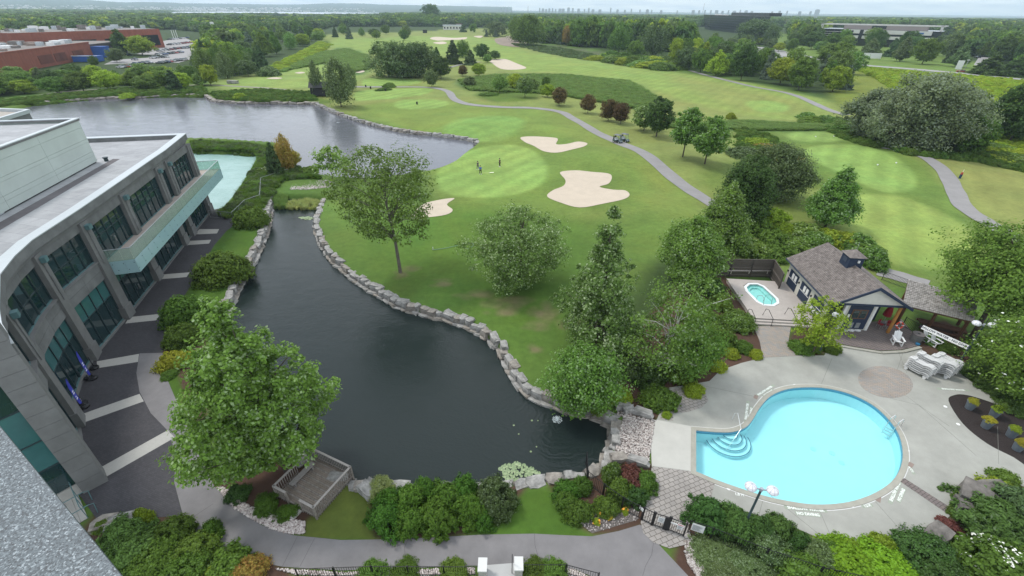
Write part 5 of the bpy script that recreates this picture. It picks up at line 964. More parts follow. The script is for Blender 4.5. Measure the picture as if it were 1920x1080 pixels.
# balcony with frosted glass front
def gl(name, tint, fac, dif):
    m, t, b, n, l = newmat(name); tr = n('ShaderNodeBsdfTransparent'); tr.inputs[0].default_value = (*tint, 1); mx = n('ShaderNodeMixShader'); mx.inputs[0].default_value = fac; b.inputs['Base Color'].default_value = (*dif, 1); b.inputs['Roughness'].default_value = .08; b.inputs['Specular IOR Level'].default_value = .6
    l(tr.outputs[0], mx.inputs[1]); l(b.outputs[0], mx.inputs[2]); l(mx.outputs[0], t.nodes['Material Output'].inputs[0]); return m
gclear = gl('balustrade_glass', (.80, .93, .88), .25, (.50, .60, .54)); gfrost = gl('frosted_glass', (.7, .92, .92), .86, (.40, .60, .63))
n0, f0 = (-38.4, 40.8), (-46.7, 71.6); w0 = (-41.0, 39.9); wf = (-50.0, 70.6)
deckp = [w0, n0, f0, wf]
MB().prism(offset_poly(deckp, -.12), 4.75, 5.95).build('balcony_slab', mat('balcony_white', (.62, .66, .66), .7, .05), bt)
MB().prism(offset_poly(deckp, -.10), 5.95, 6.05).build('balcony_paving', brickmat('balcony_tiles', (.44, .37, .33), (.40, .34, .31), (.30, .25, .23), .6, .6, .01, R(15), .85, .1, 0), bt)
for A, B, n in ((n0, f0, 20), (w0, n0, 3), (f0, wf, 3)):
    Ln = math.dist(A, B)
    for i in range(n):
        MB().lbox(A, B, Ln*i/n+.01, Ln*(i+1)/n-.01, .0, .025, 4.6, 6.06).build('glass_fascia', gfrost, bt); MB().lbox(A, B, Ln*i/n+.01, Ln*(i+1)/n-.01, .0, .025, 6.07, 7.32).build('balustrade_pane', gclear, bt)
        MB().lbox(A, B, Ln*i/n+.10, Ln*i/n+.17, .025, .05, 5.0, 5.07).lbox(A, B, Ln*(i+1)/n-.17, Ln*(i+1)/n-.10, .025, .05, 5.7, 5.77).build('glass_clamp', frame, bt)
    MB().lbox(A, B, 0, Ln, -.02, .05, 7.33, 7.39).build('handrail', capm, bt)
# feather banners and their weights, umbrella bases by the doors
blue_b = mat('banner_blue', (.045, .055, .42), .6, .06)
for k, (c, lab) in enumerate([((164,714), 'blue feather banner with white print at the glass front, the farther of the two'), ((147,768), 'blue feather banner with white print at the glass front, the nearer of the two')]):
    x, y = G(*c); t = thing('feather_banner', lab, 'banner', (x+.35, y+.25, .03), R(-60)); H = 3.0
    prof = [(0.0, .5), (.42, .7), (.52, 1.6), (.50, 2.4), (.36, 2.85), (.12, 3.1), (.0, 3.1)]
    V = []; n = len(prof)
    for s in (-.01, .01): V += [(0, s, z) for _, z in prof]+[(x_, s, z) for x_, z in prof]
    Fc = [(i, i+1, n+i+1, n+i) for i in range(n-1)]+[(2*n+n+i, 2*n+n+i+1, 2*n+i+1, 2*n+i) for i in range(n-1)]; link('banner_cloth', rawmesh('banner_cloth', V, Fc), blue_b, t)
    MB().tube([(0, 0, 0), (0, 0, 3.1), (.1, 0, 3.25)], .02, 6).build('pole', dark_metal, t, False); MB().lathe([(.33, 0), (.33, .12), (.15, .2)], 14).build('weight_base', dark_metal, t, False)
    w_ = MB()
    for z, a, b in ((1.15, .12, .40), (1.35, .2, .34), (1.7, .12, .40), (1.9, .12, .38)): w_.box(a, b, -.016, .016, z, z+.11)
    w_.build('banner_print', mat('print_white', (.8, .8, .8), .6, .03), t, False)
for k, (c, lab) in enumerate([((178,691), 'black parasol base with a short pole at the corner pier'), ((168,710), 'black tyre-like parasol base beside the farther banner'), ((156,757), 'black parasol base beside the nearer banner')]):
    x, y = G(*c); t = thing('parasol_base', lab, 'parasol base', (x, y, .03)); MB().lathe([(.34, 0), (.36, .1), (.30, .2), (.1, .24)], 16).build('weight', dark_metal, t, False); MB().tube([(0, 0, .2), (0, 0, 1.3 if k == 0 else .55)], .035, 8).build('tube', dark_metal if k == 0 else steel, t, False)
# stair at the near end of the building
sp = [G(112,905),G(150,930),G(160,975),G(120,975)]
st = thing('entrance_stair', 'pale concrete stair with dark handrails at the near end of the conference building', 'stair', (*sp[1], 0))
a, b = G(146, 925), G(166, 972); un = unit(b, a); Ln = math.dist(a, b)
for k in range(5): MB().lbox(b, a, 0, Ln, -.35*(k+1), -.35*k-.01, .03, .10+.02*k).build('stair_tread', strip, st)
MB().lbox(b, a, -.0, Ln+1.2, -5, -1.75, .03, .16).build('landing', strip, st)
for s, k in ((0, 0), (Ln*.5, 1), (Ln, 2)):
    p = (b[0]+un[0]*s, b[1]+un[1]*s); nx, ny = un[1], -un[0]
    MB().tube([(p[0]+nx*.5, p[1]+ny*.5, .05), (p[0]+nx*.6, p[1]+ny*.6, .9), (p[0]+nx*.35, p[1]+ny*.35, 1.0), (p[0]-nx*1.6, p[1]-ny*1.6, 1.0), (p[0]-nx*1.8, p[1]-ny*1.8, .1)], .028, 6).build('stair_rail', teal_fr, st)
MB().tube([(a[0], a[1], 1.25), (b[0], b[1], 1.25)], .028, 6).build('stair_rail', teal_fr, st)
for s in (0, .33, .66, 1): MB().tube([(a[0]*(1-s)+b[0]*s, a[1]*(1-s)+b[1]*s, .05), (a[0]*(1-s)+b[0]*s, a[1]*(1-s)+b[1]*s, 1.25)], .022, 6).build('stair_post', teal_fr, st)
# railing at the far end of the plaza and up the spit
def chain(label, pts, h, name='metal_railing', mesh_=True, z=0, m=None, cat='railing', every=2.2):
    P = GL(pts, z); t = thing(name, label, cat, (*P[0], 0)); mm = m or steel
    for A, B in zip(P[:-1], P[1:]):
        Ln = math.dist(A, B); n = max(1, round(Ln/every)); u = unit(A, B)
        for i in range(n+1): x, y = A[0]+u[0]*Ln*i/n, A[1]+u[1]*Ln*i/n; MB().tube([(x, y, z-.1), (x, y, z+h)], .03, 6).build('post', mm, t)
        MB().tube([(*A, z+h), (*B, z+h)], .028, 6).build('rail', mm, t); MB().tube([(*A, z+.12), (*B, z+.12)], .022, 6).build('rail', mm, t)
        if mesh_:
            w = MB(); k = int(Ln/.28)
            for i in range(k): a = A[0]+u[0]*Ln*i/k, A[1]+u[1]*Ln*i/k; w.tube([(*a, z+.1), (*a, z+h)], .006, 3, False)
            w.build('wire_mesh', mm, t, kind='stuff')
    return t
grey_m = mat('galvanised', (.35, .37, .37), .5, .1, metal=.5)
chain('grey mesh railing rising from the plaza end along the spit to the dam', [(395,408),(438,412),(462,388),(490,378),(492,345),(542,328)], 1.2, m=grey_m)
chain('thin grey wire fence along the lake side of the spit', [(380,266),(430,268),(480,270),(512,274)], 1.3, m=grey_m, mesh_=False)
# ---------------------------------------------------------------- hotel ledge at lower left, with the wall below it
gran = None
m, t, b, n, l = newmat('speckled_granite'); tc = n('ShaderNodeTexCoord'); v1 = n('ShaderNodeTexVoronoi'); v1.inputs['Scale'].default_value = 330; l(tc.outputs['Object'], v1.inputs[0]); r = n('ShaderNodeValToRGB'); e = r.color_ramp.elements
sepc = n('ShaderNodeSeparateColor'); l(v1.outputs['Color'], sepc.inputs[0]); l(sepc.outputs[0], r.inputs[0]); e[0].position = 0; e[0].color = (.035, .04, .045, 1); e[1].position = 1; e[1].color = (.30, .34, .36, 1); k = e.new(.2); k.color = (.06, .075, .085, 1); k = e.new(.6); k.color = (.095, .118, .13, 1); k = e.new(.88); k.color = (.15, .18, .195, 1)
n2 = n('ShaderNodeTexNoise'); n2.inputs['Scale'].default_value = 900; l(tc.outputs['Object'], n2.inputs[0]); r2 = n('ShaderNodeMapRange'); r2.inputs['From Min'].default_value = .3; r2.inputs['From Max'].default_value = .7; r2.inputs['To Min'].default_value = .75; r2.inputs['To Max'].default_value = 1.25; l(n2.outputs[0], r2.inputs[0]); vs = n('ShaderNodeVectorMath'); vs.operation = 'SCALE'; l(r.outputs[0], vs.inputs[0]); l(r2.outputs[0], vs.inputs['Scale']); l(vs.outputs[0], b.inputs['Base Color']); b.inputs['Roughness'].default_value = .6
bp = n('ShaderNodeBump'); bp.inputs['Strength'].default_value = .06; bp.inputs['Distance'].default_value = .001; l(n2.outputs[0], bp.inputs['Height']); l(bp.outputs[0], b.inputs['Normal']); gran = m
zl = CH-.95; A, B = G(0, 800, zl), G(228, 1080, zl); u = unit(A, B); A = (A[0]-u[0]*3, A[1]-u[1]*3); B = (B[0]+u[0]*.9, B[1]+u[1]*.9); Ln = math.dist(A, B)
t = thing('hotel_ledge', 'speckled blue-grey granite ledge of the hotel in the lower left corner', 'ledge', (*A, zl)); side = 1
MB().lbox(A, B, 0, Ln, 0, 1.6, zl-.28, zl).build('granite_slab', gran, t)
MB().lbox(A, B, .05, Ln-.05, .12, 1.6, 0, zl-.281).build('hotel_wall', conc_d, t)
# ---------------------------------------------------------------- wooden overlook deck on the pond
wood1 = mat('weathered_board', (.17, .14, .11), .9, .10, .8, .3, island=.15, col2=(.25, .21, .175)); wood2 = mat('weathered_picket', (.17, .145, .12), .9, .2, 4, .3, col2=(.26, .235, .21))
zd = .25; c1, c2, c3 = (-12.35, 17.15), (-10.95, 20.15), (-13.95, 21.5); 
ux = unit(c1, c2); L1 = math.dist(c1, c2); uy = (-ux[1], ux[0]); L2 = 3.5
od = thing('overlook_deck', 'weathered wooden overlook deck with picket rails at the pond edge', 'deck', (*c1, 0), math.atan2(ux[1], ux[0]))
# local frame: x along c1-c2 (towards the pond), y to the left
nb = 26
for i in range(nb):
    w = L1/nb; MB().box(i*w+.011, (i+1)*w-.011, 0, L2, zd-.04, zd-random.random()*.012).build('floor_board', wood1 if i % 3 else wood2, od, False)
MB().box(.05, L1-.05, .05, L2-.05, zd-.3, zd-.05).build('deck_frame', wood2, od, False)
for x in (.3, L1/2, L1-.3):
    for y in (.3, L2-.3): MB().box(x-.08, x+.08, y-.08, y+.08, -1.8, zd-.3).build('pile', wood2, od, False)
pick = MB().box(-.028, .028, -.012, .012, -.5, .95).mesh('picket'); np_ = [0]
def rail(x0, y0, x1, y1):
    Ln = math.dist((x0, y0), (x1, y1)); n = int(Ln/.165); a = math.atan2(y1-y0, x1-x0)
    for i in range(n+1):
        f = i/n; o = link('picket', pick, wood2, od, (x0+(x1-x0)*f, y0+(y1-y0)*f, zd)); o.rotation_euler = (0, 0, a)
    MB().lbox((x0, y0), (x1, y1), -.03, Ln+.03, -.07, .07, zd+.95, zd+1.0).build('rail_cap', mat('rail_cap_wood', (.34, .315, .29), .85, .1, 4), od, False)
    MB().lbox((x0, y0), (x1, y1), 0, Ln, .02, .05, zd+.05, zd+.13).build('bottom_rail', wood2, od, False)
rail(0, 0, L1, 0); rail(L1, 0, L1, L2); rail(L1, L2, L1*.72, L2); rail(L1*.55, L2, 0, L2); rail(0, L2, 0, L2*.70); rail(0, L2*.33, 0, 0)
for x, y in ((0, 0), (L1, 0), (L1, L2), (0, L2), (0, L2*.33), (0, L2*.70)): MB().box(x-.06, x+.06, y-.06, y+.06, -.3, zd+.95).build('post', wood2, od, False)
MB().box(-.75, -.06, L2*.36, L2*.66, .02, .16).build('step', strip, od, False)
bn = thing('wooden_bench', 'grey slatted bench on the overlook deck', 'bench', (c1[0]+ux[0]*1.75+uy[0]*(L2-.55), c1[1]+ux[1]*1.75+uy[1]*(L2-.55), zd), math.atan2(ux[1], ux[0]))
sl = mat('bench_slat', (.23, .215, .20), .9, .15, 4)
for k in range(4): MB().box(-1.0, 1.0, -.2+k*.105, -.11+k*.105, .42, .46).build('slat', sl, bn, False)
for x in (-.75, .75): MB().box(x-.05, x+.05, -.15, .15, 0, .42).build('leg', sl, bn, False)
# ---------------------------------------------------------------- pool house
navy = mat('navy_paint', (.022, .036, .068), .6, .1); cream = mat('cream_siding', (.60, .58, .52), .75, .05, 2); white = mat('white_paint', (.74, .74, .72), .6, .04)
shing = mat('roof_shingle', (.135, .115, .105), .95, .22, 2.5, .5, bscale=18, island=.12, col2=(.20, .175, .16))
ph = thing('pool_house', 'cream and navy pool house with a brown shingle roof and a small cupola', 'building', (37, 43, 0), 0)
# local frame: x across the gable, y along the ridge away from the camera
zr_ = 5.6; ze = 3.4
rn, rf_ = G(1652, 540, zr_), G(1552, 455, zr_); el, er = G(1571, 574, ze), G(1717, 578, ze); yl = unit(rn, rf_); Lr = math.dist(rn, rf_); xl = (yl[1], -yl[0])
def W2(x, y): return (rn[0]+xl[0]*x+yl[0]*y, rn[1]+xl[1]*x+yl[1]*y)
wl = abs((el[0]-rn[0])*xl[0]+(el[1]-rn[1])*xl[1]); wr = abs((er[0]-rn[0])*xl[0]+(er[1]-rn[1])*xl[1]); hw = (wl+wr)/2+.12
def pbox(name, x0, x1, y0, y1, z0, z1, m, par=None): return MB().prism([W2(x0, y0), W2(x1, y0), W2(x1, y1), W2(x0, y1)], z0, z1).build(name, m, par or ph, par is None)
pit = (zr_-ze)/hw; HWL = hw-.5
# walls: the front part is an open porch on the right
pbox('side_wall', -HWL, -HWL+.15, .9, Lr-.3, 0.03, ze+.2, cream); pbox('side_wall', HWL-.15, HWL, 3.0, Lr-.3, .03, ze+.2, cream); pbox('rear_wall', -HWL+.16, HWL-.16, Lr-.45, Lr-.3, .03, ze+.3, cream)
pbox('front_wall', -1.8, 1.2, .75, .9, .03, ze+.2, cream); pbox('recess_wall', -HWL+.16, -1.81, 1.6, 1.75, .03, ze+.2, navy); pbox('porch_rear_wall', 1.2, HWL-.16, 2.85, 3.0, .03, ze+.2, cream); pbox('porch_side_wall', 1.05, 1.2, .91, 2.84, .03, ze+.2, cream)
pbox('ceiling', -HWL, HWL, .3, Lr-.3, ze+.21, ze+.28, navy)
# gables
for y, nm in ((.22, 'gable'), (Lr-.35, 'gable')):
    V = []; 
    for yy in (y, y+.12): V += [(*W2(-hw+.3, yy), ze+.18), (*W2(hw-.3, yy), ze+.18), (*W2(0, yy), zr_-.12)]
    link(nm, rawmesh(nm, V, [(0, 1, 2), (5, 4, 3), (0, 3, 4, 1), (1, 4, 5, 2), (2, 5, 3, 0)]), cream, ph, -ph.location)
pbox('gable_beam', -hw+.25, hw-.25, .15, .3, ze-.03, ze+.18, navy)
# roof planes, shingle courses laid one over the next
def course(side, i, n, y0, y1):
    a = i/n; b = (i+1)/n+.12/n; x0, x1 = side*hw*(1-a), side*hw*(1-b) if b < 1 else 0; z0, z1 = ze+(zr_-ze)*a, ze+(zr_-ze)*min(b, 1)
    mb = MB(); L_n = y1-y0; k = 0; y = y0+(0 if i % 2 else -.2)
    while y < y1:
        ya, yb = max(y0, y+.006), min(y1, y+.4-.006); y += .4+random.uniform(-.03, .03)
        if yb-ya < .05: continue
        t0 = .045+random.uniform(0, .012)
        V = [(*W2(x0, ya), z0+t0), (*W2(x0, yb), z0+t0), (*W2(x1, yb), z1+.012), (*W2(x1, ya), z1+.012), (*W2(x0, ya), z0), (*W2(x0, yb), z0)]; q = len(mb.v); mb.v += V; mb.f += [tuple(q+j for j in f) for f in ((0, 1, 2, 3) if side < 0 else (3, 2, 1, 0), (4, 5, 1, 0))]
    return mb
for side in (-1, 1):
    base = rawmesh('roof_deck', [(*W2(side*hw, 0), ze-.04), (*W2(0, 0), zr_-.04), (*W2(0, Lr), zr_-.04), (*W2(side*hw, Lr), ze-.04), (*W2(side*hw, 0), ze-.16), (*W2(0, 0), zr_-.16), (*W2(0, Lr), zr_-.16), (*W2(side*hw, Lr), ze-.16)], [(0, 1, 2, 3), (7, 6, 5, 4), (0, 4, 5, 1), (2, 6, 7, 3), (0, 3, 7, 4)])
    rd = link('roof', base, navy, ph, -ph.location); allm = MB(); n = 26
    for i in range(n):
        mb = course(side, i, n, -.02, Lr+.02); q = len(allm.v); allm.v += mb.v; allm.f += [tuple(q+j for j in f) for f in mb.f]
    allm.build('shingles', shing, rd, False, kind='stuff')
    # barge board and gutter
    V = []
    for yy in (-.10, -.021): V += [(*W2(side*(hw+.05), yy), ze-.26), (*W2(side*(hw+.05), yy), ze+.03), (*W2(0, yy), zr_+.05), (*W2(0, yy), zr_-.27)]
    link('barge_board', rawmesh('barge_board', V, [(0, 1, 2, 3), (7, 6, 5, 4), (1, 5, 6, 2), (0, 3, 7, 4), (0, 4, 5, 1)]), navy, ph, -ph.location)
    p, q = W2(side*(hw+.07), 0), W2(side*(hw+.07), Lr); MB().tube([(*p, ze-.05), (*q, ze-.05)], .06, 6).build('gutter', navy, ph)
MB().tube([(*W2(0, 0), zr_+.02), (*W2(0, Lr), zr_+.02)], .05, 5).build('ridge_cap', shing, ph)
# front wall details: window with counter, doors
pbox('front_panel', -1.35, .85, .70, .75, .22, 1.35, navy); pbox('window_surround', -1.35, .85, .70, .75, 1.36, 3.0, navy); pbox('service_window', -1.0, .5, .66, .70, 1.5, 2.6, mat('brown_wood', (.16, .08, .045), .6, .2))
pbox('window_pane', -.9, -.3, .64, .66, 1.6, 2.5, glassm); pbox('window_pane', -.2, .4, .64, .66, 1.6, 2.5, glassm); pbox('wall_vent', -.75, -.35, .66, .70, .4, 1.0, grey_m); pbox('wall_vent', -.1, .3, .66, .70, .4, 1.0, grey_m); pbox('notice', -1.3, -1.1, .66, .70, 1.6, 2.0, white)
pbox('corner_trim', -1.85, -1.6, .69, .92, .04, ze+.15, white); pbox('door_trim', 1.0, 1.23, .69, .92, .04, ze, white); pbox('door', 1.35, 2.15, 2.8, 2.85, .05, 2.3, cream); pbox('navy_door', 2.3, 3.2, 2.8, 2.85, .05, 2.6, navy)
# side wall: three navy barn doors facing the spa deck
sg = (Lr-1.6)/3
for k in range(3):
    y0 = 1.5+k*sg; pbox('barn_door', -HWL-.05, -HWL, y0, y0+sg*.72, .55, 2.5, navy); pbox('door_rail', -HWL-.07, -HWL-.051, y0, y0+sg*.72, 1.5, 1.56, white)
    for j in range(2 if k else 3):
        yy = y0+sg*(.10+.22*j); pbox('notice', -HWL-.09, -HWL-.051, yy, yy+sg*.15, 1.65 if k else .75, 2.3 if k else 1.25, white)
    pbox('wall_light', -HWL-.14, -HWL, y0+sg*.86, y0+sg*.9, 1.9, 2.1, dark_metal)
# timber porch post
o = mat('orange_timber', (.42, .19, .05), .6, .15, 3)
pp = W2(HWL-.15, .55); MB().tube([(*pp, .1), (*pp, ze)], .16, 10).build('porch_post', o, ph)
# cupola
cy_ = Lr*.52; cs = .72
cz = zr_-.55
pbox('cupola_wall', -cs, cs, cy_-cs, cy_+cs, cz, zr_+.95, navy)
V = [(*W2(a, cy_+b), zr_+.93) for a, b in ((-cs-.18, -cs-.18), (cs+.18, -cs-.18), (cs+.18, cs+.18), (-cs-.18, cs+.18))]+[(*W2(0, cy_), zr_+1.55)]
link('cupola_roof', rawmesh('cupola_roof', V, [(0, 1, 4), (1, 2, 4), (2, 3, 4), (3, 0, 4), (3, 2, 1, 0)]), shing, ph, -ph.location)
pbox('louvre', -cs-.03, -cs, cy_-.3, cy_+.3, zr_+.15, zr_+.65, mat('louvre_navy', (.045, .06, .09), .6, .1)); pbox('cupola_lamp', .1, .3, cy_-cs-.12, cy_-cs, zr_+.35, zr_+.6, white)
MB().tube([(*W2(0, cy_), zr_+1.5), (*W2(0, cy_), zr_+2.3)], .02, 5).build('weather_vane_pole', grey_m, ph); MB().lathe([(.12, 0), (.12, .5), (.18, .5), (.18, .62)], 10, W2(.9, cy_+1.6), zr_-.4).build('vent_pipe', grey_m, ph)
# spa deck
sd = [G(1362, 522, .5), W2(-HWL-.08, Lr-.5), W2(-HWL-.08, 1.35), G(1412, 596, .5)]
dk = thing('spa_deck', 'pale raised timber deck with a sunken spa beside the pool house', 'deck', (*sd[3], 0)); dkm = mat('composite_board', (.42, .38, .345), .8, .06, 2, island=.06)
SPA = [G(*c, .5) for c in [(1397,538),(1404,532),(1420,532),(1432,537),(1457,560),(1459,568),(1450,573),(1432,572),(1420,566),(1400,546)]]
u1 = unit(sd[3], sd[2]); hh = math.dist(sd[3], sd[0]); nb = 34; uv = unit(sd[3], sd[0])
spi = offset_poly(SPA, .1)
for i in range(nb):
    a, b = i/nb+.001, (i+1)/nb-.001; le = lambda f: (sd[3][0]+(sd[0][0]-sd[3][0])*f, sd[3][1]+(sd[0][1]-sd[3][1])*f); re_ = lambda f: (sd[2][0]+(sd[1][0]-sd[2][0])*f, sd[2][1]+(sd[1][1]-sd[2][1])*f)
    A0, B0, A1, B1 = le(a), re_(a), le(b), re_(b); ym = (A0[1]+A1[1]+B0[1]+B1[1])/4; xs_ = []
    for j in range(len(spi)):
        p, q = spi[j], spi[(j+1) % len(spi)]
        if (p[1] > ym) != (q[1] > ym): xs_.append(p[0]+(q[0]-p[0])*(ym-p[1])/(q[1]-p[1]))
    def brd(fa, fb):
        mix = lambda P, Q, f: (P[0]+(Q[0]-P[0])*f, P[1]+(Q[1]-P[1])*f)
        MB().prism([mix(A0, B0, fa), mix(A0, B0, fb), mix(A1, B1, fb), mix(A1, B1, fa)], .46, .5).build('deck_board', dkm, dk)
    if len(xs_) >= 2: brd(0, (min(xs_)-A0[0])/(B0[0]-A0[0])); brd((max(xs_)-A0[0])/(B0[0]-A0[0]), 1)
    else: brd(0, 1)
ins = offset_poly(sd, -.08); 
for i in range(4): A, B = ins[i], ins[(i+1) % 4]; MB().lbox(A, B, 0, math.dist(A, B), -.03, .03, .02, .455).build('deck_skirt', dkm, dk)
for k in range(2): MB().lbox(sd[3], sd[2], -.0, math.dist(sd[3], sd[2]), .32*k+.005, .32*(k+1), .03, .36-.15*k).build('stair_tread', dkm, dk)
hb = [G(1362, 514, .5), G(1447, 514, .5)]; bench = thing('deck_bench', 'long pale bench along the back of the spa deck', 'bench', (*hb[0], .5)); MB().lbox(hb[0], hb[1], 0, math.dist(*hb), -.45, .0, .9, .96).build('seat', dkm, bench)
for f in (.1, .5, .9): MB().lbox(hb[0], hb[1], math.dist(*hb)*f-.05, math.dist(*hb)*f+.05, -.4, -.05, .5, .9).build('leg', dkm, bench)
spa = thing('hot_tub', 'white octagonal spa pool with turquoise water sunk in the pale deck', 'hot tub', (*SPA[0], .3)); sw = mat('spa_white', (.78, .8, .8), .35, .03)
def lsp(P): return [(p[0]-SPA[0][0], p[1]-SPA[0][1]) for p in P]
ring_mesh('rim', lsp(offset_poly(SPA, -.16)), lsp(offset_poly(SPA, .12)), .05, .24, sw, spa)
i_ = offset_poly(SPA, -.16); j_ = offset_poly(SPA, -.5); n = len(i_)
link('shell', rawmesh('shell', [(*p, .2) for p in lsp(i_)]+[(*p, -.05) for p in lsp(i_)]+[(*p, -.05) for p in lsp(j_)]+[(*p, -.255) for p in lsp(j_)], [(a*n+k, a*n+(k+1) % n, (a+1)*n+(k+1) % n, (a+1)*n+k) for a in range(3) for k in range(n)]+[tuple(3*n+k for k in range(n))]), mat('spa_shell', (.50, .72, .70), .4, .03), spa)
link('water', rawmesh('water', [(*p, .1) for p in lsp(i_)], [tuple(range(n))[::-1]]), clearwater('spa_water', (.72, .95, .93), 5, .2), spa)
for c, nm, lab in (((1431,572),'a','spa handrail, left loop at the near end of the hot tub'), ((1446,571),'b','spa handrail, right loop at the near end of the hot tub')):
    x, y = G(*c, .5); t = thing('spa_handrail', lab, 'handrail', (x, y, .5)); MB().tube([(0, 0, 0), (-.05, .1, .75), (-.15, .5, .95), (-.3, 1.0, .6), (-.32, 1.05, -.2)], .025, 6).build('rail', grey_m, t, False)
for c, lab in (((1412,612),'black bent handrail at the left of the deck steps'), ((1444,612),'black bent handrail in the middle of the deck steps'), ((1486,610),'black bent handrail at the right of the deck steps')):
    x, y = G(*c); t = thing('stair_handrail', lab, 'handrail', (x, y, .03)); MB().tube([(.1, 0, 0), (.05, .05, .9), (-.15, .9, 1.45), (-.2, 1.3, 1.3), (-.35, 1.3, .5)], .03, 6).build('rail', dark_metal, t, False); MB().box(-.02, .22, -.06, .06, 0, .03).build('foot', dark_metal, t, False)
# dark board fence
fb = mat('dark_fence_board', (.055, .045, .038), .9, .3, 4, .4, col2=(.11, .092, .08))
FP = [G(1328, 518), G(1442, 520), G(1459, 548)]; t = thing('wooden_fence', 'tall dark weathered board fence behind the spa deck', 'fence', (*FP[0], 0))
brd_ = MB().box(-.065, .065, -.012, .012, 0, 1).mesh('board')
for A, B in zip(FP[:-1], FP[1:]):
    Ln = math.dist(A, B); n = int(Ln/.145); a = math.atan2(B[1]-A[1], B[0]-A[0]); u = unit(A, B)
    for i in range(n): o = link('board', brd_, fb, t, (A[0]+u[0]*(i+.5)*Ln/n-t.location.x, A[1]+u[1]*(i+.5)*Ln/n-t.location.y, 0)); o.rotation_euler = (0, 0, a); o.scale = (1, 1, 2.45+random.uniform(-.03, .03))
    for z in (.25, 1.25, 2.4): MB().lbox(A, B, 0, Ln, .015, .06, z, z+.1).build('rail', mat('fence_rail', (.14, .12, .105), .9, .15, 4), t)
    k = max(1, int(Ln/2.4))
    for i in range(k+1): MB().lbox(A, B, Ln*i/k-.06, Ln*i/k+.06, .06, .17, 0, 2.5).build('post', fb, t)
# log shelter with a cedar shingle roof
log = mat('brown_log', (.10, .045, .025), .6, .25, 2); ced = mat('cedar_shingle', (.22, .205, .19), .95, .25, 3, .5, island=.15, col2=(.34, .32, .30))
RS = [G(1703, 524, 3.3), G(1692, 572, 2.7), G(1826, 604, 2.7), G(1835, 560, 3.3)]; t = thing('log_shelter', 'log shelter with a grey cedar shingle roof right of the pool house', 'shelter', (*RS[1], 0))
lerp = lambda P, Q, f: tuple(P[i]+(Q[i]-P[i])*f for i in range(len(P))); R3 = [(*RS[0], 3.3), (*RS[1], 2.7), (*RS[2], 2.7), (*RS[3], 3.3)]; am = MB(); rows = 16
for i in range(rows):
    P0 = lerp(R3[1], R3[0], i/rows); Q0 = lerp(R3[2], R3[3], i/rows); P1 = lerp(R3[1], R3[0], (i+1.2)/rows); Q1 = lerp(R3[2], R3[3], (i+1.2)/rows); k = 34
    for j in range(k):
        a, b = (j+.04)/k, (j+.96)/k; d = random.uniform(.04, .07); p, q, r_, s2 = lerp(P0, Q0, a), lerp(P0, Q0, b), lerp(P1, Q1, b), lerp(P1, Q1, a); am.quad((p[0], p[1], p[2]+d), (q[0], q[1], q[2]+d), (r_[0], r_[1], r_[2]+.01), (s2[0], s2[1], s2[2]+.01)); am.quad((p[0], p[1], p[2]), (q[0], q[1], q[2]), (q[0], q[1], q[2]+d), (p[0], p[1], p[2]+d))
am.build('shingles', ced, t, kind='stuff')
link('roof_deck', rawmesh('roof_deck', [(a, b, c-.01) for a, b, c in R3]+[(a, b, c-.12) for a, b, c in R3], [(3, 2, 1, 0), (4, 5, 6, 7), (0, 1, 5, 4), (1, 2, 6, 5), (2, 3, 7, 6), (3, 0, 4, 7)]), log, t, -t.location)
for f, e in ((.06, 0.08), (.5, .08), (.94, .08), (.06, .92), (.94, .92)):
    a = lerp(lerp(R3[1], R3[0], e), lerp(R3[2], R3[3], e), f); MB().tube([(a[0], a[1], 0), (a[0], a[1], a[2]-.1)], .15, 8).build('log_post', log, t)
for f in (.1, .5, .9): a = lerp(R3[1], R3[2], f); b_ = lerp(R3[0], R3[3], f); MB().tube([(a[0], a[1], a[2]-.2), (b_[0], b_[1], b_[2]-.2)], .1, 7).build('rafter', log, t)
tb = thing('log_table', 'long brown log picnic table under the log shelter', 'table', (*G(1760, 622), 0), R(-30)); 
for y in (-.3, 0, .3): MB().tube([(-1.9, y, .75), (1.9, y, .75)], .14, 7).build('top_log', log, tb, False)
for y in (-.85, .85): MB().tube([(-1.9, y, .42), (1.9, y, .42)], .14, 7).build('bench_log', log, tb, False)
for x in (-1.2, 1.2): MB().box(x-.12, x+.12, -.9, .9, .05, .35).box(x-.1, x+.1, -.12, .12, .35, .65).build('leg', log, tb, False)
# ---------------------------------------------------------------- lettering
def text(s, size, m, parent, loc, rot=(0, 0, 0), name='lettering', ext=.004, align='CENTER', bold=0.0):
    cu = bpy.data.curves.new(name, 'FONT'); cu.body = s; cu.size = size; cu.extrude = ext; cu.align_x = align; cu.align_y = 'CENTER'; cu.resolution_u = 2; cu.offset = bold
    to = bpy.data.objects.new(name, cu); COL.objects.link(to); dg = bpy.context.evaluated_depsgraph_get(); me = bpy.data.meshes.new_from_object(to.evaluated_get(dg)); bpy.data.objects.remove(to)
    o = link(name, me, m, parent); me.materials.clear(); me.materials.append(m); o.location = loc; o.rotation_euler = rot; return o
whitep = mat('white_lettering', (.72, .74, .70), .7, .06); greenp = mat('marking_backing', (.30, .335, .27), .85, .08); blackp = mat('black_lettering', (.01, .012, .03), .6, .05)
def marking(c, rot, lines, sz, lab, back=True):
    x, y = G(*c); t = thing('deck_marking', lab, 'marking', (x, y, .0415), rot)
    for i, (s, w) in enumerate(lines):
        yy = -i*sz*1.15
        if back: MB().box(-w/2, w/2, yy-sz*.42, yy+sz*.42, -.003, .0).build('backing', greenp, t, False)
        text(s, sz*.86, whitep, t, (0, yy, .002), ext=.001, bold=.012)
SW = [('SHALLOW WATER', 2.7), ('NO DIVING', 1.6)]
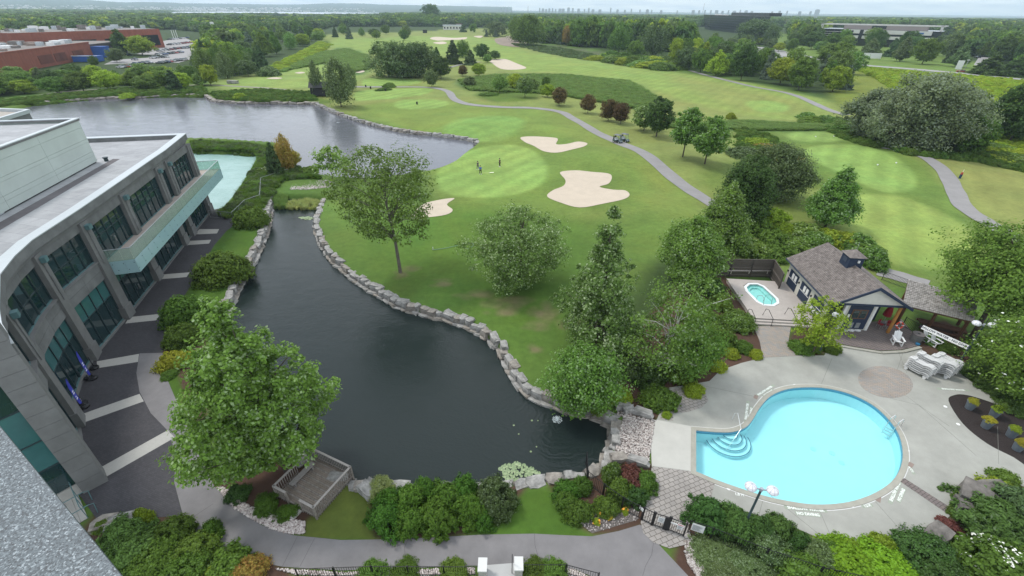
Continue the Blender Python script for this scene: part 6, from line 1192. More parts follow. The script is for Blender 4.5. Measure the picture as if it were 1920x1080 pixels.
marking((1510,955), R(-5), SW, .32, 'painted words SHALLOW WATER NO DIVING below the pool'); marking((1678,922), R(42), SW, .30, 'painted words SHALLOW WATER NO DIVING at the lower right of the pool')
marking((1434,733), R(32), SW, .28, 'painted words SHALLOW WATER NO DIVING at the upper left of the pool'); marking((1400,772), R(62), SW, .28, 'painted words SHALLOW WATER NO DIVING left of the pool curve')
marking((1386,928), R(-8), [('1.0 M', .8)], .30, 'painted depth mark 1.0 M left of the lamp post', False); marking((1626,949), R(10), [('1.2 M', .8)], .26, 'painted depth mark 1.2 M at the lower right pool edge'); marking((1708,881), R(80), [('1.2 M', .8)], .26, 'painted depth mark 1.2 M at the right pool edge')
marking((1787,731), R(-5), SW[:1], .26, 'painted words at the tip of the dark planting bed')
dm = mat('drain_cover', (.26, .2, .17), .8, .1)
for c, lab in (((1417,745),'small brown deck tile at the upper left pool edge'), ((1646,936),'small brown deck tile at the lower right pool edge'), ((1707,872),'small brown deck tile at the right pool edge')):
    o = MB().box(-.25, .25, -.15, .15, 0, .008).build('deck_tile', dm, None); o.location = (*G(*c), .0415); o.rotation_euler = (0, 0, random.random()); tag(o, lab, 'tile')
# ---------------------------------------------------------------- black bar fences, gate and signs
def barfence(label, pts, h=1.25, gap=.13, z=0, every=2.4, name='metal_fence', m=None, world=False):
    P = pts if world else GL(pts); t = thing(name, label, 'fence', (*P[0], 0)); m = m or dark_metal; bar = BAR; cnt_ = 0
    for A, B in zip(P[:-1], P[1:]):
        Ln = math.dist(A, B); u = unit(A, B); n = int(Ln/gap); k = max(1, round(Ln/every)); bars = MB()
        for i in range(k+1): MB().lbox(A, B, max(0, Ln*i/k-.035), Ln*i/k+.035, -.035, .035, z-.05, z+h+.06).build('post', m, t)
        MB().lbox(A, B, 0, Ln, -.015, .015, z+h-.03, z+h).lbox(A, B, 0, Ln, -.0149, .0149, z+.1, z+.13).build('rail', m, t)
        for i in range(n):
            if cnt_ < 120: o = link('bar', bar, m, t, (A[0]+u[0]*(i+.5)*Ln/n-t.location.x, A[1]+u[1]*(i+.5)*Ln/n-t.location.y, z+.1)); o.scale = (1, 1, h-.1)
            else: bars.lbox(A, B, (i+.5)*Ln/n-.008, (i+.5)*Ln/n+.008, -.008, .008, z+.1, z+h)
            cnt_ += 1
        if bars.v: bars.build('bars', m, t, kind='stuff')
    return t
BAR = MB().box(-.009, .009, -.009, .009, 0, 1).mesh('bar')
barfence('black bar fence from the gate along the lower right beds to the bottom edge', [(1288,998),(1330,1012),(1430,1052),(1530,1085),(1640,1110)])
barfence('black bar fence from the gate up along the corner bed to the pond', [(1202,974),(1165,955),(1130,930),(1100,905),(1098,870)])
gp = [G(1202, 975), G(1222, 985), G(1251, 994), G(1282, 1006)]; gt = thing('entrance_gate', 'black bar double gate with white signs at the pool entrance', 'gate', (*gp[0], 0))
for A, B, nm in ((gp[0], gp[1], 'fixed_panel'), (gp[1], gp[2], 'gate_leaf'), (gp[2], gp[3], 'gate_leaf')):
    Ln = math.dist(A, B); n = int(Ln/.12); f = MB(); f.lbox(A, B, .04, Ln-.04, -.02, .02, 1.28, 1.32).lbox(A, B, .04, Ln-.04, -.02, .02, .1, .14); fo = f.build(nm, dark_metal, gt)
    for i in range(n): u = unit(A, B); o = link('bar', BAR, dark_metal, fo, (A[0]+u[0]*(i+.5)*Ln/n, A[1]+u[1]*(i+.5)*Ln/n, .12)); o.scale = (1, 1, 1.17)
    for x in (0, Ln-.09): MB().lbox(A, B, x, x+.09, -.045, .045, 0, 1.42).build('post', dark_metal, gt)
A, B = gp[1], gp[2]; Ln = math.dist(A, B); MB().lbox(A, B, Ln-.32, Ln-.02, .046, .075, .0, 1.3).build('lock_plate', dark_metal, gt)
MB().lbox(gp[2], gp[3], .05, math.dist(gp[2], gp[3])*.85, .05, .09, .95, 1.03).build('push_bar', white, gt)
def sign(A, B, x0, x1, z0, z1, lab, lines, m=white, d=.05, name='sign_board'):
    Ln = math.dist(A, B); u = unit(A, B); px, py = A[0]+u[0]*(x0+x1)/2+u[1]*d, A[1]+u[1]*(x0+x1)/2-u[0]*d; t = thing(name, lab, 'sign', (px, py, z0), math.atan2(u[1], u[0])); w = (x1-x0)/2
    MB().box(-w, w, 0, .015, 0, z1-z0).build('panel', m, t, False)
    for i, (s, sz, f) in enumerate(lines): text(s, sz, blackp, t, (0, -.004, (z1-z0)*f), (R(90), 0, 0), ext=.001)
    return t
grey_s = mat('sign_grey', (.30, .31, .31), .6, .1)
def scribble(t, w, z0, z1, n):
    mb = MB()
    for i in range(n): z = z0+(z1-z0)*i/n; mb.box(-w, w*random.uniform(.3, 1), -.006, -.001, z, z+(z1-z0)/n*.45)
    mb.build('print', grey_s, t, False)
t = sign(gp[1], gp[2], .25, .68, .62, 1.15, 'white notice on the left leaf of the pool gate', []); scribble(t, .17, .08, .48, 7)
t = sign(gp[2], gp[3], .45, .8, .65, 1.15, 'small white notice with a red stripe on the right leaf of the gate', [], d=.10); scribble(t, .13, .06, .36, 6); MB().box(-.15, .15, -.006, -.001, .42, .47).build('red_stripe', mat('red_paint', (.6, .03, .03), .5, .05), t, False)
FA, FB2 = G(1288, 998), G(1330, 1012); t = sign(FA, FB2, .12, .85, .45, 1.15, 'large white rules board on the fence right of the gate', []); scribble(t, .3, .08, .58, 14)
t = sign(G(1196, 968), G(1202, 975), 0, .3, .9, 1.2, 'small white square notice at the left end of the gate', [])
# bottom pillars and fence
for c, lab in (((906,1070),'pale square stone pillar at the bottom edge, the left of two'), ((972,1068),'pale square stone pillar at the bottom edge, the right of two')):
    x, y = G(*c); t = thing('gate_pillar', lab, 'pillar', (x, y, 0)); MB().box(-.22, .22, -.55, .12, 0, 1.0).build('shaft', strip, t, False); MB().box(-.26, .26, -.6, .17, 1.0, 1.1).build('cap', mat('pale_cap', (.60, .60, .58), .8, .05), t, False)
sheet('gate_threshold', GL([(912,1060),(965,1056),(965,1200),(912,1200)]), .036, mat('threshold_stone', (.42, .42, .41), .8, .06, .8))
barfence('black bar fence along the bottom edge left of the stone pillars', [(560,1084),(700,1079),(900,1080)], 1.0); barfence('black bar fence along the bottom edge right of the stone pillars', [(978,1076),(1060,1076),(1120,1092)], 1.0)
x, y = G(960, 1075); t = thing('thin_post', 'thin black upright rod beside the right stone pillar', 'post', (x, y, 0)); MB().tube([(0, 0, 0), (0, 0, 2.0)], .025, 6).build('rod', dark_metal, t, False)
x, y = G(924, 1085); 
# fences round the far side of the pool house, right
barfence('black bar fence behind the pool house by the clubhouse path', [(1652,525),(1706,545)], 1.2); barfence('black bar fence on the grass right of the log shelter', [(1845,610),(1930,630)], 1.3, m=mat('fence_grey', (.09, .085, .085), .7, .1)); barfence('black bar fence between the patio and the log shelter', [(1690,612),(1760,650),(1835,690),(1905,740)], 1.2)  # fence right of the log shelter has one even grey
# SHALLOW WATER sign
SA, SB2 = G(1722, 640), G(1790, 672); Ln = math.dist(SA, SB2)
t = thing('warning_sign', 'long white sign reading SHALLOW WATER - NO DIVING on the fence by the patio', 'sign', ((SA[0]+SB2[0])/2, (SA[1]+SB2[1])/2, 1.35), math.atan2(SB2[1]-SA[1], SB2[0]-SA[0])); t.rotation_euler = (R(-25), 0, t.rotation_euler[2])
MB().box(-1.85, 1.85, 0, .03, 0, .42).build('panel', white, t, False); text('SHALLOW WATER - NO DIVING', .285, blackp, t, (0, -.006, .21), (R(90), 0, 0), ext=.002, bold=.008)
# ---------------------------------------------------------------- lamp posts
lampm = mat('lamp_post_paint', (.055, .085, .09), .5, .1); globe = mat('lamp_globe', (.72, .72, .74), .35, .05); gcap = mat('globe_top', (.34, .36, .40), .4, .1)
def lamp(c, h, lab, rz, globes=2):
    x, y = G(*c); t = thing('lamp_post', lab, 'lamp', (x, y, 0), rz); MB().tube([(0, 0, 0), (0, 0, .15), (0, 0, .16), (0, 0, h)], [.13, .13, .075, .065], 10).build('pole', lampm, t, False)
    if globes == 2: MB().tube([(-.42, 0, h), (.42, 0, h)], .045, 8).lathe([(.1, -.1), (.1, .1)], 10, (0, 0), h).build('cross_arm', gcap, t, False)
    for s in ((-1, 1) if globes == 2 else (0,)):
        sx_ = s*.6; g = MB().lathe([(.1, -.06), (.26, -.03), (.33, .05), (.34, .12), (.28, .25), (.15, .35), (.03, .38)], 16, (sx_, 0), h-.05).build('globe', globe, t, False)
        r_ = MB()
        for k in range(8): a = k*PI/4; r_.tube([(sx_+.35*math.cos(a), .35*math.sin(a), h+.05), (sx_+.29*math.cos(a), .29*math.sin(a), h+.21), (sx_+.15*math.cos(a), .15*math.sin(a), h+.31), (sx_, 0, h+.34)], .008, 4, False)
        r_.build('globe_rib', gcap, g, False)
    return t
lamp((1392,993), 4.1, 'double-globe lamp post beside the pool in front of the dark hedge', R(-12)); lamp((1795,684), 4.6, 'double-globe lamp post by the sun loungers at right', R(-14)); lamp((1535,662), 4.4, 'lamp post hidden in the airy tree with one globe showing by the roof', 0, 1)
# ---------------------------------------------------------------- sun loungers, chairs, patio things
wp = mat('white_plastic', (.78, .78, .77), .4, .04); loungerm = mat('lounger_plastic', (.62, .62, .61), .4, .04)
def lounger_mesh(leg=True):
    mb = MB(); prof = [(-.98, .24), (-.80, .36), (-.60, .38), (-.45, .26), (-.2, .26), (.25, .26), (.45, .37), (.75, .38), (.98, .24)]
    for (a, za), (b, zb) in zip(prof[:-1], prof[1:]):
        n = max(1, int((b-a)/.09))
        for i in range(n):
            x0 = a+(b-a)*i/n; x1 = a+(b-a)*(i+.82)/n; z = za+(zb-za)*i/n; mb.box(x0, x1, -.29, .29, z, z+.02)
    for s in (-1, 1):
        for (a, za), (b, zb) in zip(prof[:-1], prof[1:]): q = len(mb.v); mb.v += [(x_, s*.29+y_, z_+h_) for h_ in (-.02, .03) for x_, z_, y_ in ((a, za, -.035), (b, zb, -.035), (b, zb, .035), (a, za, .035))]; mb.f += [tuple(q+i_ for i_ in f_) for f_ in ((0, 3, 2, 1), (4, 5, 6, 7), (0, 1, 5, 4), (1, 2, 6, 5), (2, 3, 7, 6), (3, 0, 4, 7))]
        for x in ((-.75, .72) if leg else ()): mb.prism([(x-.09, s*.29-.04), (x+.09, s*.29-.04), (x+.09, s*.29+.04), (x-.09, s*.29+.04)], .0, .27, [(x-.16, s*.29-.04), (x+.16, s*.29-.04), (x+.16, s*.29+.04), (x-.16, s*.29+.04)])
    return mb.mesh('sun_lounger')
LM = lounger_mesh(); LM2 = lounger_mesh(False); s0, s1 = G(1716, 699), G(1775, 697)
names = ['leftmost', 'second from the left', 'third from the left', 'rightmost']
for k in range(4):
    f = k/3; bx_, by_ = s0[0]+(s1[0]-s0[0])*f, s0[1]+(s1[1]-s0[1])*f+(.35 if k % 2 else -.1); n = [6, 7, 7, 6][k]
    for j in range(n):
        o = link('sun_lounger', LM if j == 0 else LM2, loungerm, None, (bx_+random.uniform(-.03, .03), by_+random.uniform(-.03, .03), .036+j*.19)); o.rotation_euler = (0, 0, R(-62)+random.uniform(-.03, .03))
        tag(o, ('topmost' if j == n-1 else 'lower')+' white plastic sun lounger in the '+names[k]+' stack on the pool deck', 'sun lounger', 'white sun loungers stacked on the pool deck')
def adir(c, rz, lab, sc=1.0, z=.1):
    x, y = G(*c, z); t = thing('garden_chair', lab, 'chair', (x, y, z), rz); t.scale = (sc, sc, sc)
    for i in range(5): MB().box(-.27, .27, -.25+i*.1, -.165+i*.1, .36-i*.028, .38-i*.028).build('seat_slat', wp, t, False)
    for i in range(5): x = -.22+i*.11; mb = MB(); hh = 1.08-abs(i-2)*.06; mb.v += [(x-.048, .22, .25), (x+.048, .22, .25), (x+.048, .24, .25), (x-.048, .24, .25), (x-.055, .55, hh), (x+.055, .55, hh), (x+.055, .57, hh), (x-.055, .57, hh)]; mb.f += [(0, 3, 2, 1), (4, 5, 6, 7), (0, 1, 5, 4), (1, 2, 6, 5), (2, 3, 7, 6), (3, 0, 4, 7)]; mb.build('back_slat', wp, t, False)
    for s in (-1, 1):
        MB().box(s*.33-.07, s*.33+.07, -.35, .4, .58, .61).build('armrest', wp, t, False); MB().box(s*.31-.03, s*.31+.03, -.3, -.22, 0, .58).build('front_leg', wp, t, False)
        mb = MB(); mb.prism([(s*.29-.025, -.25), (s*.29+.025, -.25), (s*.29+.025, .55), (s*.29-.025, .55)], .0, .1); mb.box(s*.29-.02, s*.29+.02, .35, .42, .1, .58); mb.build('rear_leg', wp, t, False)
    return t
adir((1680,645), R(-20), 'white wooden-style garden chair on the patio under the life ring', 1.15)
adir((1738,640), R(15), 'white garden chair beside the stone planter near the fence'); adir((1752,648), R(12), 'white garden chair on the right of the one by the planter, against the fence')
sp_ = mat('aggregate_stone', (.17, .165, .155), .9, .3, 12, .3)
x, y = G(1715, 640); t = thing('litter_bin', 'octagonal grey stone litter bin at the patio edge', 'litter bin', (x, y, .1)); MB().lathe([(.5, 0), (.52, .75)], 8).build('body', sp_, t, False); MB().lathe([(.53, .75), (.53, .85), (.2, .86)], 8).build('lid', mat('bin_lid', (.14, .125, .12), .8, .1), t, False); MB().lathe([(.13, .861), (.13, .87)], 10).build('opening', dark_metal, t, False)
o = MB().lathe([(.16, 0), (.2, .22), (.05, .25)], 10).build('blue_bucket', mat('blue_plastic', (.03, .16, .30), .5, .05), None); o.location = (*G(1719, 648), .04); tag(o, 'small blue bucket on the patio kerb beside the litter bin', 'bucket')
ring_m = mat('ring_orange', (.62, .07, .03), .5, .06); x, y = G(1676, 626); t = thing('life_ring', 'red-orange life ring hung on the timber porch post', 'life ring', (x, y-.1, 1.15), 0); t.rotation_euler = (R(75), 0, 0)
V = []; n, k = 20, 8
for i in range(n):
    a = 2*PI*i/n
    for j in range(k): b = 2*PI*j/k; V.append(((.33+.07*math.cos(b))*math.cos(a), (.33+.07*math.cos(b))*math.sin(a), .07*math.sin(b)))
link('ring', rawmesh('ring', V, [(i*k+j, ((i+1) % n)*k+j, ((i+1) % n)*k+(j+1) % k, i*k+(j+1) % k) for i in range(n) for j in range(k)], True), ring_m, t)
for a in (0, PI/2, PI, 1.5*PI): MB().box(.25, .41, -.04, .04, -.08, .08).build('white_band', wp, t, False).rotation_euler = (0, 0, a)
redc = mat('red_canvas', (.23, .012, .02), .8, .2, 5); x, y = G(1655, 606, .1)
t = thing('folded_umbrella', 'closed dark red umbrella standing in the porch of the pool house', 'umbrella', (x, y, .1)); MB().lathe([(.10, .9), (.38, 1.0), (.34, 1.5), (.2, 2.1), (.04, 2.4)], 12).build('canopy', redc, t, False); MB().tube([(0, 0, 0), (0, 0, 2.5)], .025, 6).build('pole', steel, t, False); MB().lathe([(.25, 0), (.25, .1)], 12).build('base', dark_metal, t, False)
for c, rz, lab in (((1648,614), .3, 'metal patio chair at the left of the closed red umbrella'), ((1664,616), -.4, 'metal patio chair at the right of the closed red umbrella')):
    x, y = G(*c, .1); t = thing('patio_chair', lab, 'chair', (x, y, .1), rz); MB().box(-.22, .22, -.22, .22, .43, .46).build('seat', redc, t, False); MB().box(-.22, .22, .2, .23, .5, .9).build('backrest', redc, t, False)
    for a in (-.2, .2):
        for b in (-.2, .2): MB().tube([(a, b, 0), (a, b, .44 if b < 0 else .9)], .014, 5).build('leg', steel, t, False)
for k, c in enumerate([(1584,620), (1596,620), (1608,620)]):
    x, y = G(*c, .1); o = MB().lathe([(.26, 0), (.28, .02), (.28, .05), (.1, .06)], 16).build('round_tray', wp, None); o.location = (x, y, .11); o.scale = (1.15, .7, 1); tag(o, ['left', 'middle', 'right'][k]+' of the three white discs on the patio under the service window', 'disc')
pot = mat('grey_pot', (.13, .155, .175), .6, .1)
pl_ = ['leftmost of the five grey flower pots in the dark bed', 'grey flower pot second from the left with a tall tuft, in the dark bed', 'middle grey flower pot of the dark bed, in front of the tufted one', 'grey flower pot second from the right in the dark bed', 'rightmost of the five grey flower pots in the dark bed']
for k, c in enumerate([(1816,766), (1861,780), (1846,801), (1893,818), (1905,843)]):
    x, y = G(*c); t = thing('flower_pot', pl_[k], 'flower pot', (x, y, .02)); MB().lathe([(.27, 0), (.36, .68), (.39, .68), (.39, .76), (.33, .76), (.32, .7)], 16).build('pot', pot, t, False); o = link('foliage', SB['loose'][k % 3], L_['lime' if k % 2 else 'yellow'], t, (0, 0, .7)); o.scale = (.66, .66, .75)
    if k == 1: q = link('grass_tuft', SB['tuft'][0], L_['green'], t, (0, 0, .7)); q.scale = (.9, .9, .8)
# ---------------------------------------------------------------- pond life
pad = mat('lily_pad', (.12, .20, .085), .5, .2, 2, island=.25, col2=(.30, .36, .20))
def pads(lab, px, n, r, seed):
    rg = random.Random(seed); pl = GL(px, WZ); xs = [p[0] for p in pl]; ys = [p[1] for p in pl]; cs = []; t = thing('lily_pads', lab, 'water lily', (*pl[0], WZ)); k = 0; tr_ = 0
    while k < n and tr_ < 5000:
        tr_ += 1; x, y = rg.uniform(min(xs), max(xs)), rg.uniform(min(ys), max(ys))
        if not inpoly(pl, x, y) or any(math.hypot(x-a, y-b) < r*1.3 for a, b in cs): continue
        cs.append((x, y)); k += 1; rr = r*rg.uniform(.6, 1.3); a0 = rg.random()*6; o = MB(); o.prism([(0, 0)]+[(rr*math.cos(a0+t_), rr*math.sin(a0+t_)) for t_ in np.linspace(0, 5.8, 10)], .0, .02); q = o.build('lily_pad', pad, t, False); q.location = (x-t.location.x, y-t.location.y, .01+rg.random()*.015); q.rotation_euler = (rg.uniform(-.12, .12), rg.uniform(-.12, .12), 0)
pads('cluster of pale green water lily pads on the near pond beside the clipped grey-green bush', [(938,880),(945,872),(975,868),(1000,880),(1018,892),(1005,902),(975,908),(950,905)], 120, .17, 1); pads('small patch of yellow-green lily pads on the narrow pond', [(562,408),(580,406),(588,410),(572,413)], 16, .25, 2)
pads('scattered brown lily leaves floating near the fountain ripples', [(960,790),(1010,780),(1015,840),(970,860)], 6, .08, 3)
foam = mat('foam', (.55, .62, .64), .5, .1)
def bubbler(c, lab):
    x, y = G(*c, WZ); t = thing('fountain', lab, 'fountain', (x, y, WZ)); rg = np.random.default_rng(1); n = 260; a = rg.random(n)*6.28; r = rg.random(n)**.8*.42; cc = np.stack([r*np.cos(a), r*np.sin(a), .03+.12*np.exp(-(r/.2)**2)*rg.random(n)], 1); V, Fc = leafcloud(rg, cc, np.full(n, .02), np.tile([0, 0, 1.], (n, 1)), 1, .05, upb=1.5); o = link('foam', rawmesh('foam', V, Fc), foam, t); MB().lathe([(.08, -.3), (.08, .03)], 8).build('nozzle', dark_metal, t, False)
bubbler((1045,787), 'small bubbling fountain in the ripples at the right end of the near pond')
bubbler((634,230), 'bubbling aerator on the lake near its right bank')
# garden hose and small lawn things
hose = thing('garden_hose', 'pale green hose lying on the lawn behind the round tree', 'hose', (*G(812,469), .05)); mb = MB(); P = [(*q, .06) for q in smooth(GL([(812,469),(835,466),(862,460),(882,456),(888,460),(878,467),(872,465)]), 5, False)]; mb.tube(P, .035, 5); mb.build('tube', mat('hose_green', (.25, .42, .30), .5, .05), hose); MB().tube([(*G(812,469), .05), (*G(812,469), .45)], .05, 6).build('nozzle', wp, hose)
# ---------------------------------------------------------------- golfers
def person(c, rz, lab, top, trs, pose='stand', hat=True, scale=1.0, shoes=(.75, .75, .74)):
    x, y = G(*c); t = thing('person', lab, 'person', (x, y, hz(x, y)), rz); t.scale = (scale,)*3
    skin = mat('skin', (.42, .26, .19), .6, .05); tm_ = mat('cloth_%d' % (hash_(str(top)) % 999), top, .85, .1, 6); pm = mat('trousers_%d' % (hash_(str(trs)) % 999), trs, .85, .1, 6)
    def skinned(name, V, E, Rr, m, parent):
        me = bpy.data.meshes.new(name); me.from_pydata(V, E, []); o = link(name, me, m, parent); sk = o.modifiers.new('skin', 'SKIN'); 
        for i, r in enumerate(Rr): me.skin_vertices[0].data[i].radius = r if isinstance(r, tuple) else (r, r)
        me.skin_vertices[0].data[0].use_root = True; ss = o.modifiers.new('sub', 'SUBSURF'); ss.levels = 1; ss.render_levels = 2; return o
    def sv(me): pass
    bend = .25 if pose == 'putt' else 0.0; hx, hz_ = 0, .92; lg = .16
    # body: one continuous figure
    if pose == 'putt': aL, aR = [(-.24, -.22, 1.12), (-.08, -.42, .88)], [(.24, -.22, 1.12), (.06, -.42, .88)]
    elif pose == 'walk': aL, aR = [(-.27, .08, 1.15), (-.26, .02, .88)], [(.27, -.05, 1.15), (.24, -.18, .92)]
    else: aL, aR = [(-.28, .03, 1.16), (-.2, -.12, .98)], [(.28, .03, 1.16), (.2, -.12, .98)]
    sy = -bend; V = [(0, 0, .93), (0, sy*.4, 1.12), (0, sy*.9, 1.38), (0, sy*1.05, 1.50), (0, sy*1.2, 1.62), (0, sy*1.25, 1.70), (-.19, sy*.9, 1.42), aL[0], aL[1], (.19, sy*.9, 1.42), aR[0], aR[1], (-.11, 0, .88), (-lg, .02 if pose != 'walk' else .12, .48), (-lg, .04 if pose != 'walk' else .22, .09), (-lg-.01, -.10 if pose != 'walk' else .08, .05), (.11, 0, .88), (lg, -.02 if pose != 'walk' else -.12, .48), (lg, .04 if pose != 'walk' else -.12, .09), (lg+.01, -.10 if pose != 'walk' else -.26, .05)]
    E_ = [(0, 1), (1, 2), (2, 3), (3, 4), (4, 5), (2, 6), (6, 7), (7, 8), (2, 9), (9, 10), (10, 11), (0, 12), (12, 13), (13, 14), (14, 15), (0, 16), (16, 17), (17, 18), (18, 19)]
    rad = [(.15, .11), (.14, .10), (.17, .11), .055, .085, .075, .07, .045, .032, .07, .045, .032, .09, .062, .042, .045, .09, .062, .042, .045]
    skinned('body', V, E_, rad, skin, t)
    k = [0, 1, 2, 6, 7, 9, 10]; mp = {v: i for i, v in enumerate(k)}; skinned('shirt', [V[i] for i in k], [(mp[a], mp[b]) for a, b in E_ if a in mp and b in mp], [(.165, .125), (.155, .115), (.185, .125), .085, .06, .085, .06], tm_, t)
    k = [0, 12, 13, 14, 16, 17, 18]; mp = {v: i for i, v in enumerate(k)}; skinned('trousers', [V[i] for i in k], [(mp[a], mp[b]) for a, b in E_ if a in mp and b in mp], [(.165, .125), .105, .078, .058, .105, .078, .058], pm, t)
    for i in (15, 19): MB().box(V[i][0]-.05, V[i][0]+.05, V[i][1]-.06, V[i-1][1]+.06, 0, .09).build('shoe', mat('shoe_%d' % int(shoes[0]*10), shoes, .5, .05), t, False)
    hy = sy*1.22; MB().lathe([(.10, 0), (.112, .05), (.10, .12), (.03, .16)], 10, (0, hy), 1.66).build('cap', mat('dark_cap', (.02, .02, .025), .7, .1), t, False)
    MB().box(-.07, .07, hy-.18, hy-.08, 1.66, 1.675).build('cap_brim', mat('dark_cap', (.02, .02, .025), .7, .1), t, False)
    if pose == 'putt': MB().tube([(0, -.42, .92), (0, -.62, .03)], .012, 5).box(-.05, .05, -.66, -.6, 0, .03).build('putter', steel, t, False)
    return t
try:
    pass
except Exception: pass
person((901,325), R(170), 'golfer in a bright blue shirt and black trousers seen from behind on the green', (.03, .16, .55), (.01, .01, .014), 'stand')
person((896,316), R(250), 'golfer in grey walking just behind the one in blue on the green', (.09, .10, .12), (.10, .11, .13), 'walk')
person((937,311), R(-60), 'golfer all in black with white shoes standing alone at the right of the green', (.008, .008, .01), (.008, .008, .01), 'stand')
# flagstick lying on the green
fa, fb_ = G(904, 323.5), G(922, 323); t = thing('flagstick', 'flagstick with a pale yellow flag lying on the putting green beside the golfer in blue', 'flagstick', (*fa, .06)); MB().tube([(*fa, hz(*fa)+.07), (*fb_, hz(*fb_)+.07)], .03, 5).build('stick', mat('pale_yellow', (.75, .74, .35), .6, .05), t); MB().prism([(fb_[0]-.5, fb_[1]-.25), (fb_[0]+.35, fb_[1]-.1), (fb_[0]+.4, fb_[1]+.3), (fb_[0]-.3, fb_[1]+.1)], hz(*fb_)+.05, hz(*fb_)+.1).build('flag', mat('flag_cloth', (.8, .8, .62), .8, .05), t)
# ---------------------------------------------------------------- golf carts
def gcart(c, rz, lab):
    x, y = G(*c); t = thing('golf_cart', lab, 'golf cart', (x, y, hz(x, y)+.09), rz); body = mat('cart_body', (.10, .14, .15), .35, .1); blk = dark_metal; wpn = mat('cart_white', (.6, .62, .62), .5, .05)
    MB().prism([(-.6, -1.15), (.6, -1.15), (.6, 1.0), (-.6, 1.0)], .28, .45).build('chassis', blk, t, False)
    MB().prism([(-.55, -1.25), (.55, -1.25), (.6, -.55), (-.6, -.55)], .35, .72, [(-.42, -1.05), (.42, -1.05), (.55, -.6), (-.55, -.6)]).build('front_cowl', body, t, False)
    MB().prism([(-.58, .1), (.58, .1), (.58, 1.15), (-.58, 1.15)], .45, .72).build('rear_body', body, t, False)
    MB().box(-.52, .52, -.05, .45, .72, .84).build('seat', wpn, t, False); MB().box(-.52, .52, .42, .52, .84, 1.25).build('backrest', wpn, t, False)
    MB().prism([(-.62, -.75), (.62, -.75), (.62, .95), (-.62, .95)], 1.83, 1.92, [(-.5, -.62), (.5, -.62), (.5, .82), (-.5, .82)]).build('canopy', mat('cart_canopy', (.08, .09, .11), .4, .1), t, False)
    for a in (-.55, .55):
        MB().tube([(a, -.72, .6), (a, -.6, 1.84)], .025, 5).build('strut', blk, t, False); MB().tube([(a, .95, .7), (a, .85, 1.84)], .025, 5).build('strut', blk, t, False)
        for b in (-.85, .75):
            w = MB(); w.tube([(a-.09, b, .24), (a+.09, b, .24)], .25, 12); tw = w.build('wheel', mat('tyre', (.015, .015, .016), .8, .1), t, False); MB().tube([(a-.1, b, .24), (a+.1, b, .24)], .12, 8).build('hub', wpn, tw, False)
    MB().quad((-.5, -.73, .72), (.5, -.73, .72), (.5, -.62, 1.8), (-.5, -.62, 1.8)).build('windscreen', gclear, t, False); MB().tube([(-.25, -.4, .8), (-.25, -.55, 1.1)], .02, 5).tube([(-.42, -.4, 1.1), (-.08, -.4, 1.12)], .02, 5).build('steering_wheel', blk, t, False)
    for a in (-.3, .3): MB().lathe([(.14, .7), (.16, 1.5), (.05, 1.52)], 8, (a, 1.0)).build('golf_bag', mat('bag_black', (.02, .02, .03), .7, .1), t, False); MB().box(a-.07, a+.07, -1.262, -1.2, .48, .56).build('headlight', globe, t, False)
    return t
gcart((1157,271), R(40), 'dark golf cart on the path, the nearer and left of the two'); gcart((1170,269), R(40), 'dark golf cart on the path, the farther and right of the two')
x, y = G(1797, 338); t = thing('golf_bag_stand', 'blue and black golf bag with a red top standing beside the east path', 'golf bag', (x, y, hz(x, y)), 0); MB().lathe([(.2, 0), (.22, .8)], 10).build('bag', mat('bag_blue', (.02, .05, .10), .7, .1), t, False); MB().lathe([(.2, .8), (.18, 1.1), (.1, 1.25)], 10).build('red_hood', mat('hood_red', (.35, .06, .03), .7, .1), t, False); MB().tube([(0, 0, 1.0), (.1, .05, 1.75)], .03, 5).build('clubs', wp, t, False)
for k, (c, lab) in enumerate([((686,163),'black tee marker box at the left of the uppermost left tee'), ((695,166),'black bin beside the cart path at the tees'), ((723,172),'black tee marker on the middle left tee'), ((782,195),'black tee marker on the lower left tee')]):
    x, y = G(*c); t = thing('tee_box_marker', lab, 'marker', (x, y, hz(x, y))); MB().box(-.25, .25, -.2, .2, 0, .8).build('body', dark_metal, t, False); MB().box(-.28, .28, -.23, .23, .8, .88).build('lid', dark_metal, t, False)
for c, lab in (((1529,257),'left white tee marker on the small right tee'), ((1563,257),'right white tee marker on the small right tee'), ((1643,315),'left white tee marker on the long right tee'), ((1677,313),'right white tee marker on the long right tee')):
    x, y = G(*c); o = MB().lathe([(.12, 0), (.16, .1), (.1, .22)], 8).build('tee_marker', wp, None); o.location = (x, y, hz(x, y)); tag(o, lab, 'marker')
# hut by the lake
x, y = G(604, 178); t = thing('pond_hut', 'small dark hut with a pitched roof half hidden behind the tree at the lake', 'hut', (x, y, 0), R(10)); dk_ = mat('hut_black', (.02, .02, .022), .8, .1); MB().box(-3.4, 3.4, -2.5, 2.5, 0, 3).build('wall', dk_, t, False); V = [(-3.9, -3, 2.9), (3.9, -3, 2.9), (3.9, 3, 2.9), (-3.9, 3, 2.9), (-3.9, 0, 4.6), (3.9, 0, 4.6)]; link('roof', rawmesh('roof', V, [(0, 1, 5, 4), (2, 3, 4, 5), (0, 4, 3), (1, 2, 5), (3, 2, 1, 0)]), mat('hut_roof', (.04, .04, .042), .8, .1), t)
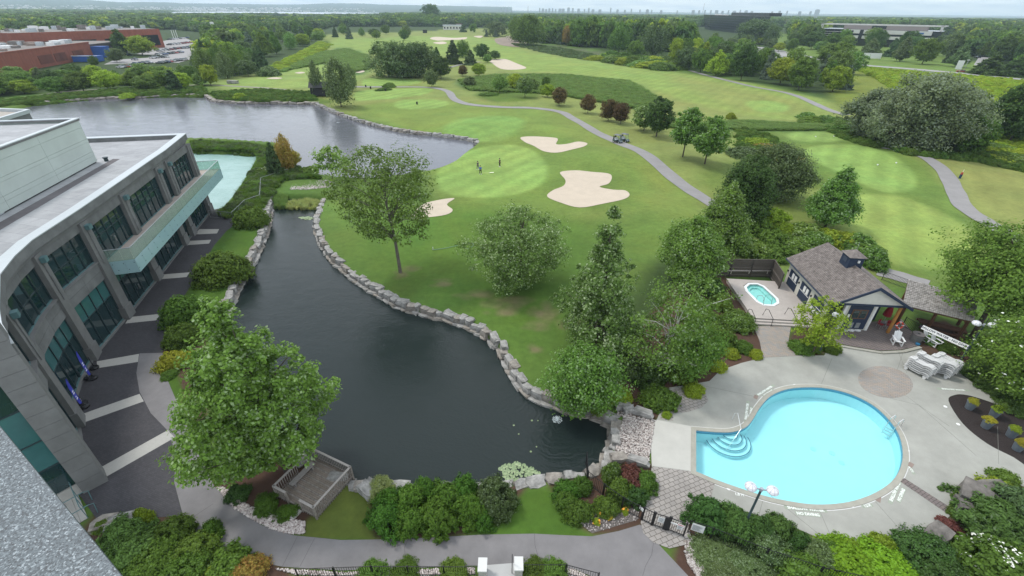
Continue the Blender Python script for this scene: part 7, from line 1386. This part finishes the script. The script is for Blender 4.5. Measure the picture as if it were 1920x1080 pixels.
# footbridge
ba, bb = G(1662, 282), G(1697, 262); t = thing('footbridge', 'small timber footbridge under the silver willows', 'bridge', (*ba, 0)); tw_ = mat('bridge_timber', (.12, .10, .085), .9, .2, 3); Ln = math.dist(ba, bb)
for k in range(24): MB().lbox(ba, bb, Ln*k/24+.02, Ln*(k+1)/24-.02, -1.5, 1.5, .35, .42).build('plank', tw_, t)
for d in (-1.5, 1.5):
    for k in range(9): MB().lbox(ba, bb, Ln*k/8-.05, Ln*k/8+.05, d-.05, d+.05, -.2, 1.5).build('post', tw_, t)
    for z in (.9, 1.45): MB().lbox(ba, bb, 0, Ln, d-.04, d+.04, z, z+.08).build('rail', tw_, t)
# ---------------------------------------------------------------- cars
def carproto(colname, col):
    m = mat('car_'+colname, col, .25, .02, spec=.6); pr = [(-2.2, .35), (-2.2, .75), (-2.1, .9), (-1.2, .95), (1.0, .98), (2.0, .82), (2.2, .6), (2.2, .35)]; V = []
    for s, f in ((-.88, 1), (.88, 1)): V += [(s, y, z) for y, z in pr]
    n = len(pr); Fc = [tuple(range(n)), tuple(reversed(range(n, 2*n)))]+[(i, n+i, n+(i+1) % n, (i+1) % n) for i in range(n)]
    cb = [(-1.9, .93), (-1.35, 1.42), (.1, 1.45), (1.0, .95)]; V2 = [(-.8*(1 if z < 1 else .82), y, z) for y, z in cb]+[(.8*(1 if z < 1 else .82), y, z) for y, z in cb]
    return m, rawmesh('car_body', V, Fc), rawmesh('car_glass', V2, [(3, 2, 1, 0), (4, 5, 6, 7), (0, 1, 5, 4), (2, 3, 7, 6), (3, 0, 4, 7)]), MB().prism([(-.66, -1.3), (.66, -1.3), (.66, .05), (-.66, .05)], 1.43, 1.47).mesh('car_roof'), None
CC = {k: carproto(k, v) for k, v in dict(white=(.62, .62, .62), silver=(.32, .33, .35), black=(.015, .015, .017), grey=(.10, .105, .11), red=(.30, .02, .02), blue=(.03, .06, .16)).items()}
WH = MB(); 
for a in (-.85, .85):
    for b in (-1.4, 1.35): WH.tube([(a-.1, b, .33), (a+.1, b, .33)], .33, 10)
WHm = WH.mesh('wheels'); tyre = mat('tyre', (.015, .015, .016), .8, .1)
def car(c, rz, col, lab, group, world=None):
    x, y = world or G(*c); m, b, g, r, _ = CC[col]; t = thing('parked_car', lab, 'car', (x, y, .05), rz, group); link('body', b, m, t); link('windows', g, glassm, t); link('roof', r, m, t); link('wheels', WHm, tyre, t)
rg_ = random.Random(4)
for row, (a, b, n) in enumerate([((318,85),(362,80),9), ((300,97),(362,88),11), ((298,104),(340,99),8), ((318,75),(350,72),6), ((285,110),(312,108),4), ((255,122),(280,119),4), ((226,128),(262,125),7), ((300,120),(345,113),9), ((330,92),(365,90),7)]):
    A, B = G(*a), G(*b)
    for i in range(n):
        col = rg_.choice(['white', 'silver', 'black', 'grey', 'red', 'blue', 'silver', 'white', 'black']); f = (i+rg_.uniform(-.12, .12))/max(1, n-1); car(None, math.atan2(B[1]-A[1], B[0]-A[0])+(PI if rg_.random() < .4 else 0), col, '%s car parked in the lot beside the red brick building' % col, '%s cars in the lot beside the brick building' % col, (A[0]+(B[0]-A[0])*f, A[1]+(B[1]-A[1])*f))
car((241,105), R(80), 'black', 'dark car parked against the dark end of the red brick building', None); car((253,113), R(70), 'silver', 'silver car driving in the lot below the brick building', None)
for i in range(18): A, B = G(1252, 63), G(1304, 64); car(None, 0, rg_.choice(['white', 'silver', 'grey']), 'car in the distant row left of the black building', 'cars in the distant row left of the black building', (A[0]+(B[0]-A[0])*i/17, A[1]+(B[1]-A[1])*i/17+rg_.uniform(-3, 3)))
car((1832,109), R(90), 'black', 'dark car on the side road at right', None); car((1801,136), R(60), 'red', 'red car on the road at the right junction', None); car((1862,101), R(80), 'blue', 'blue car at the end of the side road', None)
x, y = G(1882, 102); t = thing('white_lorry', 'white lorry at the end of the side road at right', 'lorry', (x, y, 0), R(70)); MB().box(-1.2, 1.2, -1, 6, .9, 3.6).build('box_body', wp, t, False); MB().box(-1.1, 1.1, -3, -1.1, .6, 2.8).build('cab', wp, t, False); link('wheels', WHm, tyre, t).scale = (1.2, 1.8, 1.5)
for c, lab in (((1633,112), 'long white sign panel beside the road'),):
    x, y = G(*c); t = thing('road_sign', lab, 'sign', (x, y, 0), R(-8)); MB().box(-6, 6, 0, .4, .8, 4.2).build('panel', wp, t, False); MB().box(-5.5, -5.2, .05, .35, 0, .8).box(5.2, 5.5, .05, .35, 0, .8).build('post', grey_m, t, False)
x, y = G(1796, 131); t = thing('road_sign', 'white upright sign beside the right road junction', 'sign', (x, y, 0), R(-30)); MB().box(-1.5, 1.5, 0, .3, .3, 5).build('panel', wp, t, False); MB().box(-.2, .2, .31, .5, 0, 4).build('post', grey_m, t, False)
for k, (c, tp, lab) in enumerate([((1824,103),86,'thin tall street lamp left of the side road'), ((1843,106),84,'thin tall street lamp right of the side road'), ((1808,130),113,'thin street lamp at the junction behind the white sign'), ((1343,87),73,'thin light mast at the empty parking lot'), ((1405,87),76,'second light mast at the empty parking lot'), ((404,68),45,'white tall pylon sign rising from the left wood')]):
    x, y = G(*c); h = hgt((x, y), tp); t = thing('light_mast' if k < 5 else 'pylon_sign', lab, 'street lamp' if k < 5 else 'sign', (x, y, 0)); MB().tube([(0, 0, 0), (0, 0, h)], .18, 6).build('pole', wp if k == 5 else grey_m, t, False); MB().box(-.7, .7, -.3, .3, h, h+.25).build('lamp_head', wp, t, False) if k < 5 else MB().box(-1.8, 1.8, -.6, .6, h-4, h+2).build('sign_box', wp, t, False)
# ---------------------------------------------------------------- far buildings
brick = brickmat('red_brick', (.24, .075, .048), (.28, .095, .06), (.20, .09, .07), 1.2, .6, .02, 0, .9, .1, noise=.12); dglass = mat('dark_glazing', (.012, .014, .018), .15, .2, .2, spec=.8); froof = mat('gravel_roof', (.20, .18, .165), .95, .3, .5)
def bquad(label, name, pts, h, wallm, roofm_=None, cat='building', loc=None):
    P = pts; t = thing(name, label, cat, (*P[0], 0)); MB().prism(P, 0, h).build('wall', wallm, t); MB().prism(offset_poly(P, -.8), h, h+.05).build('roof', roofm_ or froof, t); return t
def ext(A, B, d):  # extrude a front edge backwards (away from the camera)
    u = unit(A, B); n = (-u[1], u[0]); return [A, B, (B[0]+n[0]*d, B[1]+n[1]*d), (A[0]+n[0]*d, A[1]+n[1]*d)]
def fromtop(c, h): return G(*c, h)
hb_ = 8.5; A, B = G(-90, 112, hb_), G(166, 80, hb_); t = bquad('long red brick building in the left distance, the nearer wing', 'brick_building', ext(A, B, 62), hb_, brick)
Ln = math.dist(A, B); u = unit(A, B); nn = (u[1], -u[0]); sg_ = 1
for f in (.53, .58, .66, .70, .83, .87): MB().lbox(A, B, Ln*f-3.5, Ln*f+3.5, .0, .25, 1.5, 5.5).build('wall_recess', mat('brick_dark', (.15, .05, .035), .9, .1), t)
MB().lbox(A, B, 0, Ln, -.5, .2, hb_-.02, hb_+.5).build('parapet', brick, t)
rgn = random.Random(2)
for k in range(90): f, d = rgn.random(), rgn.uniform(3, 58); w = rgn.uniform(1.5, 6); MB().lbox(A, B, Ln*f, Ln*f+w, -d-w, -d, hb_+.05, hb_+rgn.uniform(.6, 2.2)).build('roof_unit', rgn.choice([capm, wp, froof, dm]), t)
h2 = 7.5; C1, C2 = B, G(232, 76.5, h2); t2 = bquad('dark brown end block attached to the red brick building', 'brown_block', ext(C1, C2, 40), h2, mat('brown_cladding', (.055, .045, .045), .7, .15, .2)); 
MB().lbox(C1, C2, math.dist(C1, C2)*.45, math.dist(C1, C2)*.95, 0, .3, .1, 3).build('dark_glazing', dglass, t2)
hr_ = 13; A, B = G(14, 62.5, hr_), G(298, 54, hr_); t = bquad('second red brick wing further back with a dark window band', 'brick_building', ext(A, B, 55), hr_, brick); Ln = math.dist(A, B)
for a, b in ((.03, .22), (.23, .34), (.35, .50), (.56, .68), (.72, .80), (.84, .97)): MB().lbox(A, B, Ln*a, Ln*b, 0, .3, 2, 7.8 if a < .8 else 9).build('window_band', dglass, t)
for k in range(26): f, d = rgn.random(), rgn.uniform(3, 45); w = rgn.uniform(1.5, 4.5); MB().lbox(A, B, Ln*f, Ln*f+w, -d-w, -d, hr_+.05, hr_+rgn.uniform(1, 3)).build('roof_unit', rgn.choice([capm, wp, froof]), t)
bl = mat('container_blue', (.02, .09, .34), .6, .15, .3)
x, y = G(170, 116); t = thing('blue_skip', 'bright blue industrial container unit beside the red brick building, lower left part', 'container', (x, y, 0), R(10)); MB().box(-7, 6, -3, 3, .3, 3.2).build('body', bl, t, False); MB().box(-7.1, 6.1, -3.1, -2.9, 3.2, 3.5).build('rim', wp, t, False)
x, y = G(187, 108); t = thing('blue_skip', 'taller bright blue container behind the lower one', 'container', (x, y, 0), R(15)); MB().box(-6, 6, -3, 3, .3, 6.2).build('body', bl, t, False); MB().box(-6.1, 6.1, -3.1, 3.1, 6.2, 6.35).build('rim', bl, t, False)
for k, x_ in enumerate((326, 330, 334)): x, y = G(x_, 73); o = MB().tube([(0, 0, 0), (0, 0, 8)], .25, 6).build('flag_pole', wp, None); o.location = (x, y, 0); tag(o, ['left', 'middle', 'right'][k]+' of three white flag poles beside the brick building', 'flag pole')
# black building, wider at the top
kb_ = mat('black_curtain_wall', (.006, .008, .014), .2, .3, .15, spec=.5); hk = 23.8; A, B = G(1331, 28, hk), G(1446, 31, hk); D0 = [A, B, (B[0]+10, B[1]+60), (A[0]+10, A[1]+60)]; cxm = sum(p[0] for p in D0)/4; cym = sum(p[1] for p in D0)/4
bot = [(cxm+(p[0]-cxm)*.84, cym+(p[1]-cym)*.84) for p in D0]; t = thing('black_building', 'black glass office building that widens toward the top', 'building', (*A, 0)); MB().prism(bot, 0, hk, D0).build('wall', kb_, t)
MB().prism(offset_poly(D0, -1), hk, hk+.1).build('roof', froof, t); Ln = math.dist(A, B); MB().lbox(A, B, Ln*.33, Ln*.9, -25, -8, hk, hk+4.2).build('penthouse', kb_, t)
for k in range(6): MB().lbox(A, B, Ln*(.05+.045*k), Ln*(.05+.045*k)+2, -8, -5, hk+.1, hk+rgn.uniform(.8, 2)).build('roof_unit', wp, t)
x, y = (A[0]*.35+B[0]*.65, A[1]+18); MB().tube([(x, y, hk+4), (x, y, hk+19)], [.4, .12], 5).build('antenna', grey_m, t)
fl = MB()
for k in range(1, 7): z = hk*k/7; q = [(cxm+(p[0]-cxm)*(.84+.16*k/7)*1.002, cym+(p[1]-cym)*(.84+.16*k/7)*1.002) for p in D0]; fl.prism(q, z-.12, z+.12)
fl.build('floor_line', mat('floor_line', (.02, .022, .028), .5, .1), t)
# white and grey office building with a big white roof frame
wf_ = mat('office_white', (.60, .59, .56), .6, .05); ho = 19; A, B = G(1541, 44, ho), G(1772, 49, ho); Ln = math.dist(A, B); t = thing('office_building', 'long grey and white office building with dark window bands and a white roof frame', 'building', (*A, 0))
E_ = ext(A, B, 45); MB().prism(E_, 0, 14.5).build('wall', dglass, t); MB().lbox(A, B, Ln*.22, Ln*.93, -20, .5, 11, 14.4).build('white_band', wf_, t); MB().lbox(A, B, Ln*.22, Ln*.97, -20, .4, 6.6, 9.2).build('white_band', wf_, t)
MB().lbox(A, B, Ln*.20, Ln*.88, -22, -4, 14.6, 18.2).build('roof_storey', mat('roof_storey_grey', (.30, .26, .245), .7, .08, .1), t); MB().lbox(A, B, Ln*.44, Ln*.56, -4.2, -3.8, 15.5, 18).build('window_band', dglass, t)
for a in (0.0, .985): MB().lbox(A, B, Ln*a-1, Ln*a+1.0, -6, -4, 0, ho).build('frame_leg', wf_, t)
MB().lbox(A, B, -1, Ln+1, -6, -4, ho-.9, ho).build('roof_frame', wf_, t); MB().lbox(A, B, -1, Ln+1, -34, -32, ho-.9, ho).build('roof_frame', wf_, t)
for k in range(22): MB().lbox(A, B, Ln*k/21-.3, Ln*k/21+.3, -32, -6, ho-.6, ho-.1).build('frame_bar', wf_, t)
for z in (2, 4, 6, 8, 10, 12): MB().lbox(A, B, .2, Ln*.22, .1, .5, z, z+.25).build('sun_louvre', wf_, t)
for a in (.36, .74): MB().lbox(A, B, Ln*a, Ln*(a+.03), .3, .9, 3, 14.3).build('stair_glazing', dglass, t)
MB().lbox(A, B, Ln*.285, Ln*.295+1, .5, .7, 12, 13.6).build('round_logo', dark_metal, t); MB().lbox(A, B, Ln*.81, Ln*.87, .5, .7, 12, 13.3).build('blue_logo', mat('logo_blue', (.03, .12, .35), .5, .05), t)
def smallb(c, top, wpx, lab, m, d=20, name='distant_building', roofc=None):
    x, y = G(*c); h = hgt((x, y), top); q = PX((x, y, 2))[2]; w = wpx*q/F/2; t = thing(name, lab, 'building', (x, y, 0), -math.atan2(x, y)); MB().box(-w, w, 0, d, 0, h*.8).build('wall', m, t, False)
    MB().box(-w*1.03, w*1.03, -.3, d, h*.8, h).build('roof', roofc or capm, t, False)
    for k in range(max(2, int(wpx/5))): a = -w+2*w*(k+.3)/max(2, int(wpx/5)); MB().box(a, a+w*.16, -.2, .05, h*.25, h*.6).build('window', dglass, t, False)
smallb((1517,49), 36, 36, 'small white stepped building left of the long office building', wf_); smallb((1521,45), 31, 12, 'white upper tower of the small stepped building', wf_, 10); smallb((1467,46), 39, 36, 'low pale flat building right of the black building', mat('tan_wall', (.38, .34, .28), .8, .08))
smallb((716,36), 28, 48, 'long pale low building on the left horizon wood', wf_, 30); smallb((848,56), 47, 34, 'low pale house group at the far end of the golf course', wf_, 14); smallb((862,54), 44, 12, 'brown-roofed house right of the pale house group', wf_, 10, roofc=mat('roof_brown', (.10, .07, .06), .9, .1)); smallb((797,62), 56, 8, 'tiny dark shelter at the far end of the fairway', dk_, 5, roofc=dk_)
smallb((533,47), 38, 20, 'brown-roofed barn rising from the left wood, left one', mat('barn_brown', (.10, .06, .045), .9, .1), 14, 'barn', mat('barn_roof', (.13, .075, .06), .9, .1)); smallb((552,49), 41, 20, 'brown-roofed barn rising from the left wood, right one', mat('barn_brown', (.10, .06, .045), .9, .1), 14, 'barn', mat('barn_roof', (.13, .075, .06), .9, .1)); smallb((4,62), 54, 14, 'pale low building at the left edge behind the brick wing', wf_, 12)
# skyline
skm = mat('tower_grey', (.30, .31, .33), .7, .08, .05); rgs = random.Random(9)
def tower(px, top, w, lab, group):
    D = 5600; hor = CY+(-F*0)+0; d = ray(px, 17.2+(px-960)*.0105); hd = math.hypot(d[0], d[1]); x, y = d[0]/hd*D, d[1]/hd*D; q = PX((x, y, 28))[2]; h = max(14, hgt((x, y), top)); ww = w*q/F/2
    o = MB().box(-ww, ww, -ww, ww, 0, h*.93).box(-ww*.6, ww*.6, -ww*.6, ww*.6, h*.93, h).build('tower_block', skm, None); o.location = (x, y, 0); o.rotation_euler = (0, 0, -math.atan2(x, y)); tag(o, lab, 'building', group)
for i, px in enumerate(list(range(940, 962, 8))+[1012, 1018, 1024, 1030, 1036, 1042, 1050, 1056, 1066, 1074, 1085, 1096, 1104, 1112, 1125, 1145, 1158, 1172, 1184, 1200, 1214, 1222, 1240, 1270]+list(range(1300, 1420, 11))+[1448, 1462, 1476, 1500, 1520]):
    hor_ = 17.2+(px-960)*.0105; tall = px in (1066, 1074, 1104, 1145)
    tower(px, hor_-rgs.uniform(1.0, 3.2)-(2.5 if tall else 0), rgs.uniform(2.2, 6), 'pale blue-grey tower on the distant city skyline', 'towers of the distant skyline')
tower(1532, 17.5, 8, 'tallest pale tower pair on the skyline left of the long office building', None); tower(1066.5, 8.0, 2.2, 'slender tallest tower in the middle of the skyline', None)
d = ray(990, 17.5); hd = math.hypot(d[0], d[1]); x, y = d[0]/hd*4500, d[1]/hd*4500; t = thing('radio_mast', 'thin radio mast rising above the wood left of the skyline', 'mast', (x, y, 0)); MB().tube([(0, 0, 0), (0, 0, hgt((x, y), -2))], [4.5, 1.6], 5).build('mast', grey_m, t, False)
# white houses sprinkled over the far shore: far too small to tell apart
hm_ = MB(); rr_ = random.Random(12)
for k in range(420):
    px = rr_.choice([rr_.uniform(0, 330), rr_.uniform(330, 700), rr_.uniform(330, 560)]); d = ray(px, 15); hd = math.hypot(d[0], d[1]); D = rr_.uniform(4400, 6300); zt = max(3, 28+(ray(px, np.interp(px, [0, 200, 340, 700], [-3, 2.5, 6, 7.5]))[2]/hd)*8600)
    f = np.interp(D, [4300, 5200, 6400, 7600], [0, .1, .35, .72]); x, y = d[0]/hd*D, d[1]/hd*D; w = rr_.uniform(4, 12); z = zt*f*1.0; hm_.box(x-w, x+w, y-w/2, y+w/2, z-2, z+rr_.uniform(4, 9))
hm_.build('far_shore_houses', mat('house_white', (.72, .70, .66), .8, .1, .01), None, kind='stuff')
# ---------------------------------------------------------------- air
hz_ = MB().box(-12000, 12000, -3000, 11000, -4, 190).build('haze', None, None, kind='stuff')
m = bpy.data.materials.new('haze_air'); m.use_nodes = True; nt = m.node_tree; nt.nodes.clear(); o_ = nt.nodes.new('ShaderNodeOutputMaterial'); pv = nt.nodes.new('ShaderNodeVolumePrincipled'); pv.inputs['Color'].default_value = (.70, .86, 1.0, 1); pv.inputs['Density'].default_value = 1.2e-4; pv.inputs['Anisotropy'].default_value = .0
nt.links.new(pv.outputs[0], o_.inputs['Volume']); hz_.data.materials.clear(); hz_.data.materials.append(m)
